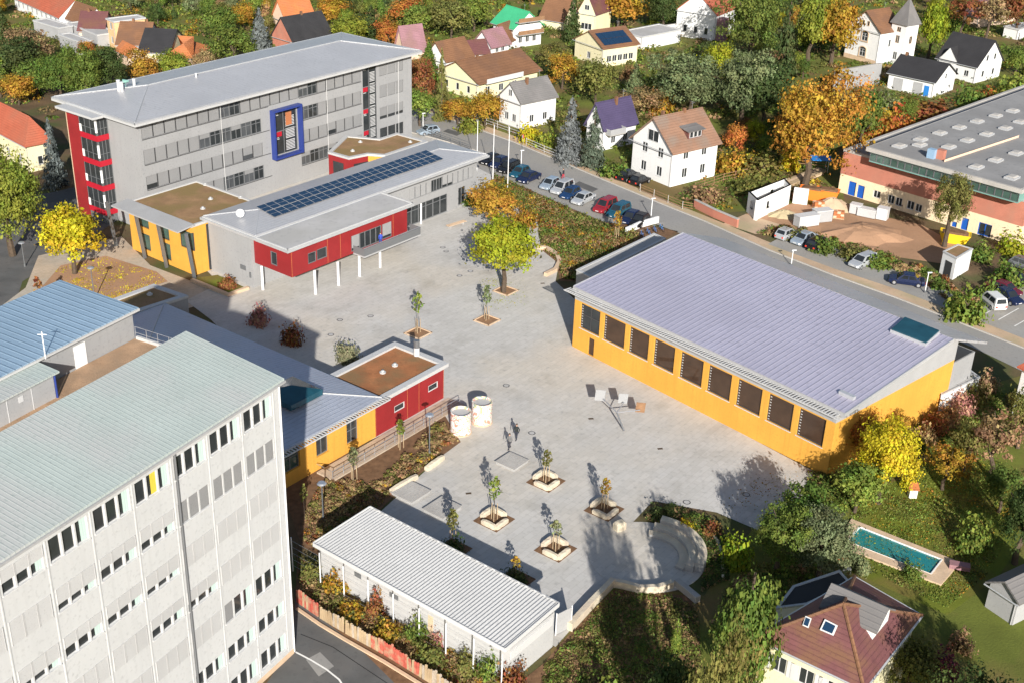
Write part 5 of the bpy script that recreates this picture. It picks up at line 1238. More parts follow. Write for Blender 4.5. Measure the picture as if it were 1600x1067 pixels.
h = house('detached_house', 'tall narrow cream house with steep gable behind the dark conifer', 'house', [(905, 17), (931, 22), (955, 14)], 56, 'cream_render', 'plum_tile', 4.0, ridge='v', front=(3, [(1.0, 1.4), (4.2, 1.4)], dict(w=.9, frame='frame_white')), ov=.25)
gable_window(h, 'front', h.z1+.5, 1.2, 1.1)
h = house('detached_house', 'cream house with dark brown roof at the top edge left of the conifer', 'house', [(848, 26), (880, 33), (906, 24)], 48, 'cream_render', 'brown_tile', 4.2, ridge='u', front=(3, [(.9, 1.2)]), ov=.4)
h = house('detached_house', 'white house with bright green roof and wooden balconies', 'house', [(770, 34), (803, 44), (846, 38)], 76, 'villa_white', 'green_sheet', 2.8, ridge='u', front=(3, two), right=(3, two, dict(w=1.0)), ov=.5)
F_ = h.f['right']
for zz in (2.7, 5.3):
    if zz < h.z1+1.5: boxes('balcony', 'mid_grey', h.t, [(F_.at(.3, zz, .02), F_.u*(h.W-.6), F_.n*1.3, UPV*.14)]); boxes('balcony_rail', 'wood', h.t, [(F_.at(.3, zz+.15, 1.27), F_.u*(h.W-.6), F_.n*.05, UPV*.85)])
gable_window(h, 'right', h.z1+.4, 1.0, 1.2)
h = house('detached_house', 'tall white house with curved gable and red roof at the top edge', 'house', [(1066, 12), (1120, 24), (1150, 12)], 66, 'villa_white', 'red_tile', 4.0, ridge='v', front=(3, [(1.2, 1.5), (4.4, 1.5), (7.6, 1.4)], dict(w=.9)), ov=.3)
boxes('rear_wing', 'mauve_tile', h.t, [(h.f['right'].at(.5, 0, .01), h.f['right'].u*2.4, h.f['right'].n*1.8, UPV*5.0)])
# villa with a tower
h = house('villa', 'white villa with arched windows, brown roof and a pointed grey corner tower', 'villa', [(1326, 38), (1377, 51), (1410, 46)], 103, 'villa_white', 'brown_tile', 3.4, ridge='v', right=(1, [(3.5, 1.6)], dict(w=.7)), ov=.4)
F_ = h.f['front']
def arched(F, s, z, w, h_, par):
    F3 = Face(F.at(0, 0, .05), 0); F3.u, F3.n = F.u, F.n; F3.P = F.at(0, 0, .10)
    o = add_window(par, F3, s-w/2, s+w/2, z, z+h_, .10, 'g', 'frame_white', nx=2, tr=.6)
    mb = MB(); n = 10; pts = [(s+w/2*1.2*math.cos(math.pi*k/n), z+h_+w*.32*math.sin(math.pi*k/n)) for k in range(n+1)]
    mb.face([F.at(a, b, .11) for a, b in pts]); mb.build('arch_head', 'pane', par)
    mb = MB()
    for k in range(n): mb.tube(F.at(*pts[k], .1), F.at(*pts[k+1], .1), .11, 6)
    for x in (-1, 1): mb.box(F.at(s+x*w*.6-.09, z-.1, .004), F.u*.18, F.n*.13, UPV*(h_+.1))
    mb.box(F.at(s-w*.7, z-.25, .004), F.u*w*1.4, F.n*.16, UPV*.15); mb.build('window_surround', 'sandstone', par)
for z in (1.2, 4.4): arched(F_, h.L*.55, z, 1.5, 1.5, h.t)
gable_window(h, 'front', h.z1+.6, .6, 1.0, .45, 'sandstone'); gable_window(h, 'front', h.z1+.6, .6, 1.0, .6, 'sandstone')
tw_b = G(1416, 92); tw_c = h.f['right'].at(h.W*.85, 0, 1.6)
mb = MB(); Ht = h.z1+1.6; 
tb = Block(h.t, tw_c-h.v*2.0-h.u*2.0, math.degrees(math.atan2(h.u.y, h.u.x)), 3.8, 3.8, 0, Ht, 'villa_white', {'front': [(1.4, 2.4, 1.2, 2.8, 'g', dict(frame='frame_white', nx=2)), (1.4, 2.4, 4.6, 6.2, 'g', dict(frame='sandstone', nx=2)), (1.4, 2.4, Ht-1.6, Ht-.6, 'g', dict(frame='sandstone', nx=2))], 'right': [(1.4, 2.4, 4.6, 6.2, 'g', dict(frame='sandstone', nx=2)), (1.4, 2.4, 1.2, 2.8, 'g', dict(frame='frame_white', nx=2))]}, rec=.12, name='tower_wall')
mb = MB(); e_ = tb.corners(.4, Ht); ap = sum(e_, Vector((0, 0, 0)))/4+UPV*5.2
for i in range(4): mb.face([e_[i], e_[(i+1) % 4], ap])
mb.face(e_[::-1]); mb.build('tower_roof', 'grey_tile', h.t)
mb = MB(); mb.box(h.f['front'].at(-.02, 0, .004), h.f['front'].u*(h.L+.04), h.f['front'].n*.06, UPV*.9); mb.build('plinth', 'sandstone', h.t)
h = house('coach_house', 'white house with black roof, grey garage doors and orange verge below the villa', 'house', [(1390, 113), (1461, 128), (1501, 117)], 154, 'villa_white', 'dark_tile', 2.6, ridge='u', ov=.4, chimney=[(.12, 0)])
F_ = h.f['front']
for a, b in ((.12, .33), (.56, .76)): boxes('garage_door', 'mid_grey', h.t, [(F_.at(h.L*a, .1, .004), F_.u*h.L*(b-a), F_.n*.05, UPV*2.3)])
boxes('blue_door', 'blue_plastic', h.t, [(F_.at(h.L*.80, .1, .004), F_.u*1.0, F_.n*.05, UPV*2.0)])
gable_window(h, 'right', h.z1-.2, .7, 1.0)
h = house('detached_house', 'white house with large black roof and front gable at the upper right', 'house', [(1463, 90), (1527, 104), (1566, 94)], 131, 'villa_white', 'dark_tile', 4.4, ridge='u', right=(2, two, dict(w=.9)), front=(3, [(1.0, 1.2)]), ov=.35)
gable_window(h, 'right', h.z1+.6, .8, 1.2, .35); gable_window(h, 'right', h.z1+.6, .8, 1.2, .65)
cg = h.f['front']; mb = MB(); a_, b_, m_2 = cg.at(.6, h.z1, .3), cg.at(4.6, h.z1, .3), cg.at(2.6, h.z1+2.4, .3); bk = -cg.n*5
mb.face([a_, b_, m_2]); mb.face([cg.at(.6, h.z1-2.2, .3), cg.at(4.6, h.z1-2.2, .3), b_, a_]); mb.build('cross_gable', 'villa_white', h.t)
mb = MB(); mb.slab([m_2+UPV*.15, m_2+UPV*.15+bk, a_+bk-UPV*.1, a_-UPV*.1], .12); mb.slab([b_-UPV*.1, b_+bk-UPV*.1, m_2+UPV*.15+bk, m_2+UPV*.15], .12); mb.build('cross_gable_roof', 'dark_tile', h.t)
h = house('brick_house', 'red brick house with dark slate roof behind the grey school', 'house', [(440, 52), (457, 64), (518, 53)], 78, 'red_brick', 'dark_tile', 4.0, ridge='v', front=(1, two, dict(w=.8)), right=(3, two), ov=.3, chimney=[(.5, 0)])
h = house('detached_house', 'house with bright orange roof behind the red brick house', 'house', [(436, 22), (446, 30), (490, 24)], 44, 'pink_render', 'orange_tile', 3.4, ridge='v', ov=.4)
h = house('bungalow', 'low house with violet brown roof right behind the grey school roof', 'house', [(620, 72), (632, 78), (664, 74)], 88, 'pink_render', 'mauve_tile', 4.2, ridge='v', ov=.4)
h = house('bungalow', 'low house with brown roof and white gable left of the wide cream house', 'house', [(679, 84), (697, 95), (738, 86)], 108, 'villa_white', 'brown_tile', 3.0, ridge='v', ov=.4)
h = house('bungalow', 'small house with dark red roof and white porch above the wide cream house', 'house', [(748, 64), (768, 72), (795, 66)], 82, 'villa_white', 'mauve_tile', 2.6, ridge='v', ov=.5, right=(2, [(.6, 1.2)]))
h = house('bungalow', 'small low house with dark plum roof left of the house with red porch', 'house', [(722, 76), (737, 84), (760, 80)], 92, 'villa_white', 'plum_tile', 2.0, ridge='v', ov=.4)
h = house('bungalow', 'brown roofed house below the green roofed house', 'house', [(772, 58), (790, 64), (806, 58)], 74, 'villa_white', 'brown_tile', 3.0, ridge='v', ov=.4)
h = house('detached_house', 'cream house with salmon red roof at the left edge behind the silver spruce', 'house', [(-40, 186), (42, 229), (74, 220)], 270, 'cream_render', 'red_tile', 3.6, 'hip', ridge='u', ov=.5, front=(4, two), right=(1, two, dict(w=.8)))
h = house('terrace_house', 'white terrace with bright red roof in the upper left corner', 'terrace house', [(22, -4), (92, 27), (122, 12)], 47, 'villa_white', 'red_tile', 3.0, ridge='u', ov=.3, front=(9, two, dict(w=1.0)), chimney=[(.45, 0)])
h = house('terrace_house', 'terrace house with brown roof left of the orange block', 'terrace house', [(104, 28), (134, 39), (150, 27)], 58, 'villa_white', 'brown_tile', 3.0, ridge='u', ov=.3, front=(4, two))
h = house('terrace_house', 'terrace house with plum roof touching the orange block', 'terrace house', [(134, 39), (162, 49), (178, 36)], 66, 'pink_render', 'plum_tile', 3.0, ridge='u', ov=.3, front=(4, two), chimney=[(.3, 0)])
h = house('flat_roof_house', 'orange rendered block with flat grey roof among the terraces', 'house', [(161, 32), (178, 36), (226, 30)], 78, 'orange_render', 'flat_roof', 1, 'flat', front=(1, [(1.0, 1.3), (3.8, 1.3)], dict(w=1.0)), ov=.2)
h = house('terrace_house', 'terrace house with brown roof right of the orange block', 'terrace house', [(195, 58), (231, 71), (250, 52)], 92, 'villa_white', 'brown_tile', 3.2, ridge='u', ov=.3, front=(4, two, dict(w=1.1)), chimney=[(.4, 0), (.8, 0)])
h = house('terrace_house', 'terrace house with black roof at the end of the right hand terrace', 'terrace house', [(231, 71), (264, 83), (290, 63)], 98, 'cream_render', 'dark_tile', 3.2, ridge='u', ov=.3, front=(4, two, dict(w=1.1)))
h = house('bungalow', 'house with orange hipped roof beside the black roofed terrace house', 'house', [(268, 84), (300, 92), (324, 76)], 104, 'pink_render', 'orange_tile', 3.0, 'hip', ridge='u', ov=.5)
for i, (P, yb, lab) in enumerate((([(52, 34), (92, 46), (105, 40)], 55, 'flat grey garage roof below the red roofed terrace'), ([(106, 38), (152, 57), (176, 50)], 70, 'flat grey extension in front of the plum roofed terrace house'), ([(92, 56), (125, 68), (134, 62)], 78, 'flat grey roofed annex among the trees below the terraces'))):
    house('garage', lab, 'garage', P, yb, 'mid_grey', 'flat_roof', 1, 'flat', ov=.1, hmin=2.4)
house('garage', 'small orange tiled hut below the orange block', 'garage', [(182, 78), (200, 87), (212, 78)], 96, 'pink_render', 'orange_tile', 1.4, 'gable', ridge='u', ov=.3)
house('garden_house', 'house corner at the right edge beyond the sports hall', 'house', [(1586, 585), (1598, 575), (1650, 600)], 640, 'villa_white', 'red_tile', 2.5, 'hip', ov=.4, h=5.5)
house('tall_house', 'reddish house at the top right corner behind bare trees', 'house', [(1495, 20), (1530, 28), (1590, 20)], 44, 'pink_render', 'mauve_tile', 3.5, 'hip', ov=.4)
house('garage', 'low white garden shed at the top right edge', 'shed', [(1575, 42), (1592, 48), (1620, 42)], 58, 'villa_white', 'flat_roof', 1, 'flat', ov=.2)
house('garage', 'long white low garage wing beside the solar roofed cream house', 'garage', [(986, 48), (1004, 60), (1064, 48)], 70, 'villa_white', 'flat_roof', 1, 'flat', ov=.1, hmin=2.6)
# bottom right house with the hipped plum roof
ze = 6.2
ea = [G(x, y, ze) for x, y in ((1176, 997), (1350, 1080), (1441, 963), (1335, 902))]
cn = sum(ea, Vector((0, 0, 0)))/4
Hp = thing('plum_roof_house', Vector((cn.x, cn.y, 0)), 'cream house with plum brown hipped roof, two skylights and a grey dormer, bottom right', 'house')
wl_ = [Vector((cn.x, cn.y, 0))+(Vector((p.x, p.y, 0))-Vector((cn.x, cn.y, 0)))*.90 for p in ea]
fA = Face(wl_[0], math.degrees(math.atan2((wl_[1]-wl_[0]).y, (wl_[1]-wl_[0]).x)))
LA_ = (wl_[1]-wl_[0]).length
mb = MB(); hw = [(LA_*f_-.55, LA_*f_+.55, z, z+1.35) for f_ in (.2, .48, .76) for z in (1.0, 4.0)]
wall_mesh(mb, fA, 0, LA_, 0, ze-.02, hw, .12); mb.build('wall', 'cream_render', Hp)
for a, b, c, d in hw:
    add_window(Hp, fA, a, b, c, d, .12, 'g', 'frame_white', nx=2)
    boxes('shutter', 'frame_white', Hp, [(fA.at(a-.62, c, .004), fA.u*.55, fA.n*.05, UPV*(d-c)), (fA.at(b+.07, c, .004), fA.u*.55, fA.n*.05, UPV*(d-c))])
for i in (1, 2, 3):
    j = (i+1) % 4; mb = MB(); d = (wl_[j]-wl_[i]).normalized(); nn_ = Vector((-d.y, d.x, 0))*.2; mb.hexa([wl_[i], wl_[j], wl_[j]+nn_, wl_[i]+nn_], [p+UPV*(ze-.02) for p in (wl_[i], wl_[j], wl_[j]+nn_, wl_[i]+nn_)]); mb.build('wall', 'cream_render', Hp)
mb = MB(); mb.hexa([p-UPV*.02 for p in ea], [p+UPV*.12 for p in ea]); mb.build('eaves', 'frame_white', Hp)
apx = G(1318, 943, ze+3.6)
mb = MB()
for i in range(4): mb.face([ea[i]+UPV*.122, ea[(i+1) % 4]+UPV*.122, apx])
mb.build('roof', 'plum_tile', Hp)
tubes('hip_tiles', 'brown_tile', Hp, [(ea[i]+UPV*.15, apx+UPV*.03, .13, 6) for i in range(4)])
tubes('gutter', 'sheet_metal', Hp, [(ea[i]+UPV*.08, ea[(i+1) % 4]+UPV*.08, .09, 6) for i in range(4)])
def on_plane(px, py, a, b, c):
    n = (b-a).cross(c-a); d = ray(px, py); t = (a-CO).dot(n)/d.dot(n); return CO+d*t, (n if n.z > 0 else -n).normalized()
for (x0, y0), (x1, y1), (x2, y2), (x3, y3) in (((1255, 977), (1264, 981), (1269, 966), (1260, 962)), ((1282, 984), (1303, 993), (1310, 977), (1290, 967))):
    q = []
    for x, y in ((x0, y0), (x1, y1), (x2, y2), (x3, y3)):
        p, n_ = on_plane(x, y, ea[0], ea[1], apx); q.append(p)
    mb = MB(); mb.hexa([p+n_*.1 for p in q], [p+n_*.22 for p in q]); fo = mb.build('roof_window', 'frame_white', Hp)
    cc = sum(q, Vector((0, 0, 0)))/4; mb = MB(); mb.hexa([cc+(p-cc)*.76+n_*.222 for p in q], [cc+(p-cc)*.76+n_*.24 for p in q]); mb.build('pane', 'solar', fo)
# its dormer
pt, n_ = on_plane(1375, 985, ea[1], ea[2], apx); dn = Vector((n_.x, n_.y, 0)).normalized(); sd = Vector((-dn.y, dn.x, 0))
mb = MB(); zt = pt.z+1.9; bk = -dn*3.2
mb.hexa([pt-sd*1.3-UPV*.3, pt+sd*1.3-UPV*.3, pt+sd*1.3-UPV*.3+bk, pt-sd*1.3-UPV*.3+bk], [pt-sd*1.3+UPV*1.1, pt+sd*1.3+UPV*1.1, pt+sd*1.3+UPV*1.1+bk, pt-sd*1.3+UPV*1.1+bk]); mb.build('dormer', 'villa_white', Hp)
a_, b_, m_2 = pt-sd*1.6+UPV*1.0+dn*.3, pt+sd*1.6+UPV*1.0+dn*.3, pt+UPV*2.1+dn*.3; bk = -dn*4.2
mb = MB(); mb.slab([a_, m_2, m_2+bk, a_+bk], .14); mb.slab([m_2, b_, b_+bk, m_2+bk], .14); mb.build('dormer_roof', 'grey_tile', Hp)
# dark lean-to beside it
pl = [G(x, y, 3.4) for x, y in ((1214, 946), (1262, 940), (1330, 908), (1312, 888), (1240, 912))]
dk = thing('dark_garage', Vector((pl[0].x, pl[0].y, 0)), 'dark flat roofed garage in the shade beside the plum roofed house', 'garage'); poly_block(dk, pl, 0, 3.1, 'white_render', top='dark_tile', par=.15, inset=.15)
sh = house('garden_shed', 'grey roofed shed with red edge at the lower right border', 'shed', [(1529, 918), (1592, 938), (1660, 905)], 972, 'mid_grey', 'grey_tile', .9, 'gable', ridge='v', ov=.3, hmin=2.4)
# garden walls
def wall_run(name, pts, h_, label, m='white_render', w=.3, cat='wall'):
    t = thing(name, G(*pts[0]), label, cat); strip_along('wall_run', [G(*p) for p in pts], w, 0, m, h_, None, t); strip_along('coping', [G(*p) for p in pts], w+.12, h_+.002, 'concrete', .08, None, t); return t
wall_run('garden_wall', [(1300, 144), (1372, 131)], 4.0, 'tall pale grey garden wall in front of the villa', 'light_grey_render', .5)
wall_run('garden_wall', [(985, 66), (1020, 61), (1064, 55)], 2.6, 'long white garden wall right of the solar roofed house', 'villa_white')
wall_run('garden_wall', [(1085, 325), (1115, 340), (1152, 356)], 1.2, 'red brick garden wall beside the road near the building yard', 'red_brick', .35)
def fence(name, pts, label, h_=1.1, m='steel', step=2.2, panel='mid_grey', cat='fence'):
    P = [G(*p) for p in pts]; t = thing(name, P[0], label, cat); 
    for a, b in zip(P[:-1], P[1:]):
        L = (b-a).length; n = max(1, int(L/step)); d = (b-a)/n
        for i in range(n):
            mb = MB(); mb.tube(a+d*i, a+d*i+UPV*(h_+.1), .05, 6); mb.build('post', m, t)
            for hh in (.25, .6, .95):
                mb = MB(); mb.box(a+d*i+UPV*hh*h_, d, Vector((-d.y, d.x, 0)).normalized()*.03, UPV*.09); mb.build('rail', panel, t)
    return t
fence('garden_fence', [(700, 176), (760, 196), (812, 214)], 'grey garden fence along the far side of the road by the white house', 1.3, 'concrete')
fence('garden_fence', [(822, 228), (850, 240), (905, 262)], 'low pale fence along the far pavement below the silver spruces', 1.2, 'concrete', 2.4, 'pale_sheet')
fence('garden_fence', [(1000, 300), (1066, 327), (1082, 330)], 'wooden garden fence below the white house with the dormer', 1.1, 'concrete', 2.6, 'wood')
fence('yard_fence', [(660, 210), (690, 220), (735, 236)], 'steel fence behind the solar roofed wing beside the road', 1.3, 'lamp_grey', 1.8, 'lamp_grey')
fence('garden_fence', [(1085, 300), (1130, 285), (1235, 262), (1290, 268)], 'long wooden garden fence above the building yard', 1.3, 'wood', 2.2, 'wood')

# ================================================================ brick workshop building on the right
bz = hgt(237, G(1309, 300)); 
K0, K1 = G(1309, 300), G(1590, 386); Fk = Face(K0, math.degrees(math.atan2((K1-K0).y, (K1-K0).x))); KL = (K1-K0).length; KW = 62.0
Br = thing('workshop_building', K0+Fk.u*KL*.5-Fk.n*20, 'long brick and cream workshop with blue doors and many roof lights on a grey roof', 'workshop')
zs = Fk.sz(1310, 270)[1]
def K(x0, x1, yt, yb, k='g', **kw): return (Fk.sz(x0, yt)[0], Fk.sz(x1, yt)[0], max(.03, Fk.sz(x0, yb)[1]), Fk.sz(x0, yt)[1], k, kw)
hk = [K(1327, 1339, 283, 309, frame='door_blue', fw=.12, pane='door_blue'), K(1341, 1352, 289, 312, frame='door_blue', fw=.12, pane='door_blue')]
for x0, x1, yt, yb in ((1365, 1377, 297, 309), (1388, 1399, 304, 318), (1400, 1411, 308, 322), (1418, 1430, 313, 327), (1431, 1442, 318, 331)): hk.append(K(x0, x1, yt, yb, frame='frame_white', fw=.1, nx=2))
hk += [K(1488, 1496, 346, 362, frame='door_blue', fw=.1, pane='door_blue'), K(1504, 1515, 340, 364, frame='door_blue', fw=.12, pane='door_blue'), K(1530, 1552, 347, 374, frame='door_blue', fw=.12, pane='pane', nx=2)]
hk = [x for x in hk if x[3]-x[2] > .4 and x[3] < zs-.05]
Kb = Block(Br, K0, Fk.a*180/math.pi, KL, KW, 0, zs, 'buff_render', {'front': hk}, rec=.2)
Kc = Block(Br, K0+Fk.n*.03-Fk.u*.03, Fk.a*180/math.pi, KL+.06, KW+.06, zs+.002, bz, 'red_brick', {}, rec=.05, name='brick_band')
flat_roof(Kc, .35, 'concrete', 'factory_roof', .05, pw=.5)
# clerestory and upper roof
c0 = G(1361, 232, bz+2.2); uu_ = (c0-K0).dot(Fk.u); vv_ = -(c0-K0).dot(Fk.n)
Cl0 = K0+Fk.u*uu_-Fk.n*vv_
CLL = KL-uu_-.6
gl = []
ng = 20
for i in range(ng): gl.append((CLL*i/ng, CLL*(i+1)/ng, bz+.35, bz+1.45, 'g', dict(frame='lamp_grey', fw=.08, pane='pane_green')))
Kd = Block(Br, Cl0, Fk.a*180/math.pi, CLL, KW-vv_-4, bz+.2, bz+1.75, 'teal_sheet', {'front': gl}, rec=.1, name='clerestory')
mb = MB(); mb.prism(Kd.corners(.5), bz+1.753, bz+2.35); mb.build('upper_roof_edge', 'concrete', Br)
mb = MB(); mb.prism(Kd.corners(.2), bz+2.352, bz+2.40); mb.build('upper_roof', 'factory_roof', Br)
zt = bz+2.4
for X, Y in ((495, 395), (625, 355), (620, 388), (745, 315), (865, 280), (975, 243), (1090, 208), (1195, 178), (800, 400), (915, 360), (1035, 322), (1150, 285), (1240, 245), (970, 525), (1090, 482), (1215, 440), (1190, 590)):
    p = G(1280+X/3.953, 130+Y/3.953, zt); a = Fk.u; b = -Fk.n; mb = MB(); c_ = [p-a*.75-b*.95, p+a*.75-b*.95, p+a*.75+b*.95, p-a*.75+b*.95]
    mb.hexa([q+UPV*.002 for q in c_], [q+UPV*.28 for q in c_]); k_ = mb.build('roof_light', 'sheet_metal', Br)
    ctr_ = p; mb = MB(); mb.hexa([ctr_+(q-ctr_)*.9+UPV*.285 for q in c_], [ctr_+(q-ctr_)*.6+UPV*.42 for q in c_]); mb.build('dome', 'concrete', k_)
for X, Y, m in ((735, 450, 'red_brick'), (680, 445, 'lightblue_sheet')):
    p = G(1280+X/3.953, 130+(Y+22)/3.953, zt); mb = MB(); mb.box(p-Fk.u*.5, Fk.u*1.1, -Fk.n*.9, UPV*1.3); mb.build('roof_stack', m, Br)
mb = MB(); p0, p1 = G(1475, 254, zt), G(1590, 216, zt); mb.box(p0, p1-p0, Vector((.25, .25, 0)), UPV*.35); mb.build('roof_upstand', 'pink_render', Br)
# white flat hut
hz = 3.0
pl = [G(x, y, hz) for x, y in ((1474, 393), (1495, 404), (1520, 389), (1497, 382))]
wh = thing('white_hut', Vector((pl[1].x, pl[1].y, 0)), 'small white flat roofed hut between the road and the car park', 'hut'); poly_block(wh, pl, 0, hz-.15, 'villa_white', top='sedum', par=.18, inset=.2)
d_ = (pl[1]-pl[0]); fh = Face(Vector((pl[0].x, pl[0].y, 0)), math.degrees(math.atan2(d_.y, d_.x))); boxes('hut_opening', 'frame_dark', wh, [(fh.at(d_.length*.3, .1, .004), fh.u*1.2, fh.n*.03, UPV*2.0)])
# roofless white building in the yard
ub = thing('yard_building', G(1200, 325), 'roofless white block walls with window openings in the building yard', 'building')
P_ = [G(1166, 331), G(1180, 345), G(1232, 320), G(1222, 309)]
for i in range(4):
    a, b = P_[i], P_[(i+1) % 4]; fu = Face(a, math.degrees(math.atan2((b-a).y, (b-a).x))); Lw = (b-a).length; mb = MB(); hw_ = [(Lw*.3, Lw*.3+1.1, 1.0, 2.1)] if Lw > 3 else []
    wall_mesh(mb, fu, 0, Lw, 0, 3.0, hw_, .3); wall_mesh(mb, Face(b-fu.n*.3, math.degrees(math.atan2((a-b).y, (a-b).x))), 0, Lw, 0, 3.0, [(Lw-q[1], Lw-q[0], q[2], q[3]) for q in hw_], .3); mb.build('wall', 'villa_white', ub)
boxes('wall_block', 'villa_white', ub, [(G(1238, 318), Vector((2.0, -.6, 0)), Vector((.1, .3, 0)), UPV*2.4)])
def skip_bin(px, py, label, m, L=3.0, W=1.6, H=1.3, ang=-20, cat='skip', name='skip_container', group=None):
    c = G(px, py); t = thing(name, c, label, cat, group); a = Vector((math.cos(R(ang)), math.sin(R(ang)), 0)); b = Vector((-a.y, a.x, 0)); mb = MB()
    lo = [c+a*x*L*.36+b*y*W*.42 for x, y in ((-1, -1), (1, -1), (1, 1), (-1, 1))]; hi = [c+a*x*L*.5+b*y*W*.5+UPV*H for x, y in ((-1, -1), (1, -1), (1, 1), (-1, 1))]
    mb.hexa([p+UPV*.05 for p in lo], hi); mb.build('body', m, t)
    for i in range(4): mb = MB(); mb.tube(hi[i], hi[(i+1) % 4], .06, 6); mb.build('rim', m, t)
    mb = MB(); ctr_ = sum(hi, Vector((0, 0, 0)))/4; mb.hexa([ctr_+(p-ctr_)*.86+UPV*.003 for p in hi], [ctr_+(p-ctr_)*.6+UPV*.22 for p in hi]); mb.build('load', 'soil', t)
skip_bin(1266, 311, 'orange rubble container in the yard, left one of two', 'orange_plastic', 3.4, 2.0, 1.6); skip_bin(1291, 313, 'orange rubble container in the yard, next to the brick building', 'orange_plastic', 3.4, 2.0, 1.6)
skip_bin(1490, 379, 'yellow skip under the tall tree in front of the blue doors', 'yellow_plastic', 4.0, 2.0, 1.4)
def white_box(px, py, L, W, H, label, m='pale_sheet', ang=-30):
    c = G(px, py); t = thing('storage_box', c, label, 'storage box', 'storage boxes in the yard'); a = Vector((math.cos(R(ang)), math.sin(R(ang)), 0)); b = Vector((-a.y, a.x, 0)); mb = MB(); mb.box(c-a*L/2-b*W/2+UPV*.1, a*L, b*W, UPV*H); mb.build('body', m, t)
    mb = MB(); mb.box(c-a*(L/2+.05)-b*(W/2+.05)+UPV*(H+.103), a*(L+.1), b*(W+.1), UPV*.08); mb.build('lid', 'frame_white', t); boxes('foot', 'frame_dark', t, [(c+a*x*(L/2-.2)-b*(W/2-.1), a*.12, b*(W-.2), UPV*.098) for x in (-1, 1)])
white_box(1259, 353, 3.4, 1.4, 1.5, 'long white storage box beside the road edge of the yard', ang=25); white_box(1283, 346, 2.6, 1.4, 1.6, 'grey storage box in the middle of the yard', 'mid_grey', 20)
white_box(1336, 334, 1.5, 1.2, 1.3, 'white storage box on the sand, left of three', 'pale_sheet'); white_box(1354, 339, 2.6, 1.2, 1.1, 'wide white storage box on the sand, middle of three'); white_box(1378, 343, 1.5, 1.3, 1.6, 'white storage box on the sand, right of three', 'frame_white')
tp2 = thing('timber_stack', G(1262, 284), 'stack of long pale timber boards above the orange containers', 'timber stack')
a, b = G(1236, 294), G(1292, 272); d = (b-a).normalized(); s_ = Vector((-d.y, d.x, 0))
for k in range(8): mb = MB(); mb.box(a+s_*(.5*(k % 4))+UPV*(.05+.26*(k//4)), d*(b-a).length*(.9+.02*k), s_*.46, UPV*.24); mb.build('board', 'pale_wood' if k % 3 else 'sandstone', tp2)

# heaps in the building yard
def heap(px, py, r, h, m, label, seed):
    c = G(px, py); g_ = random.Random(seed); mb = MB(); n, k = 18, 5; rings = []
    ph = [g_.uniform(.75, 1.2) for _ in range(n)]
    for j in range(k+1):
        f_ = j/k; rings.append([c+Vector((r*ph[i]*(1-f_)*math.cos(2*math.pi*i/n), r*.7*ph[i]*(1-f_)*math.sin(2*math.pi*i/n), h*(1-(1-f_)**1.6)*g_.uniform(.9, 1.1) if j else 0)) for i in range(n)])
    for a, b in zip(rings[:-1], rings[1:]):
        for i in range(n): mb.face([a[i], a[(i+1) % n], b[(i+1) % n], b[i]])
    o = mb.build('earth_heap', m, smooth=True); tag(o, label, 'heap'); return o
heap(1345, 365, 6.5, 1.1, 'sand', 'wide low mound of brown sand in the middle of the yard', 3)
heap(1302, 325, 3.0, 1.5, 'verge', 'pinkish rubble mound beside the orange containers', 4)
heap(1225, 338, 2.2, .9, 'verge', 'small pale rubble heap beside the roofless white walls', 5)
def brick_pallet(px, py, label, ang):
    c = G(px, py); t = thing('brick_pallet', c, label, 'pallet of bricks', 'pallets of bricks in the yard', R(ang))
    for z in range(3):
        for x in range(3):
            for y in range(2):
                mb = MB(); mb.box((-.75+x*.5, -.5+y*.5, .12+z*.32), (.47, 0, 0), (0, .47, 0), (0, 0, .30)); me = mb.mesh('brick_pack'); me.materials.append(M['orange_tile' if (x+y+z) % 3 else 'sandstone']); o = bpy.data.objects.new('brick_pack', me); col.objects.link(o); o.parent = t
    mb = MB(); mb.box((-.8, -.55, 0), (1.6, 0, 0), (0, 1.1, 0), (0, 0, .118)); me = mb.mesh('pallet_base'); me.materials.append(M['pale_wood']); o = bpy.data.objects.new('pallet_base', me); col.objects.link(o); o.parent = t
for (x, y, a_), lab in (((1278, 326, 10), 'pallet of orange bricks in front of the left orange container'), ((1246, 312, 40), 'pallet of orange bricks beside the timber stack'), ((1310, 341, -15), 'pallet of orange bricks at the left of the white storage boxes')): brick_pallet(x, y, lab, a_)
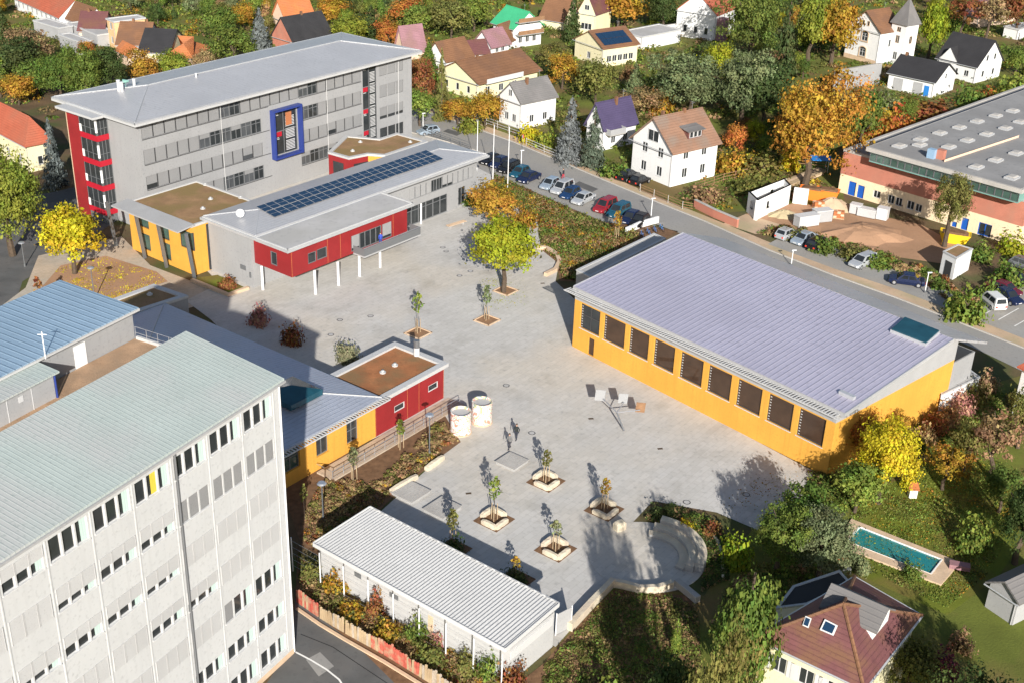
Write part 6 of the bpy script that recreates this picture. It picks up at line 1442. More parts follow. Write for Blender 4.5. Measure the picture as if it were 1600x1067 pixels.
# ---------------------------------------------------------------- trees, shrubs and ground cover
def leaf_mesh(name, pos, nrm, size, tone, hue, rng, droop=0.0, asp=1.0):
    """pos, nrm: (n,3); one small bent leaf clump (two triangles sharing a fold) per point"""
    n = len(pos); t = rng.normal(size=(n, 3)); t -= nrm*(t*nrm).sum(1)[:, None]; t /= np.linalg.norm(t, axis=1)[:, None]+1e-9; b = np.cross(nrm, t)
    s = (size*np.clip(rng.lognormal(-.05, .42, n), .4, 2.1))[:, None]
    fold = nrm*s*rng.uniform(-.35, .35, (n, 1))
    v = np.empty((n, 4, 3)); v[:, 0] = pos-t*s*.5*asp; v[:, 1] = pos+b*s*.42+fold; v[:, 2] = pos+t*s*.5*asp; v[:, 3] = pos-b*s*.42+fold
    me = bpy.data.meshes.new(name); me.vertices.add(n*4); me.vertices.foreach_set('co', v.reshape(-1).astype(np.float32))
    me.loops.add(n*4); me.loops.foreach_set('vertex_index', np.arange(n*4, dtype=np.int32))
    me.polygons.add(n); me.polygons.foreach_set('loop_start', np.arange(0, n*4, 4, dtype=np.int32)); me.polygons.foreach_set('loop_total', np.full(n, 4, np.int32))
    a = me.attributes.new('tone', 'FLOAT_VECTOR', 'FACE'); c = np.zeros((n, 3), np.float32); c[:, 0] = np.clip(tone, 0, 1); c[:, 1] = np.clip(hue, 0, 1); a.data.foreach_set('vector', c.reshape(-1))
    me.materials.append(M['foliage']); me.update(); me.validate(); return me
def unit(v): return v/(np.linalg.norm(v, axis=1)[:, None]+1e-9)
def crown(seed, n=2200, clumps=46, leaf=.12, squash=1.0, loose=.26, lobes=5):
    """an uneven deciduous crown in a unit ball: limbs carry clumps, clumps carry leaves, gaps between"""
    g = np.random.default_rng(seed); lob = unit(g.normal(size=(lobes, 3))); la = g.uniform(.0, .32, lobes)
    d = unit(g.normal(size=(clumps, 3))); d[:, 2] = np.where(d[:, 2] < -.6, -d[:, 2]*.5, d[:, 2]); d = unit(d)
    rad = .78+((d@lob.T).clip(0)**3*la).sum(1); rad *= g.uniform(.62, 1.05, clumps)
    inner = g.random(clumps) < .22; rad[inner] *= .55
    cc = d*rad[:, None]; cs = g.uniform(.6, 1.25, clumps)*loose; ct = g.uniform(0, 1, clumps); ch = g.uniform(0, 1, clumps)
    k = g.integers(0, clumps, n); off = g.normal(size=(n, 3))*cs[k][:, None]*np.array([.72, .72, .52]); p = cc[k]+off
    nr = unit(unit(p)*.65+unit(off)*.55+g.normal(size=(n, 3))*.55+np.array([0, 0, .25]))
    p[:, 2] *= squash
    return leaf_mesh('crown', p, nr, np.full(n, leaf), ct[k]*.62+g.random(n)*.38, ch[k]*.6+g.random(n)*.4, g)
def conifer(seed, n=2200, tiers=15, leaf=.10):
    """whorled drooping branches in a cone, z from -1 to 1, radius 1 at the foot"""
    g = np.random.default_rng(seed); P = []; T = []; N = []
    for i in range(tiers):
        f = (i+.5)/tiers; z = -1+2*f; R_ = (1-f)**.85*g.uniform(.85, 1.1); nb = int(7+9*(1-f)); m = max(10, int(n*(1-f)**1.1/tiers*2.0))
        az = np.sort(g.uniform(0, 2*math.pi, nb)); bl = g.uniform(.75, 1.15, nb); bt = g.uniform(0, 1, nb)
        j = g.integers(0, nb, m); r = R_*bl[j]*np.sqrt(g.random(m)); a = az[j]+g.normal(size=m)*.16/(r+.25)
        x = np.stack([r*np.cos(a), r*np.sin(a), z-.20*r+g.normal(size=m)*.035+.05*(r/R_)**2], 1); P.append(x); T.append(bt[j]*.5+g.random(m)*.5)
        q = np.stack([np.cos(a)*.55, np.sin(a)*.55, np.full(m, .8)], 1)+g.normal(size=(m, 3))*.35; N.append(unit(q))
    P, N, T = np.concatenate(P), np.concatenate(N), np.concatenate(T)
    return leaf_mesh('crown', P, N, np.full(len(P), leaf), T, g.random(len(P)), g, asp=1.5)
def bush_mesh(seed, n=700, leaf=.17):
    g = np.random.default_rng(seed); c = 16; d = unit(g.normal(size=(c, 3))); d[:, 2] = np.abs(d[:, 2]); cc = d*g.uniform(.35, .85, (c, 1)); ct = g.random(c)
    k = g.integers(0, c, n); off = g.normal(size=(n, 3))*.22; p = cc[k]+off; p[:, 2] = np.abs(p[:, 2])
    return leaf_mesh('foliage', p, unit(unit(p)+g.normal(size=(n, 3))*.6+np.array([0, 0, .3])), np.full(n, leaf), ct[k]*.6+g.random(n)*.4, g.random(n), g)
def sprig_mesh(seed, n=150):
    g = np.random.default_rng(seed); z = g.beta(2.0, 1.6, n)*2-1; r = .75*(1-np.abs(z))**.5*g.random(n)**.6; a = g.uniform(0, 6.28, n)
    p = np.stack([r*np.cos(a), r*np.sin(a), z], 1); return leaf_mesh('crown', p, unit(g.normal(size=(n, 3))+np.array([0, -.4, .5])), np.full(n, .26), g.random(n), g.random(n), g)
PR = {'broad': [crown(11, 5200, 60, .082), crown(12, 4800, 52, .084, lobes=7), crown(13, 5000, 70, .08, loose=.22), crown(14, 4400, 44, .084, loose=.26), crown(15, 4200, 38, .085, 1, .3, 8)],
      'round': [crown(21, 9000, 110, .065, 1, .18, 2), crown(22, 8500, 100, .066, 1, .19, 3)],
      'big': [crown(31, 15000, 130, .047, 1, .16, 7), crown(32, 14000, 115, .048, 1, .17, 8), crown(33, 15000, 150, .046, 1, .15, 6)],
      'loose': [crown(41, 1900, 42, .085, 1, .2, 6), crown(42, 2000, 36, .085, 1, .2, 6)],
      'conifer': [conifer(51, 4200, 17, .072), conifer(52, 3800, 15, .075), conifer(53, 4600, 20, .07)],
      'column': [crown(61, 5600, 76, .08, 1, .23, 3), crown(62, 5200, 66, .08, 1, .24, 4)],
      'bush': [bush_mesh(71, 1300, .12), bush_mesh(72, 1300, .125), bush_mesh(73, 1200, .13), bush_mesh(74, 1000, .13)],
      'sapling': [sprig_mesh(81), sprig_mesh(82, 120)], 'bare': [sprig_mesh(83, 60)]}
def trunk_mesh(seed, limbs=5):
    r_ = random.Random(seed); mb = MB(); pts = [Vector((0, 0, 0))]
    for k in range(1, 5): pts.append(Vector((r_.uniform(-.12, .12)*k*.25, r_.uniform(-.12, .12)*k*.25, k*.17)))
    for k in range(4): mb.tube(pts[k], pts[k+1]+Vector((0, 0, .005)), .055*(1-.17*k), 7, 0, .055*(1-.17*(k+1)))
    for k in range(limbs):
        a = 2*math.pi*(k+r_.random()*.6)/limbs; st = lerp(pts[2], pts[4], r_.random()*.9); mid = st+Vector((math.cos(a)*.14, math.sin(a)*.14, .11)); en = mid+Vector((math.cos(a)*.13, math.sin(a)*.13, .13+.08*r_.random()))
        mb.tube(st, mid, .022, 5, 0, .015); mb.tube(mid, en, .015, 5, 0, .005)
    me = mb.mesh('trunk'); me.materials.append(M['bark']); return me
TR = [trunk_mesh(s) for s in (1, 2, 3)]
def pole_trunk():
    mb = MB(); mb.tube((0, 0, 0), (0, 0, 1), .03, 7, 0, .008); me = mb.mesh('trunk'); me.materials.append(M['bark']); return me
TP = pole_trunk()
COL = dict(darkgreen=(.030, .043, .013), green=(.058, .082, .016), midgreen=(.082, .108, .020), bright=(.145, .165, .025), olive=(.082, .082, .022), greygreen=(.085, .098, .045), yellow=(.46, .37, .022), ygreen=(.25, .27, .02), gold=(.34, .21, .03), orange=(.36, .155, .035), rust=(.22, .095, .035), brown=(.145, .10, .048), blue=(.155, .175, .165), bluegreen=(.11, .135, .095), plum=(.14, .035, .045), pale=(.22, .21, .12), pink=(.36, .19, .14), lime=(.20, .25, .02))
COL = {k_: tuple(x*(2.2 if k_ in ('darkgreen', 'green', 'midgreen', 'olive', 'greygreen', 'brown') else (1.5 if k_ == 'bright' else 1.12)) for x in v_) for k_, v_ in COL.items()}
rt_ = random.Random(42)
NAMES = {'broad': ('deciduous_tree', 'tree'), 'round': ('round_tree', 'tree'), 'big': ('deciduous_tree', 'tree'), 'loose': ('sparse_tree', 'tree'), 'conifer': ('conifer', 'conifer'), 'column': ('columnar_tree', 'tree'), 'bush': ('shrub', 'shrub'), 'sapling': ('sapling', 'sapling'), 'bare': ('sapling', 'sapling')}
def jitter(c, k=.18):
    f = 1+rt_.uniform(-k, k); return tuple(max(.004, x*f*(1+rt_.uniform(-k*.5, k*.5))) for x in c)
def tree(x, yb, yt, w, kind, colr, label, group=None, jit=.1, low=None, stakes=0):
    b = G(x, yb); h = hgt(yt, b); r = w/2*mpp(b); nm, cat = NAMES[kind]
    c = jitter(COL[colr], jit); z = rt_.uniform(0, 6.28)
    if kind == 'bush':
        t = thing(nm, b, label, cat, group); o = bpy.data.objects.new('foliage', rt_.choice(PR[kind])); col.objects.link(o); o.parent = t; o.scale = (r, r, h*.8); o.rotation_euler.z = z; o.color = (*c, 1)
        s_ = bpy.data.objects.new('stem', TR[rt_.randrange(3)]); col.objects.link(s_); s_.parent = t; s_.scale = (h*.5, h*.5, h*.7); return t
    t = thing(nm, b, label, cat, group)
    lo = {'broad': .07, 'round': .13, 'big': .05, 'loose': .15, 'conifer': .02, 'column': .04, 'sapling': .45, 'bare': .3}[kind] if low is None else low
    o = bpy.data.objects.new('crown', rt_.choice(PR[kind])); col.objects.link(o); o.parent = t
    hh = h*(1-lo)/2; k = {'conifer': 1.0, 'sapling': 1.0, 'bare': 1.0}.get(kind, 1.12)
    o.location = (0, 0, h-hh); o.scale = (r/ (1.05 if k > 1 else 1), r/(1.05 if k > 1 else 1), hh/ (1.05 if k > 1 else 1)); o.rotation_euler.z = z; o.color = (*c, 1)
    s_ = bpy.data.objects.new('trunk', TP if kind in ('conifer', 'sapling', 'bare', 'column') else TR[rt_.randrange(3)]); col.objects.link(s_); s_.parent = t
    if kind in ('sapling', 'bare'): s_.scale = (1.3, 1.3, h*.95)
    elif kind in ('conifer', 'column'): s_.scale = (h*.8, h*.8, h*.95)
    else: s_.scale = (h*.62, h*.62, h*.95)
    s_.rotation_euler.z = z
    for k in range(stakes):
        a = 2*math.pi*k/stakes+.4; mb = MB(); mb.tube((.3*math.cos(a), .3*math.sin(a), 0), (.27*math.cos(a), .27*math.sin(a), min(1.7, h*.6)), .035, 6)
        me = mb.mesh('stake'); me.materials.append(M['pale_wood']); q = bpy.data.objects.new('stake', me); col.objects.link(q); q.parent = t
    return t
TREES = [
 (117, 428, 316, 108, 'round', 'yellow', 'round bright yellow tree in the sandy forecourt'),
 (20, 400, 238, 122, 'big', 'bright', 'large green tree turning orange at the left edge'),
 (787, 457, 333, 122, 'round', 'ygreen', 'big round yellow green tree in the courtyard', None, .1, .2),
 (772, 356, 288, 80, 'broad', 'gold', 'golden brown tree behind the round courtyard tree'),
 (818, 352, 318, 46, 'bush', 'gold', 'golden shrub right behind the round courtyard tree'),
 (88, 292, 186, 46, 'conifer', 'blue', 'silver blue spruce beside the red glazed stair tower'),
 (11, 518, 484, 26, 'conifer', 'ygreen', 'small yellow green conifer at the left edge behind the blue roof'),
 (1372, 785, 645, 112, 'big', 'yellow', 'bright yellow tree at the right corner of the sports hall'),
 (1335, 715, 638, 66, 'broad', 'orange', 'orange tree against the yellow end wall of the sports hall'),
 (1395, 700, 640, 50, 'loose', 'gold', 'sparse golden tree against the yellow end wall of the sports hall'),
 (1545, 745, 640, 84, 'loose', 'brown', 'tall sparse brown tree right of the sports hall'),
 (1472, 765, 690, 70, 'loose', 'gold', 'sparse golden brown fruit tree on the lawn'),
 (1505, 735, 660, 60, 'loose', 'olive', 'sparse olive fruit tree with pale trunk on the lawn'),
 (1212, 890, 782, 96, 'big', 'green', 'dark green tree left of the pool, nearest to the courtyard'),
 (1278, 905, 788, 104, 'big', 'greygreen', 'bushy grey green tree just left of the pool'),
 (1245, 850, 760, 90, 'broad', 'green', 'dark green tree behind the two bushy trees left of the pool'),
 (1335, 800, 722, 88, 'broad', 'midgreen', 'green tree below the yellow tree at the sports hall'),
 (1148, 1112, 882, 104, 'column', 'green', 'tall dense green tree left of the plum roofed house'),
 (1150, 880, 826, 56, 'bush', 'lime', 'yellow green shrub right of the round stage'),
 (1108, 832, 812, 40, 'bush', 'rust', 'rusty shrub above the round stage'),
 (1072, 830, 806, 30, 'bush', 'yellow', 'small yellow shrub above the round stage'),
 (1035, 808, 786, 44, 'bush', 'darkgreen', 'dark shrub at the top of the round stage'),
 (1082, 1330, 1004, 110, 'big', 'olive', 'olive tree at the bottom edge beside the tall dense green tree'),
 (948, 1110, 1052, 80, 'bush', 'green', 'green shrub at the bottom edge right of the wood pile'),
 (1545, 1330, 1052, 120, 'big', 'darkgreen', 'dark tree just inside the bottom edge right of the plum roofed house'),
 (1505, 1270, 1076, 150, 'big', 'darkgreen', 'tall tree below the bottom edge whose shade falls beside the plum roofed house'),
 (1590, 1240, 1076, 130, 'big', 'darkgreen', 'tall tree below the bottom right corner shading the shed'),
 (1055, 1015, 966, 26, 'conifer', 'midgreen', 'small green conifer standing in the shaded garden'),
 (1035, 1180, 1022, 90, 'broad', 'darkgreen', 'dark green tree at the bottom edge below the small green conifer'),
 (1585, 880, 745, 80, 'big', 'darkgreen', 'dark green tree at the right edge beyond the pool'),
 (1560, 800, 728, 60, 'broad', 'green', 'green tree at the right edge behind the pool lawn'),
 (1515, 855, 800, 60, 'bush', 'midgreen', 'green shrub right of the pool'),
 (1590, 700, 610, 60, 'broad', 'olive', 'olive brown tree at the right edge beside the house corner'),
 (1468, 1055, 1012, 60, 'bush', 'plum', 'dark purple shrub in the shade beside the plum roofed house'),
 (1500, 1015, 980, 44, 'bush', 'brown', 'brown shrub in the shade right of the plum roofed house'),
 (1408, 1100, 1002, 84, 'broad', 'olive', 'olive tree against the right wall of the plum roofed house'),
 (1425, 1065, 1025, 50, 'bush', 'greygreen', 'grey green shrub beside the wall of the plum roofed house'),
 (1345, 890, 858, 36, 'bush', 'greygreen', 'grey green shrub on the lawn in front of the pool'),
 (1425, 900, 875, 34, 'bush', 'green', 'green shrub at the near edge of the pool'),
 (1257, 292, 118, 140, 'big', 'gold', 'large golden tree between the gardens and the brick workshop'),
 (1232, 266, 196, 44, 'conifer', 'yellow', 'small bright yellow tree in front of the large golden tree'),
 (1190, 200, 95, 84, 'broad', 'darkgreen', 'dark green tree left of the large golden tree'),
 (1362, 222, 168, 60, 'bush', 'orange', 'orange shrub behind the brick workshop, left one'),
 (1400, 210, 160, 60, 'bush', 'orange', 'orange shrub behind the brick workshop, right one'),
 (1342, 235, 145, 64, 'broad', 'green', 'green tree between the golden tree and the orange shrubs'),
 (1380, 175, 135, 56, 'bush', 'greygreen', 'grey green shrub in front of the black roofed coach house'),
 (1450, 182, 152, 90, 'bush', 'rust', 'long rust brown shrub behind the workshop roof'),
 (1540, 160, 134, 50, 'bush', 'orange', 'orange shrub in front of the large black roofed house'),
 (1515, 165, 128, 60, 'bush', 'green', 'green shrub between the coach house and the black roofed house'),
 (1580, 150, 105, 60, 'bush', 'midgreen', 'pale green shrub right of the large black roofed house'),
 (1475, 386, 266, 66, 'big', 'olive', 'tall narrow olive tree in front of the brick workshop', None, .1, .2),
 (1413, 322, 278, 42, 'bush', 'plum', 'dark red shrub against the brick workshop wall'),
 (1450, 92, -8, 44, 'column', 'lime', 'tall yellow green columnar tree right of the villa tower'),
 (1298, 102, -12, 74, 'broad', 'gold', 'golden yellow tree left of the villa'),
 (1262, 100, -15, 60, 'broad', 'bright', 'bright green tree between the dark conifer and the golden tree'),
 (1218, 150, -5, 64, 'conifer', 'darkgreen', 'tall dark conifer left of the bright green tree'),
 (1170, 110, -25, 96, 'big', 'green', 'large green tree right of the tall white house'),
 (1158, 196, 72, 104, 'big', 'greygreen', 'large grey green tree in the gardens behind the white house with the dormer'),
 (1076, 182, 78, 116, 'big', 'greygreen', 'large grey green tree in the middle of the gardens'),
 (1120, 130, 62, 50, 'broad', 'ygreen', 'yellow green tree between two large grey green trees'),
 (990, 158, 96, 44, 'conifer', 'greygreen', 'grey green conifer above the violet roofed house'),
 (930, 165, 94, 66, 'broad', 'olive', 'olive tree below the solar roofed cream house'),
 (878, 140, 84, 44, 'broad', 'gold', 'golden tree left of the solar roofed cream house'),
 (990, 190, 142, 70, 'broad', 'brown', 'brown tree right of the violet roof'),
 (1030, 178, 132, 50, 'bush', 'gold', 'golden shrub behind the white house with the dormer'),
 (889, 256, 152, 58, 'conifer', 'blue', 'tall silver spruce at the roadside in front of the violet roofed house'),
 (925, 262, 168, 52, 'conifer', 'bluegreen', 'smaller blue green spruce right of the tall silver spruce'),
 (893, 66, -8, 40, 'conifer', 'darkgreen', 'tall dark conifer left of the tall narrow cream house'),
 (690, 188, 76, 34, 'conifer', 'olive', 'slim olive conifer left of the wide cream house'),
 (657, 175, 92, 44, 'broad', 'rust', 'rust red tree at the right end of the grey school'),
 (656, 198, 140, 52, 'broad', 'midgreen', 'green tree at the road corner behind the grey school'),
 (715, 196, 152, 52, 'broad', 'gold', 'golden tree below the wide cream house, left one'),
 (758, 200, 140, 58, 'broad', 'gold', 'golden tree below the wide cream house, beside the white house'),
 (735, 205, 176, 44, 'bush', 'bright', 'bright green shrub behind the grey garden fence'),
 (827, 222, 188, 42, 'bush', 'yellow', 'yellow shrub beside the round road sign'),
 (850, 232, 200, 40, 'bush', 'bright', 'bright green shrub left of the tall silver spruce'),
 (958, 278, 248, 50, 'bush', 'green', 'green shrub below the violet roofed house'),
 (1142, 268, 220, 70, 'bush', 'gold', 'golden shrub right of the white house with the dormer'),
 (1190, 275, 236, 80, 'bush', 'olive', 'olive shrub in the garden above the building yard'),
 (1100, 312, 282, 60, 'bush', 'brown', 'brown shrub below the white house with the dormer'),
 (1165, 300, 270, 60, 'bush', 'olive', 'olive shrub behind the roofless white walls'),
 (408, 88, 12, 48, 'conifer', 'blue', 'grey blue spruce behind the grey school, left of the brick house'),
 (10, 84, 4, 42, 'conifer', 'darkgreen', 'dark conifer in the upper left corner'),
 (30, 125, 60, 70, 'broad', 'darkgreen', 'dark green tree at the left edge below the terraces'),
 (52, 105, 44, 60, 'broad', 'brown', 'brown tree in front of the red roofed terrace'),
 (60, 150, 95, 66, 'broad', 'green', 'green tree at the left edge above the salmon roof'),
 (30, 165, 116, 60, 'broad', 'gold', 'golden brown tree above the salmon roof'),
 (96, 160, 76, 72, 'big', 'green', 'green tree left of the school roof, nearest to the left edge'),
 (135, 165, 70, 74, 'big', 'green', 'tall green tree behind the school roof corner'),
 (172, 150, 68, 70, 'big', 'darkgreen', 'dark green tree below the orange block'),
 (137, 95, 62, 30, 'broad', 'orange', 'small orange tree below the grey extension'),
 (226, 132, 82, 50, 'broad', 'gold', 'golden tree in front of the brown terrace roof'),
 (272, 122, 82, 58, 'broad', 'bright', 'bright green tree in front of the black terrace roof'),
 (320, 120, 76, 40, 'broad', 'brown', 'brown tree behind the school roof edge, beside the orange hipped roof'),
 (365, 104, 40, 60, 'broad', 'green', 'green tree behind the school roof, left of the grey blue spruce'),
 (340, 70, 10, 60, 'broad', 'green', 'green tree above the orange hipped roof'),
 (380, 50, 0, 40, 'broad', 'gold', 'golden tree at the top edge left of the grey blue spruce'),
 (545, 70, 22, 66, 'broad', 'bright', 'bright green tree behind the far end of the school roof'),
 (580, 62, 8, 56, 'conifer', 'darkgreen', 'dark conifer behind the far end of the school roof'),
 (608, 80, 30, 46, 'broad', 'orange', 'orange tree left of the violet brown bungalow'),
 (520, 40, -4, 56, 'broad', 'gold', 'golden tree right of the orange roof'),
 (655, 58, 4, 60, 'broad', 'midgreen', 'green tree above the violet brown bungalow'),
 (640, 40, -6, 60, 'broad', 'orange', 'orange and green tree at the top edge beyond the school'),
 (705, 62, 0, 66, 'broad', 'olive', 'olive tree above the low brown roofs'),
 (740, 50, -10, 60, 'broad', 'midgreen', 'green tree left of the green roofed house'),
 (670, 110, 62, 34, 'conifer', 'green', 'green conifer between the two low brown roofs'),
 (862, 110, 70, 50, 'broad', 'olive', 'olive tree right of the green roofed house'),
 (965, 45, -20, 84, 'broad', 'gold', 'golden tree at the top edge right of the tall cream house'),
 (1035, 52, -25, 56, 'big', 'darkgreen', 'dark green tree at the top edge left of the tall white house'),
 (1500, 60, -15, 60, 'loose', 'rust', 'bare reddish tree at the top edge right of the villa'),
 (1540, 62, -10, 60, 'loose', 'brown', 'bare brown tree at the top right'),
 (1585, 60, -20, 60, 'broad', 'rust', 'rust coloured tree in the top right corner'),
 (1490, 48, 5, 50, 'bush', 'green', 'green shrub beside the yellow green columnar tree'),
 (1575, 445, 405, 60, 'bush', 'green', 'green hedge shrub at the edge of the east car park'),
 (1505, 500, 445, 70, 'bush', 'midgreen', 'large green shrub between the road and the white hatchback'),
 (1540, 470, 430, 40, 'bush', 'green', 'green shrub behind the dark red car'),
 (1535, 405, 375, 50, 'bush', 'green', 'green shrub beside the white hut'),
 (1580, 395, 360, 50, 'bush', 'ygreen', 'yellow green hedge at the corner of the brick workshop'),
 (1285, 392, 360, 44, 'bush', 'green', 'dark green shrub behind the three cars on the lay by'),
 (1240, 372, 350, 46, 'bush', 'olive', 'olive shrub between the lay by cars and the storage boxes'),
 (1330, 402, 378, 50, 'bush', 'olive', 'olive shrub behind the silver estate car'),
 (1372, 415, 392, 50, 'bush', 'green', 'green shrub right of the silver estate car'),
]
for T_ in TREES: tree(*T_)
SAP = [((653, 520), 457, 24, 'staked sapling in the square pit between annex roof and wing'), ((760, 500), 446, 22, 'staked sapling in the square pit below the round courtyard tree'), ((853, 752), 702, 26, 'staked sapling in the tree pit nearest to the walking people'), ((944, 796), 746, 26, 'staked sapling in the tree pit nearest to the round stage'), ((772, 812), 745, 32, 'staked sapling in the tree pit beside the low platforms'), ((868, 859), 812, 30, 'staked sapling in the tree pit nearest to the pavilion end'), ((707, 856), 795, 30, 'staked sapling in the shaded pit behind the pavilion, left one'), ((806, 905), 868, 24, 'staked sapling in the shaded pit behind the pavilion, right one'), ((626, 700), 655, 22, 'staked sapling in front of the red annex wall'), ((553, 752), 698, 26, 'staked sapling in the bed by the ramp railing'), ((476, 812), 756, 20, 'thin sapling in the bed beside the white office block'), ((963, 374), 330, 20, 'young staked tree beside the sports hall roof corner'), ((66, 490), 432, 24, 'slim rusty sapling on the left forecourt')]
for i, (p, yt, w, lab) in enumerate(SAP): tree(p[0], p[1], yt, w, 'sapling', ('midgreen', 'greygreen', 'olive', 'gold')[i % 4] if i != 12 else 'rust', lab, 'young trees', stakes=3 if i not in (10, 12) else 0)
for x, yb, yt, w, c_, lab in ((404, 508, 472, 38, 'pink', 'pinkish shrub at the shadow edge of the courtyard, left one'), (456, 536, 500, 36, 'rust', 'rusty shrub at the shadow edge of the courtyard'), (543, 562, 528, 42, 'pale', 'pale twiggy shrub beside the red annex roof'), (358, 448, 428, 36, 'rust', 'red shrub at the grass patch by the grey end wall'), (707, 868, 836, 44, 'darkgreen', 'dark shrub filling the left shaded pit'), (805, 912, 884, 44, 'darkgreen', 'dark shrub filling the right shaded pit'), (732, 318, 300, 40, 'green', 'low green shrub at the right end of the solar roofed wing')):
    tree(x, yb, yt, w, 'bush', c_, lab)
# columns of shrubs in front of the pavilion, along the gym and the hall end wall
row = [(488, 905, 872, 40, 'olive'), (525, 925, 890, 46, 'gold'), (552, 962, 938, 50, 'gold'), (585, 960, 915, 40, 'rust'), (607, 1000, 965, 52, 'gold'), (650, 1000, 955, 40, 'green'), (672, 1035, 1000, 50, 'olive'), (690, 1000, 960, 40, 'pink'), (730, 1045, 1010, 46, 'olive'), (765, 1060, 1015, 44, 'midgreen'), (800, 1075, 1030, 50, 'rust')]
ro_ = {}
for i, (x, yb, yt, w, c_) in enumerate(row):
    ro_[c_] = ro_.get(c_, 0)+1
    tree(x, yb, yt, w, 'bush', c_, ('first ', 'second ', 'third ')[ro_[c_]-1]+{'olive': 'olive shrub from the office block on the bank before the white posts', 'gold': 'golden shrub from the office block on the bank before the white posts', 'rust': 'rusty shrub from the office block on the bank before the white posts', 'green': 'green shrub from the office block on the bank before the white posts', 'pink': 'pinkish shrub from the office block on the bank before the white posts', 'midgreen': 'bright leafy shrub counted from the office block at the white posts'}[c_], 'shrubs along the pavilion bank')
hr_ = [(1395, 715, 682), (1418, 702, 668), (1440, 690, 655), (1460, 674, 640), (1480, 660, 624), (1500, 644, 606), (1520, 630, 590), (1540, 612, 574)]
for i, (x, yb, yt) in enumerate(hr_): tree(x, yb, yt, 44, 'bush', ('brown', 'olive', 'brown', 'rust', 'brown', 'pink', 'olive', 'brown')[i], 'brownish hedge shrub along the hall end wall, %s from the yellow tree' % ('first second third fourth fifth sixth seventh eighth'.split()[i]), 'hedge row at the sports hall')
# beds of mixed ground cover that nobody could count
def in_poly(x, y, P):
    c = np.zeros(len(x), bool); n = len(P)
    for i in range(n):
        (x1, y1), (x2, y2) = P[i], P[(i+1) % n]; m = ((y1 > y) != (y2 > y)); xi = (x2-x1)*(y-y1)/((y2-y1) if abs(y2-y1) > 1e-9 else 1e-9)+x1; c ^= m & (x < xi)
    return c
def cover(name, pts, n, colr, hmax, leaf, seed, clump=1.2, dens=.5):
    n = int(n*1.6); leaf *= .76; g = np.random.default_rng(seed); P = [(q.x, q.y) for q in (G(*p) for p in pts)]; xs = [p[0] for p in P]; ys = [p[1] for p in P]
    nc = max(12, int(n/55)); cx, cy = g.uniform(min(xs), max(xs), nc*3), g.uniform(min(ys), max(ys), nc*3); m = in_poly(cx, cy, P); cx, cy = cx[m][:nc], cy[m][:nc]
    if len(cx) == 0: return
    ch = g.uniform(.25, 1, len(cx))**1.4*hmax; cr = g.uniform(.4, 1.2, len(cx))*clump; ct = g.random(len(cx)); k = g.integers(0, len(cx), n)
    a = g.uniform(0, 6.28, n); r = np.sqrt(g.random(n))*cr[k]; x, y = cx[k]+r*np.cos(a), cy[k]+r*np.sin(a); z = ch[k]*np.sqrt(np.clip(1-(r/cr[k])**2, 0, 1))*g.uniform(.35, 1.05, n)+.02
    nr = unit(np.stack([np.cos(a)*r/cr[k], np.sin(a)*r/cr[k], np.full(n, .8)], 1)+g.normal(size=(n, 3))*.45)
    ok = in_poly(x, y, P); p = np.stack([x, y, z], 1)[ok]; me = leaf_mesh(name, p, nr[ok], np.full(ok.sum(), leaf), (ct[k]*.6+g.random(n)*.4)[ok], g.random(ok.sum()), g)
    o = bpy.data.objects.new(name, me); col.objects.link(o); o.color = (*COL[colr], 1); o['kind'] = 'stuff'; return o
bank = [(758, 330), (772, 274), (830, 302), (890, 328), (945, 352), (985, 356), (1000, 372), (905, 440), (878, 436), (872, 410), (845, 388), (840, 345), (800, 322)]
for i, (c_, n_, h_) in enumerate((('rust', 3000, .7), ('brown', 11000, .7), ('green', 8000, 1.0), ('olive', 8000, .9), ('gold', 3000, .8))): cover('bank_planting', bank, n_, c_, h_, .26, 100+i, 1.3)
bed = [(478, 800), (502, 752), (590, 752), (688, 655), (716, 690), (690, 708), (620, 764), (556, 824), (500, 862), (474, 845)]
for i, (c_, n_, h_) in enumerate((('brown', 9000, .5), ('rust', 900, .45), ('olive', 3500, .5), ('gold', 700, .4))): cover('bed_planting', bed, n_, c_, h_, .2, 110+i, .6)
pb = [(466, 860), (494, 905), (560, 945), (700, 1015), (800, 1072), (760, 1090), (660, 1048), (560, 990), (466, 930)]
for i, (c_, n_, h_) in enumerate((('brown', 10000, .8), ('olive', 8000, .9), ('rust', 1200, .8), ('gold', 1500, .7))): cover('bank_planting', pb, n_, c_, h_, .17, 120+i, .6)
rg = [(890, 1000), (958, 922), (1040, 930), (1090, 945), (1100, 1067), (1000, 1140), (840, 1140), (850, 1040)]
for i, (c_, n_, h_) in enumerate((('olive', 9000, .35), ('green', 8000, .5), ('brown', 7000, .3))): cover('rough_grass', rg, n_, c_, h_, .16, 130+i, .9)
sb = [(1005, 810), (1050, 786), (1110, 812), (1140, 845), (1140, 905), (1095, 925), (1098, 890), (1075, 850), (1035, 822)]
for i, (c_, n_, h_) in enumerate((('darkgreen', 6000, .6), ('brown', 3000, .5), ('green', 3000, .7))): cover('shrub_bed', sb, n_, c_, h_, .17, 140+i, .8)
lw = [(1330, 790), (1400, 740), (1500, 690), (1600, 740), (1600, 800), (1540, 900), (1480, 950), (1320, 875)]
for i, (c_, n_, h_) in enumerate((('midgreen', 9000, .06), ('olive', 3000, .06), ('gold', 1300, .05))): cover('lawn_grass', lw, n_, c_, h_, .16, 150+i, 1.4)
sg = [(1262, 735), (1320, 745), (1400, 715), (1500, 640), (1600, 600), (1640, 660), (1500, 690), (1400, 745), (1325, 795), (1300, 875), (1190, 1000), (1100, 1000), (1140, 900), (1250, 860)]
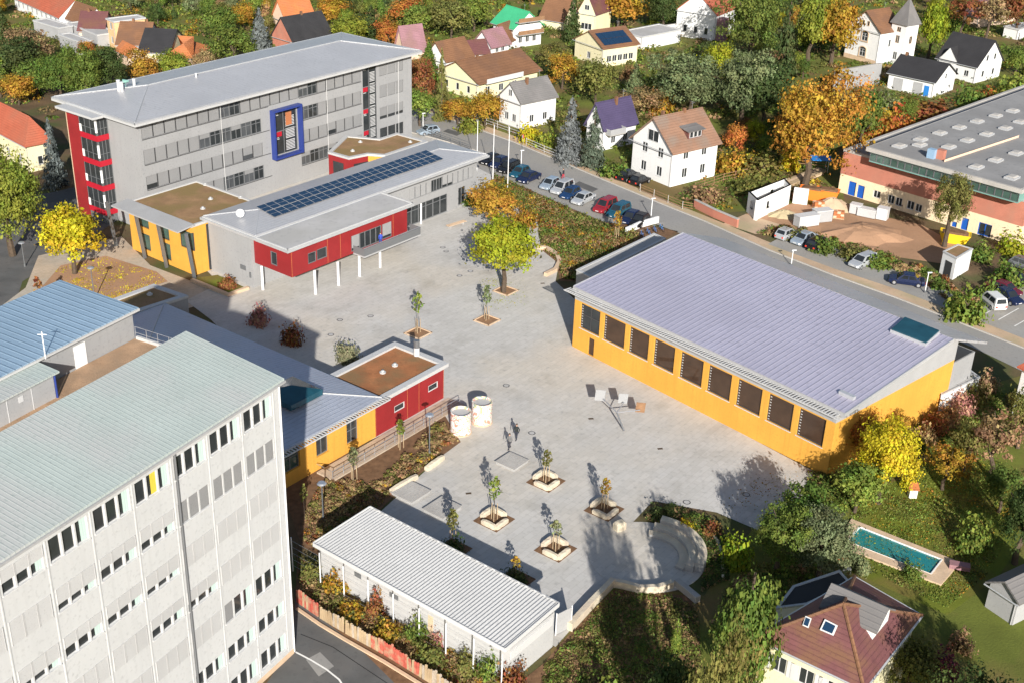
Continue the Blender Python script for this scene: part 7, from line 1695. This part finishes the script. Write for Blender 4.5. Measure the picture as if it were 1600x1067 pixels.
for i, (c_, n_, h_) in enumerate((('green', 7000, .5), ('olive', 7000, .5), ('brown', 5000, .4), ('midgreen', 5000, .4))): cover('garden_undergrowth', sg, n_, c_, h_, .24, 160+i, 1.3)
ng_ = [(645, 158), (800, 210), (960, 277), (1100, 335), (1160, 328), (1300, 290), (1310, 232), (1420, 195), (1600, 140), (1640, 0), (1600, -40), (0, -40), (-20, 160), (100, 200), (78, 150), (520, 55), (655, 85)]
for i, (c_, n_, h_) in enumerate((('green', 26000, 1.3), ('midgreen', 18000, 1.2), ('olive', 18000, 1.2), ('brown', 12000, 1.0), ('gold', 8000, 1.1))): cover('garden_undergrowth', ng_, n_, c_, h_, .5, 170+i, 2.6)
yd = [(1165, 300), (1240, 270), (1300, 290), (1310, 300), (1240, 316), (1165, 332)]
cover('yard_weeds', yd, 2500, 'brown', .6, .3, 190, 1.2)
for i, P_ in enumerate(([(1180, 366), (1225, 352), (1300, 372), (1400, 402), (1470, 430), (1520, 470), (1500, 488), (1440, 440), (1330, 398), (1290, 384)], [(1500, 480), (1530, 455), (1640, 400), (1640, 415), (1560, 450), (1530, 490)])):
    for j, (c_, n_) in enumerate((('green', 3500), ('brown', 3500), ('rust', 1200))): cover('verge_planting', P_, n_, c_, .8, .3, 200+10*i+j, 1.0)
cover('fallen_leaves', [(745, 440), (800, 425), (840, 450), (825, 480), (760, 485)], 350, 'ygreen', .03, .13, 221, 2.5)
cover('fallen_leaves', [(1180, 740), (1262, 735), (1260, 800), (1190, 825), (1120, 795)], 420, 'gold', .03, .14, 222, 3)
cover('forecourt_litter', [(90, 420), (165, 402), (250, 428), (258, 440), (170, 470), (60, 455)], 1600, 'yellow', .05, .16, 220, 1.6)
# filler woods: individual trees wherever the photograph shows nothing but trees
KEEP = [(-40, 150, 100, 275), (18, -10, 125, 47), (100, 5, 180, 66), (158, 20, 228, 80), (192, 38, 326, 100), (436, 5, 520, 70), (618, 44, 668, 76), (676, 60, 742, 100), (720, 42, 800, 92), (768, 12, 850, 80), (695, 78, 842, 150), (774, 112, 872, 200), (898, 42, 1066, 106), (902, -5, 958, 56), (846, -5, 884, 48), (1062, -5, 1152, 66), (1320, -10, 1442, 104), (1268, 108, 1374, 145), (1386, 82, 1503, 155), (1460, 48, 1568, 132), (1490, 5, 1600, 46), (994, 172, 1124, 294), (900, 148, 996, 240), (76, 50, 660, 360)]
FILL = []; cnt = 0; placed = [(t_[0], t_[1], t_[3]) for t_ in TREES]
rf_ = random.Random(77)
PAL = [('green', 5), ('darkgreen', 4), ('midgreen', 4), ('olive', 4), ('greygreen', 3), ('gold', 1.6), ('orange', .35), ('rust', .4), ('brown', 1.2), ('bright', 2.6), ('ygreen', 1.6)]
AREA = lambda x: 'behind the grey school' if x < 640 else ('between the houses above the road' if x < 1000 else ('in the gardens right of the solar roofed house' if x < 1300 else 'around the villa'))
WORD = dict(green='green', darkgreen='dark green', midgreen='fresh green', olive='olive', greygreen='grey green', gold='golden', orange='orange', rust='rust red', brown='brown', bright='bright green', ygreen='yellow green')
for it in range(9000):
    if cnt >= 270: break
    x, yb = rf_.uniform(-30, 1630), rf_.uniform(-5, 262)
    if x > 640 and yb > 158+(x-645)*.42-6: continue
    if x > 1160 and yb > 226-(x-1310)*.28: continue
    if x < 100 and yb > 180: continue
    sc_ = .55+yb/330; hgtpx = rf_.uniform(26, 62)*sc_; w = hgtpx*rf_.uniform(.6, 1.0); yt = yb-hgtpx
    if any(x+w*.42 > a and x-w*.42 < c and yb > b+3 and yt+hgtpx*.12 < d for a, b, c, d in KEEP): continue
    if any(abs(x-a) < (w+c)*.22 and abs(yb-b) < 13*sc_ for a, b, c in placed): continue
    tot = sum(q[1] for q in PAL); u_ = rf_.uniform(0, tot)
    for c_, p_ in PAL:
        u_ -= p_
        if u_ <= 0: break
    kd = 'conifer' if c_ in ('darkgreen', 'greygreen', 'green') and rf_.random() < .28 else ('bush' if hgtpx < 24 else 'broad')
    FILL.append((x, yb, yt, w*(.6 if kd == 'conifer' else 1), kd, c_))
    placed.append((x, yb, w)); cnt += 1
LM = [('salmon roofed house', 40, 200), ('red roofed terrace', 70, 25), ('orange block', 195, 45), ('black roofed terrace', 262, 75), ('orange hipped roof', 298, 85), ('middle of the grey school roof', 400, 90), ('brick house', 480, 55), ('orange roof by the brick house', 462, 25), ('far end of the school roof', 560, 55), ('violet brown bungalow', 642, 65), ('low house with white gable', 708, 85), ('green roofed house', 812, 50), ('wide cream house', 770, 115), ('white house with plain grey roof', 822, 160), ('brown roof at the top edge', 865, 20), ('tall narrow cream house', 920, 30), ('solar roofed house', 950, 75), ('long white garage', 1025, 55), ('tall white house', 1095, 35), ('violet roofed house', 948, 195), ('white house with dormer', 1060, 230), ('tall grey garden wall', 1320, 130), ('white villa', 1375, 60), ('black roofed coach house', 1440, 120), ('large black roofed house', 1515, 95), ('house in the top right corner', 1545, 25), ('roofless white walls', 1200, 310), ('large golden tree', 1257, 200)]
ORD = ['nearest', 'second nearest', 'third nearest', 'fourth nearest', 'fifth nearest', 'sixth nearest', 'seventh nearest', 'eighth nearest', 'ninth nearest', 'tenth nearest']
bins = {}
for f_ in FILL:
    q = min(LM, key=lambda m: math.hypot(m[1]-f_[0], (m[2]-(f_[1]+f_[2])/2)*1.6)); bins.setdefault((f_[5], f_[4], q[0]), []).append((math.hypot(q[1]-f_[0], (q[2]-(f_[1]+f_[2])/2)*1.6), f_))
for (c_, kd, nm_), lst in bins.items():
    for k, (d_, f_) in enumerate(sorted(lst)):
        kw_ = {'conifer': 'conifer', 'bush': 'shrub', 'broad': 'deciduous tree'}[kd]
        lab = '%s %s %s to the %s' % (WORD[c_], kw_, ORD[min(k, 9)], nm_)
        tree(*f_[:6], lab, 'trees '+AREA(f_[0]), .22)
# pool
pw_ = [G(x, y) for x, y in ((1342, 824), (1473, 876), (1455, 899), (1322, 847))]
pc = sum(pw_, Vector((0, 0, 0)))/4
pool = thing('swimming_pool', pc, 'long rectangular swimming pool with green blue water and sandy paved edge', 'swimming pool')
pe = [G(x, y) for x, y in ((1330, 812), (1500, 880), (1470, 915), (1305, 852))]
for i in range(4):
    j = (i+1) % 4; mb = MB(); mb.hexa([pe[i]-UPV*.003, pe[j]-UPV*.003, pw_[j]-UPV*.003, pw_[i]-UPV*.003][::-1], [p+UPV*.16 for p in (pe[i], pe[j], pw_[j], pw_[i])][::-1]); mb.build('pool_edge', 'sandstone', pool)
for i in range(4):
    j = (i+1) % 4; mb = MB(); inn = [lerp(p, pc, .03) for p in (pw_[i], pw_[j])]; mb.hexa([pw_[i], pw_[j], inn[1], inn[0]], [pw_[i]+UPV*.19, pw_[j]+UPV*.19, inn[1]+UPV*.19, inn[0]+UPV*.19]); mb.build('coping', 'curtain_white', pool)
mb = MB(); mb.face([lerp(p, pc, .028)+UPV*.06 for p in (pw_ if (pw_[1]-pw_[0]).cross(pw_[2]-pw_[0]).z > 0 else pw_[::-1])]); mb.build('water', 'pool_water', pool)
p = G(1482, 890); mb = MB(); mb.box(p+UPV*.163, Vector((1.6, -.4, 0)), Vector((.2, .7, 0)), UPV*.4); tag(mb.build('pool_cover_roller', 'mauve_tile'), 'dark red cover box at the right end of the pool', 'pool cover')
# small things in the gardens
p = G(1313, 898); t = thing('garden_chair', p, 'small white and orange garden seat beside the dark garage', 'garden chair'); boxes('seat', 'curtain_white', t, [(p+UPV*.4, Vector((.9, .2, 0)), Vector((-.2, .8, 0)), UPV*.08)]); boxes('backrest', 'orange_tile', t, [(p+Vector((-.2, .8, .48)), Vector((.9, .2, 0)), Vector((-.02, .08, 0)), UPV*.7)]); boxes('leg', 'steel', t, [(p+Vector((x*.8, .1+y*.6, 0)), Vector((.06, 0, 0)), Vector((0, .06, 0)), UPV*.398) for x in (0.05, 1) for y in (0, 1)])
p = G(1420, 778); t = thing('bird_house', p, 'small white box with red roof in the garden below the hall', 'bird house'); boxes('box', 'curtain_white', t, [(p, Vector((.7, 0, 0)), Vector((0, .6, 0)), UPV*.9)]); mb = MB(); mb.slab([p+Vector((-.12, -.12, .98)), p+Vector((.82, -.12, .98)), p+Vector((.82, .72, 1.3)), p+Vector((-.12, .72, 1.3))], .08); mb.build('roof', 'orange_tile', t)
p = G(1277, 268); t = thing('garden_canopy', p, 'small blue canopy on posts beside the large golden tree', 'canopy'); boxes('canopy_sheet', 'blue_plastic', t, [(p+Vector((-1.6, -1, 2.0)), Vector((3.2, -.4, .1)), Vector((.3, 2, .2)), UPV*.08)]); tubes('post', 'white_pole', t, [(p+Vector((x, y, 0)), p+Vector((x, y, 2.0)), .05, 6) for x in (-1.3, 1.4) for y in (-.8, .8)])
# ---------------------------------------------------------------- parked cars
def car_meshes(kind):
    L, H, W = {'hatch': (3.9, 1.46, 1.70), 'saloon': (4.5, 1.43, 1.76), 'estate': (4.6, 1.47, 1.76), 'van': (4.4, 1.68, 1.80)}[kind]
    b = .92 if kind == 'van' else .86       # shoulder height
    hw = W/2
    # lower body stations from the nose (x = L/2) to the tail
    st = [(L/2, .78, .34, b-.30), (L/2-.12, .92, .24, b-.20), (L/2-.55, .99, .19, b-.10), (L/2-1.05, 1.0, .19, b-.03), (0, 1.0, .19, b), (-L/2+.75, 1.0, .19, b+.02), (-L/2+.14, .95, .24, b+.0), (-L/2, .86, .36, b-.08)]
    rings = []
    for x, k, z0, z1 in st:
        w = hw*k; zm = z0+(z1-z0)*.6
        rings.append([(x, -w*.9, z0), (x, w*.9, z0), (x, w, zm), (x, w*.92, z1), (x, -w*.92, z1), (x, -w, zm)])
    mb = MB()
    for a, c in zip(rings[:-1], rings[1:]):
        for i in range(6): j = (i+1) % 6; mb.face([a[j], a[i], c[i], c[j]])
    mb.face(rings[0]); mb.face(rings[-1][::-1])
    # cabin
    xf = L/2-1.0; rf = xf-.75; rr = {'hatch': -L/2+.62, 'saloon': -L/2+1.35, 'estate': -L/2+.45, 'van': -L/2+.30}[kind]; xr = {'hatch': -L/2+.16, 'saloon': -L/2+.65, 'estate': -L/2+.12, 'van': -L/2+.06}[kind]
    wb, wt = hw*.93, hw*.74; zb = b-.02
    B = [(xf, -wb), (xf, wb), (xr, wb), (xr, -wb)]; T = [(rf, -wt), (rf, wt), (rr, wt), (rr, -wt)]
    Bv = [Vector((x, y, zb)) for x, y in B]; Tv = [Vector((x, y, H)) for x, y in T]; mid = [Vector((x*.96, y*.94, H-.05)) for x, y in T]
    for i in range(4): j = (i+1) % 4; mb.face([Bv[i], Bv[j], Tv[j], Tv[i]])
    rc = sum(Tv, Vector())/4; R2_ = [rc+(p-rc)*.82+UPV*.045 for p in Tv]
    for i in range(4): j = (i+1) % 4; mb.face([Tv[i], Tv[j], R2_[j], R2_[i]])
    mb.face(R2_); mb.face([p for p in Bv][::-1])
    # wheel arches
    for x in (L/2-.78, -L/2+.78):
        for s in (-1, 1): mb.tube((x, s*(hw-.02), .33), (x, s*(hw+.012), .33), .37, 14)
    body = mk(mb, 'body', ['car_paint'])
    def pane(i, m0, m1, t0, t1, name):
        j = (i+1) % 4; f = lambda u, v: lerp(lerp(Bv[i], Bv[j], u), lerp(Tv[i], Tv[j], u), v); q = [f(m0, t0), f(m1, t0), f(m1, t1), f(m0, t1)]; n = (q[1]-q[0]).cross(q[3]-q[0]).normalized(); mid_ = sum(q, Vector())/4
        if n.dot(mid_-Vector((0, 0, .9))) < 0: n = -n
        k = MB(); k.hexa([p+n*.003 for p in q], [p+n*.014 for p in q]); return mk(k, name, ['car_glass'])
    out = [('body', body), ('windscreen', pane(0, .07, .93, .10, .93, 'windscreen')), ('rear_window', pane(2, .09, .91, .22, .90, 'rear_window'))]
    for i in (1, 3): out += [('side_window', pane(i, .12, .47, .14, .88, 'side_window')), ('side_window', pane(i, .52, .90, .14, .88, 'side_window'))]
    for s in (-1, 1):
        k = MB(); k.box((L/2-.17, s*hw*.52-.17, b-.40), (.10, 0, 0), (0, .34, 0), (0, 0, .15)); out.append(('headlight', mk(k, 'headlight', ['frame_white'])))
        k = MB(); k.box((-L/2-.02, s*hw*.68-.12, b-.34), (.10, 0, 0), (0, .24, 0), (0, 0, .22)); out.append(('tail_light', mk(k, 'tail_light', ['red_plastic'])))
        k = MB(); k.box((xf-.2, s*(hw-.02), b+.0), (.14, 0, 0), (0, s*.18, 0), (0, 0, .12)); out.append(('mirror', mk(k, 'mirror', ['frame_dark'])))
    k = MB(); k.box((L/2-.02, -.26, .42), (.025, 0, 0), (0, .52, 0), (0, 0, .11)); out.append(('number_plate', mk(k, 'number_plate', ['frame_white'])))
    wheels = []
    for x in (L/2-.78, -L/2+.78):
        for s in (-1, 1):
            k = MB(); k.tube((x, s*(hw-.17), .31), (x, s*(hw+.018), .31), .31, 16); r_ = MB(); r_.tube((x, s*(hw+.0185), .31), (x, s*(hw+.024), .31), .19, 12)
            wheels.append((mk(k, 'wheel', ['rubber']), mk(r_, 'rim', ['steel'])))
    return out, wheels
plain('car_paint', (.3, .3, .3), .25, .3)
CP = dict(black=(.012, .012, .014), navy=(.012, .02, .06), blue=(.02, .06, .16), petrol=(.02, .11, .17), silver=(.50, .52, .54), lightblue=(.36, .43, .50), white=(.72, .72, .70), red=(.28, .02, .03), maroon=(.13, .015, .03), grey=(.14, .15, .16))
for k_, c_ in CP.items(): plain('paint_'+k_, c_, .22, .35 if k_ in ('silver', 'lightblue', 'grey', 'blue', 'petrol') else .1, .5)
CM = {}
def car(front, rear, kind, colr, label, group):
    a, b = G(*front), G(*rear); c = (a+b)/2; d = a-b; yaw = math.atan2(d.y, d.x)
    if kind not in CM: CM[kind] = car_meshes(kind)
    parts, wheels = CM[kind]; t = thing('parked_car', c+UPV*.014, label, 'car', group, yaw)
    def put(nm, me, par):
        o = bpy.data.objects.new(nm, me); col.objects.link(o); o.parent = par; return o
    for nm, me in parts:
        o = put(nm, me, t)
        if nm == 'body': o.material_slots[0].link = 'OBJECT'; o.material_slots[0].material = M['paint_'+colr]
    for w_, r_ in wheels: put('rim', r_, put('wheel', w_, t))
g1, g2, g3 = 'cars parked in the row along the road', 'cars on the lay by', 'cars in the east car park'
for args in [
 ((752, 261), (783, 249), 'saloon', 'black', 'black car nearest to the solar roofed wing, first of the row', g1),
 ((764, 267), (795, 254), 'hatch', 'navy', 'dark navy car behind the middle flagpole, second of the row', g1),
 ((778, 275), (812, 260), 'estate', 'black', 'black estate car behind the right flagpole, third of the row', g1),
 ((796, 283), (828, 268), 'hatch', 'petrol', 'dark petrol blue hatchback, fourth car of the row beside the flagpoles', g1),
 ((809, 290), (843, 276), 'saloon', 'navy', 'dark blue car, fifth of the row, left of the gap before the silver cars', g1),
 ((845, 301), (873, 287), 'hatch', 'lightblue', 'pale silver blue hatchback left of the silver van in the parked row', g1),
 ((860, 309), (896, 292), 'van', 'silver', 'tall silver van shaped car between two smaller silver cars', g1),
 ((876, 316), (906, 301), 'hatch', 'blue', 'dark blue hatchback right of the tall silver car', g1),
 ((895, 324), (927, 309), 'saloon', 'silver', 'silver car with pale bonnet left of the dark red car', g1),
 ((929, 337), (961, 321), 'van', 'red', 'dark red car in the parked row', g1),
 ((950, 345), (982, 329), 'van', 'petrol', 'petrol blue car right of the dark red car', g1),
 ((974, 354), (996, 340), 'hatch', 'navy', 'navy car half hidden by the young tree, last but one of the row', g1),
 ((988, 359), (1010, 344), 'hatch', 'black', 'black car at the right end of the parked row', g1),
 ((993, 275), (968, 285), 'saloon', 'black', 'black car parked left beside the white house with the dormer', None),
 ((1013, 282), (986, 293), 'hatch', 'black', 'black car with red tail light in front of the white house with the dormer', None),
 ((656, 212), (682, 208), 'hatch', 'lightblue', 'small blue grey car at the road corner behind the planted roof', None),
 ((1240, 367), (1217, 377), 'hatch', 'silver', 'pale silver car at the left end of the lay by', g2),
 ((1241, 385), (1270, 373), 'saloon', 'lightblue', 'light blue grey car in the middle of the three on the lay by', g2),
 ((1292, 380), (1264, 394), 'estate', 'black', 'black car with red tail lights, right one of the three on the lay by', g2),
 ((1331, 421), (1364, 408), 'estate', 'silver', 'silver estate car standing alone on the lay by', g2),
 ((1394, 441), (1437, 447), 'saloon', 'navy', 'dark blue car parked along the road beside the pale lamp post', g2),
 ((1540, 470), (1557, 484), 'van', 'white', 'white hatchback at the edge of the east car park', g3),
 ((1582, 463), (1552, 452), 'saloon', 'maroon', 'dark red car in the east car park', g3),
 ((1588, 478), (1560, 464), 'hatch', 'navy', 'navy car right of the dark red car in the east car park', g3),
 ((1600, 448), (1566, 438), 'estate', 'black', 'black car above the dark red car in the east car park', g3),
 ((1612, 425), (1586, 416), 'hatch', 'grey', 'dark grey car at the right edge of the east car park', g3)]: car(*args)
# two bicycles stands' worth of bicycles beside the hall
def bike(p, ang, label):
    t = thing('bicycle', p, label, 'bicycle', 'bicycles beside the sports hall', ang)
    def add(nm, f_, m, par=None):
        mb = MB(); f_(mb); me = mb.mesh(nm); me.materials.append(M[m]); o = bpy.data.objects.new(nm, me); col.objects.link(o); o.parent = par or t; return o
    for x in (-.52, .52):
        add('wheel', lambda mb: [mb.tube((x+.33*math.cos(k*.524), 0, .34+.33*math.sin(k*.524)), (x+.33*math.cos((k+1)*.524), 0, .34+.33*math.sin((k+1)*.524)), .025, 4) for k in range(12)], 'rubber')
    add('frame', lambda mb: [mb.tube(a, b, .022, 5) for a, b in (((-.52, 0, .34), (-.18, 0, .8)), ((-.18, 0, .8), (.35, 0, .78)), ((.35, 0, .78), (-.05, 0, .3)), ((-.05, 0, .3), (-.52, 0, .34)), ((-.05, 0, .3), (-.18, 0, .8)), ((.35, 0, .9), (.52, 0, .34)))], 'blue_plastic')
    add('saddle', lambda mb: mb.box((-.3, -.07, .86), (.24, 0, 0), (0, .14, 0), (0, 0, .06)), 'black'); add('handlebar', lambda mb: mb.tube((.33, -.28, .96), (.33, .28, .96), .018, 5), 'steel')
for i, (x, y) in enumerate(((1003, 372), (1013, 368), (1023, 364), (1033, 361))): bike(G(x, y), 1.9+.1*(i % 2), ('bicycle in the stand beside the sports hall, left end', 'second bicycle from the left in the stand beside the sports hall', 'third bicycle from the left in the stand beside the sports hall', 'bicycle in the stand beside the sports hall, right end')[i])
w6 = thing('stand_wall', G(985, 370), 'low pale wall behind the bicycle stand beside the sports hall', 'wall'); strip_along('wall_run', [G(978, 366), G(1000, 356), G(1028, 348)], .3, 0, 'villa_white', .9, None, w6)
# tall block just outside the left edge: its shade lies on the forecourt
nb = Block(thing('neighbour_block', (-66, 72, 0), 'tall grey block outside the left edge that shades the forecourt', 'building'), Vector((-74, 66, 0)), 62, 14, 16, 0, 26, 'light_grey_render', {})
flat_roof(nb, .4, 'pale_sheet', 'flat_roof')
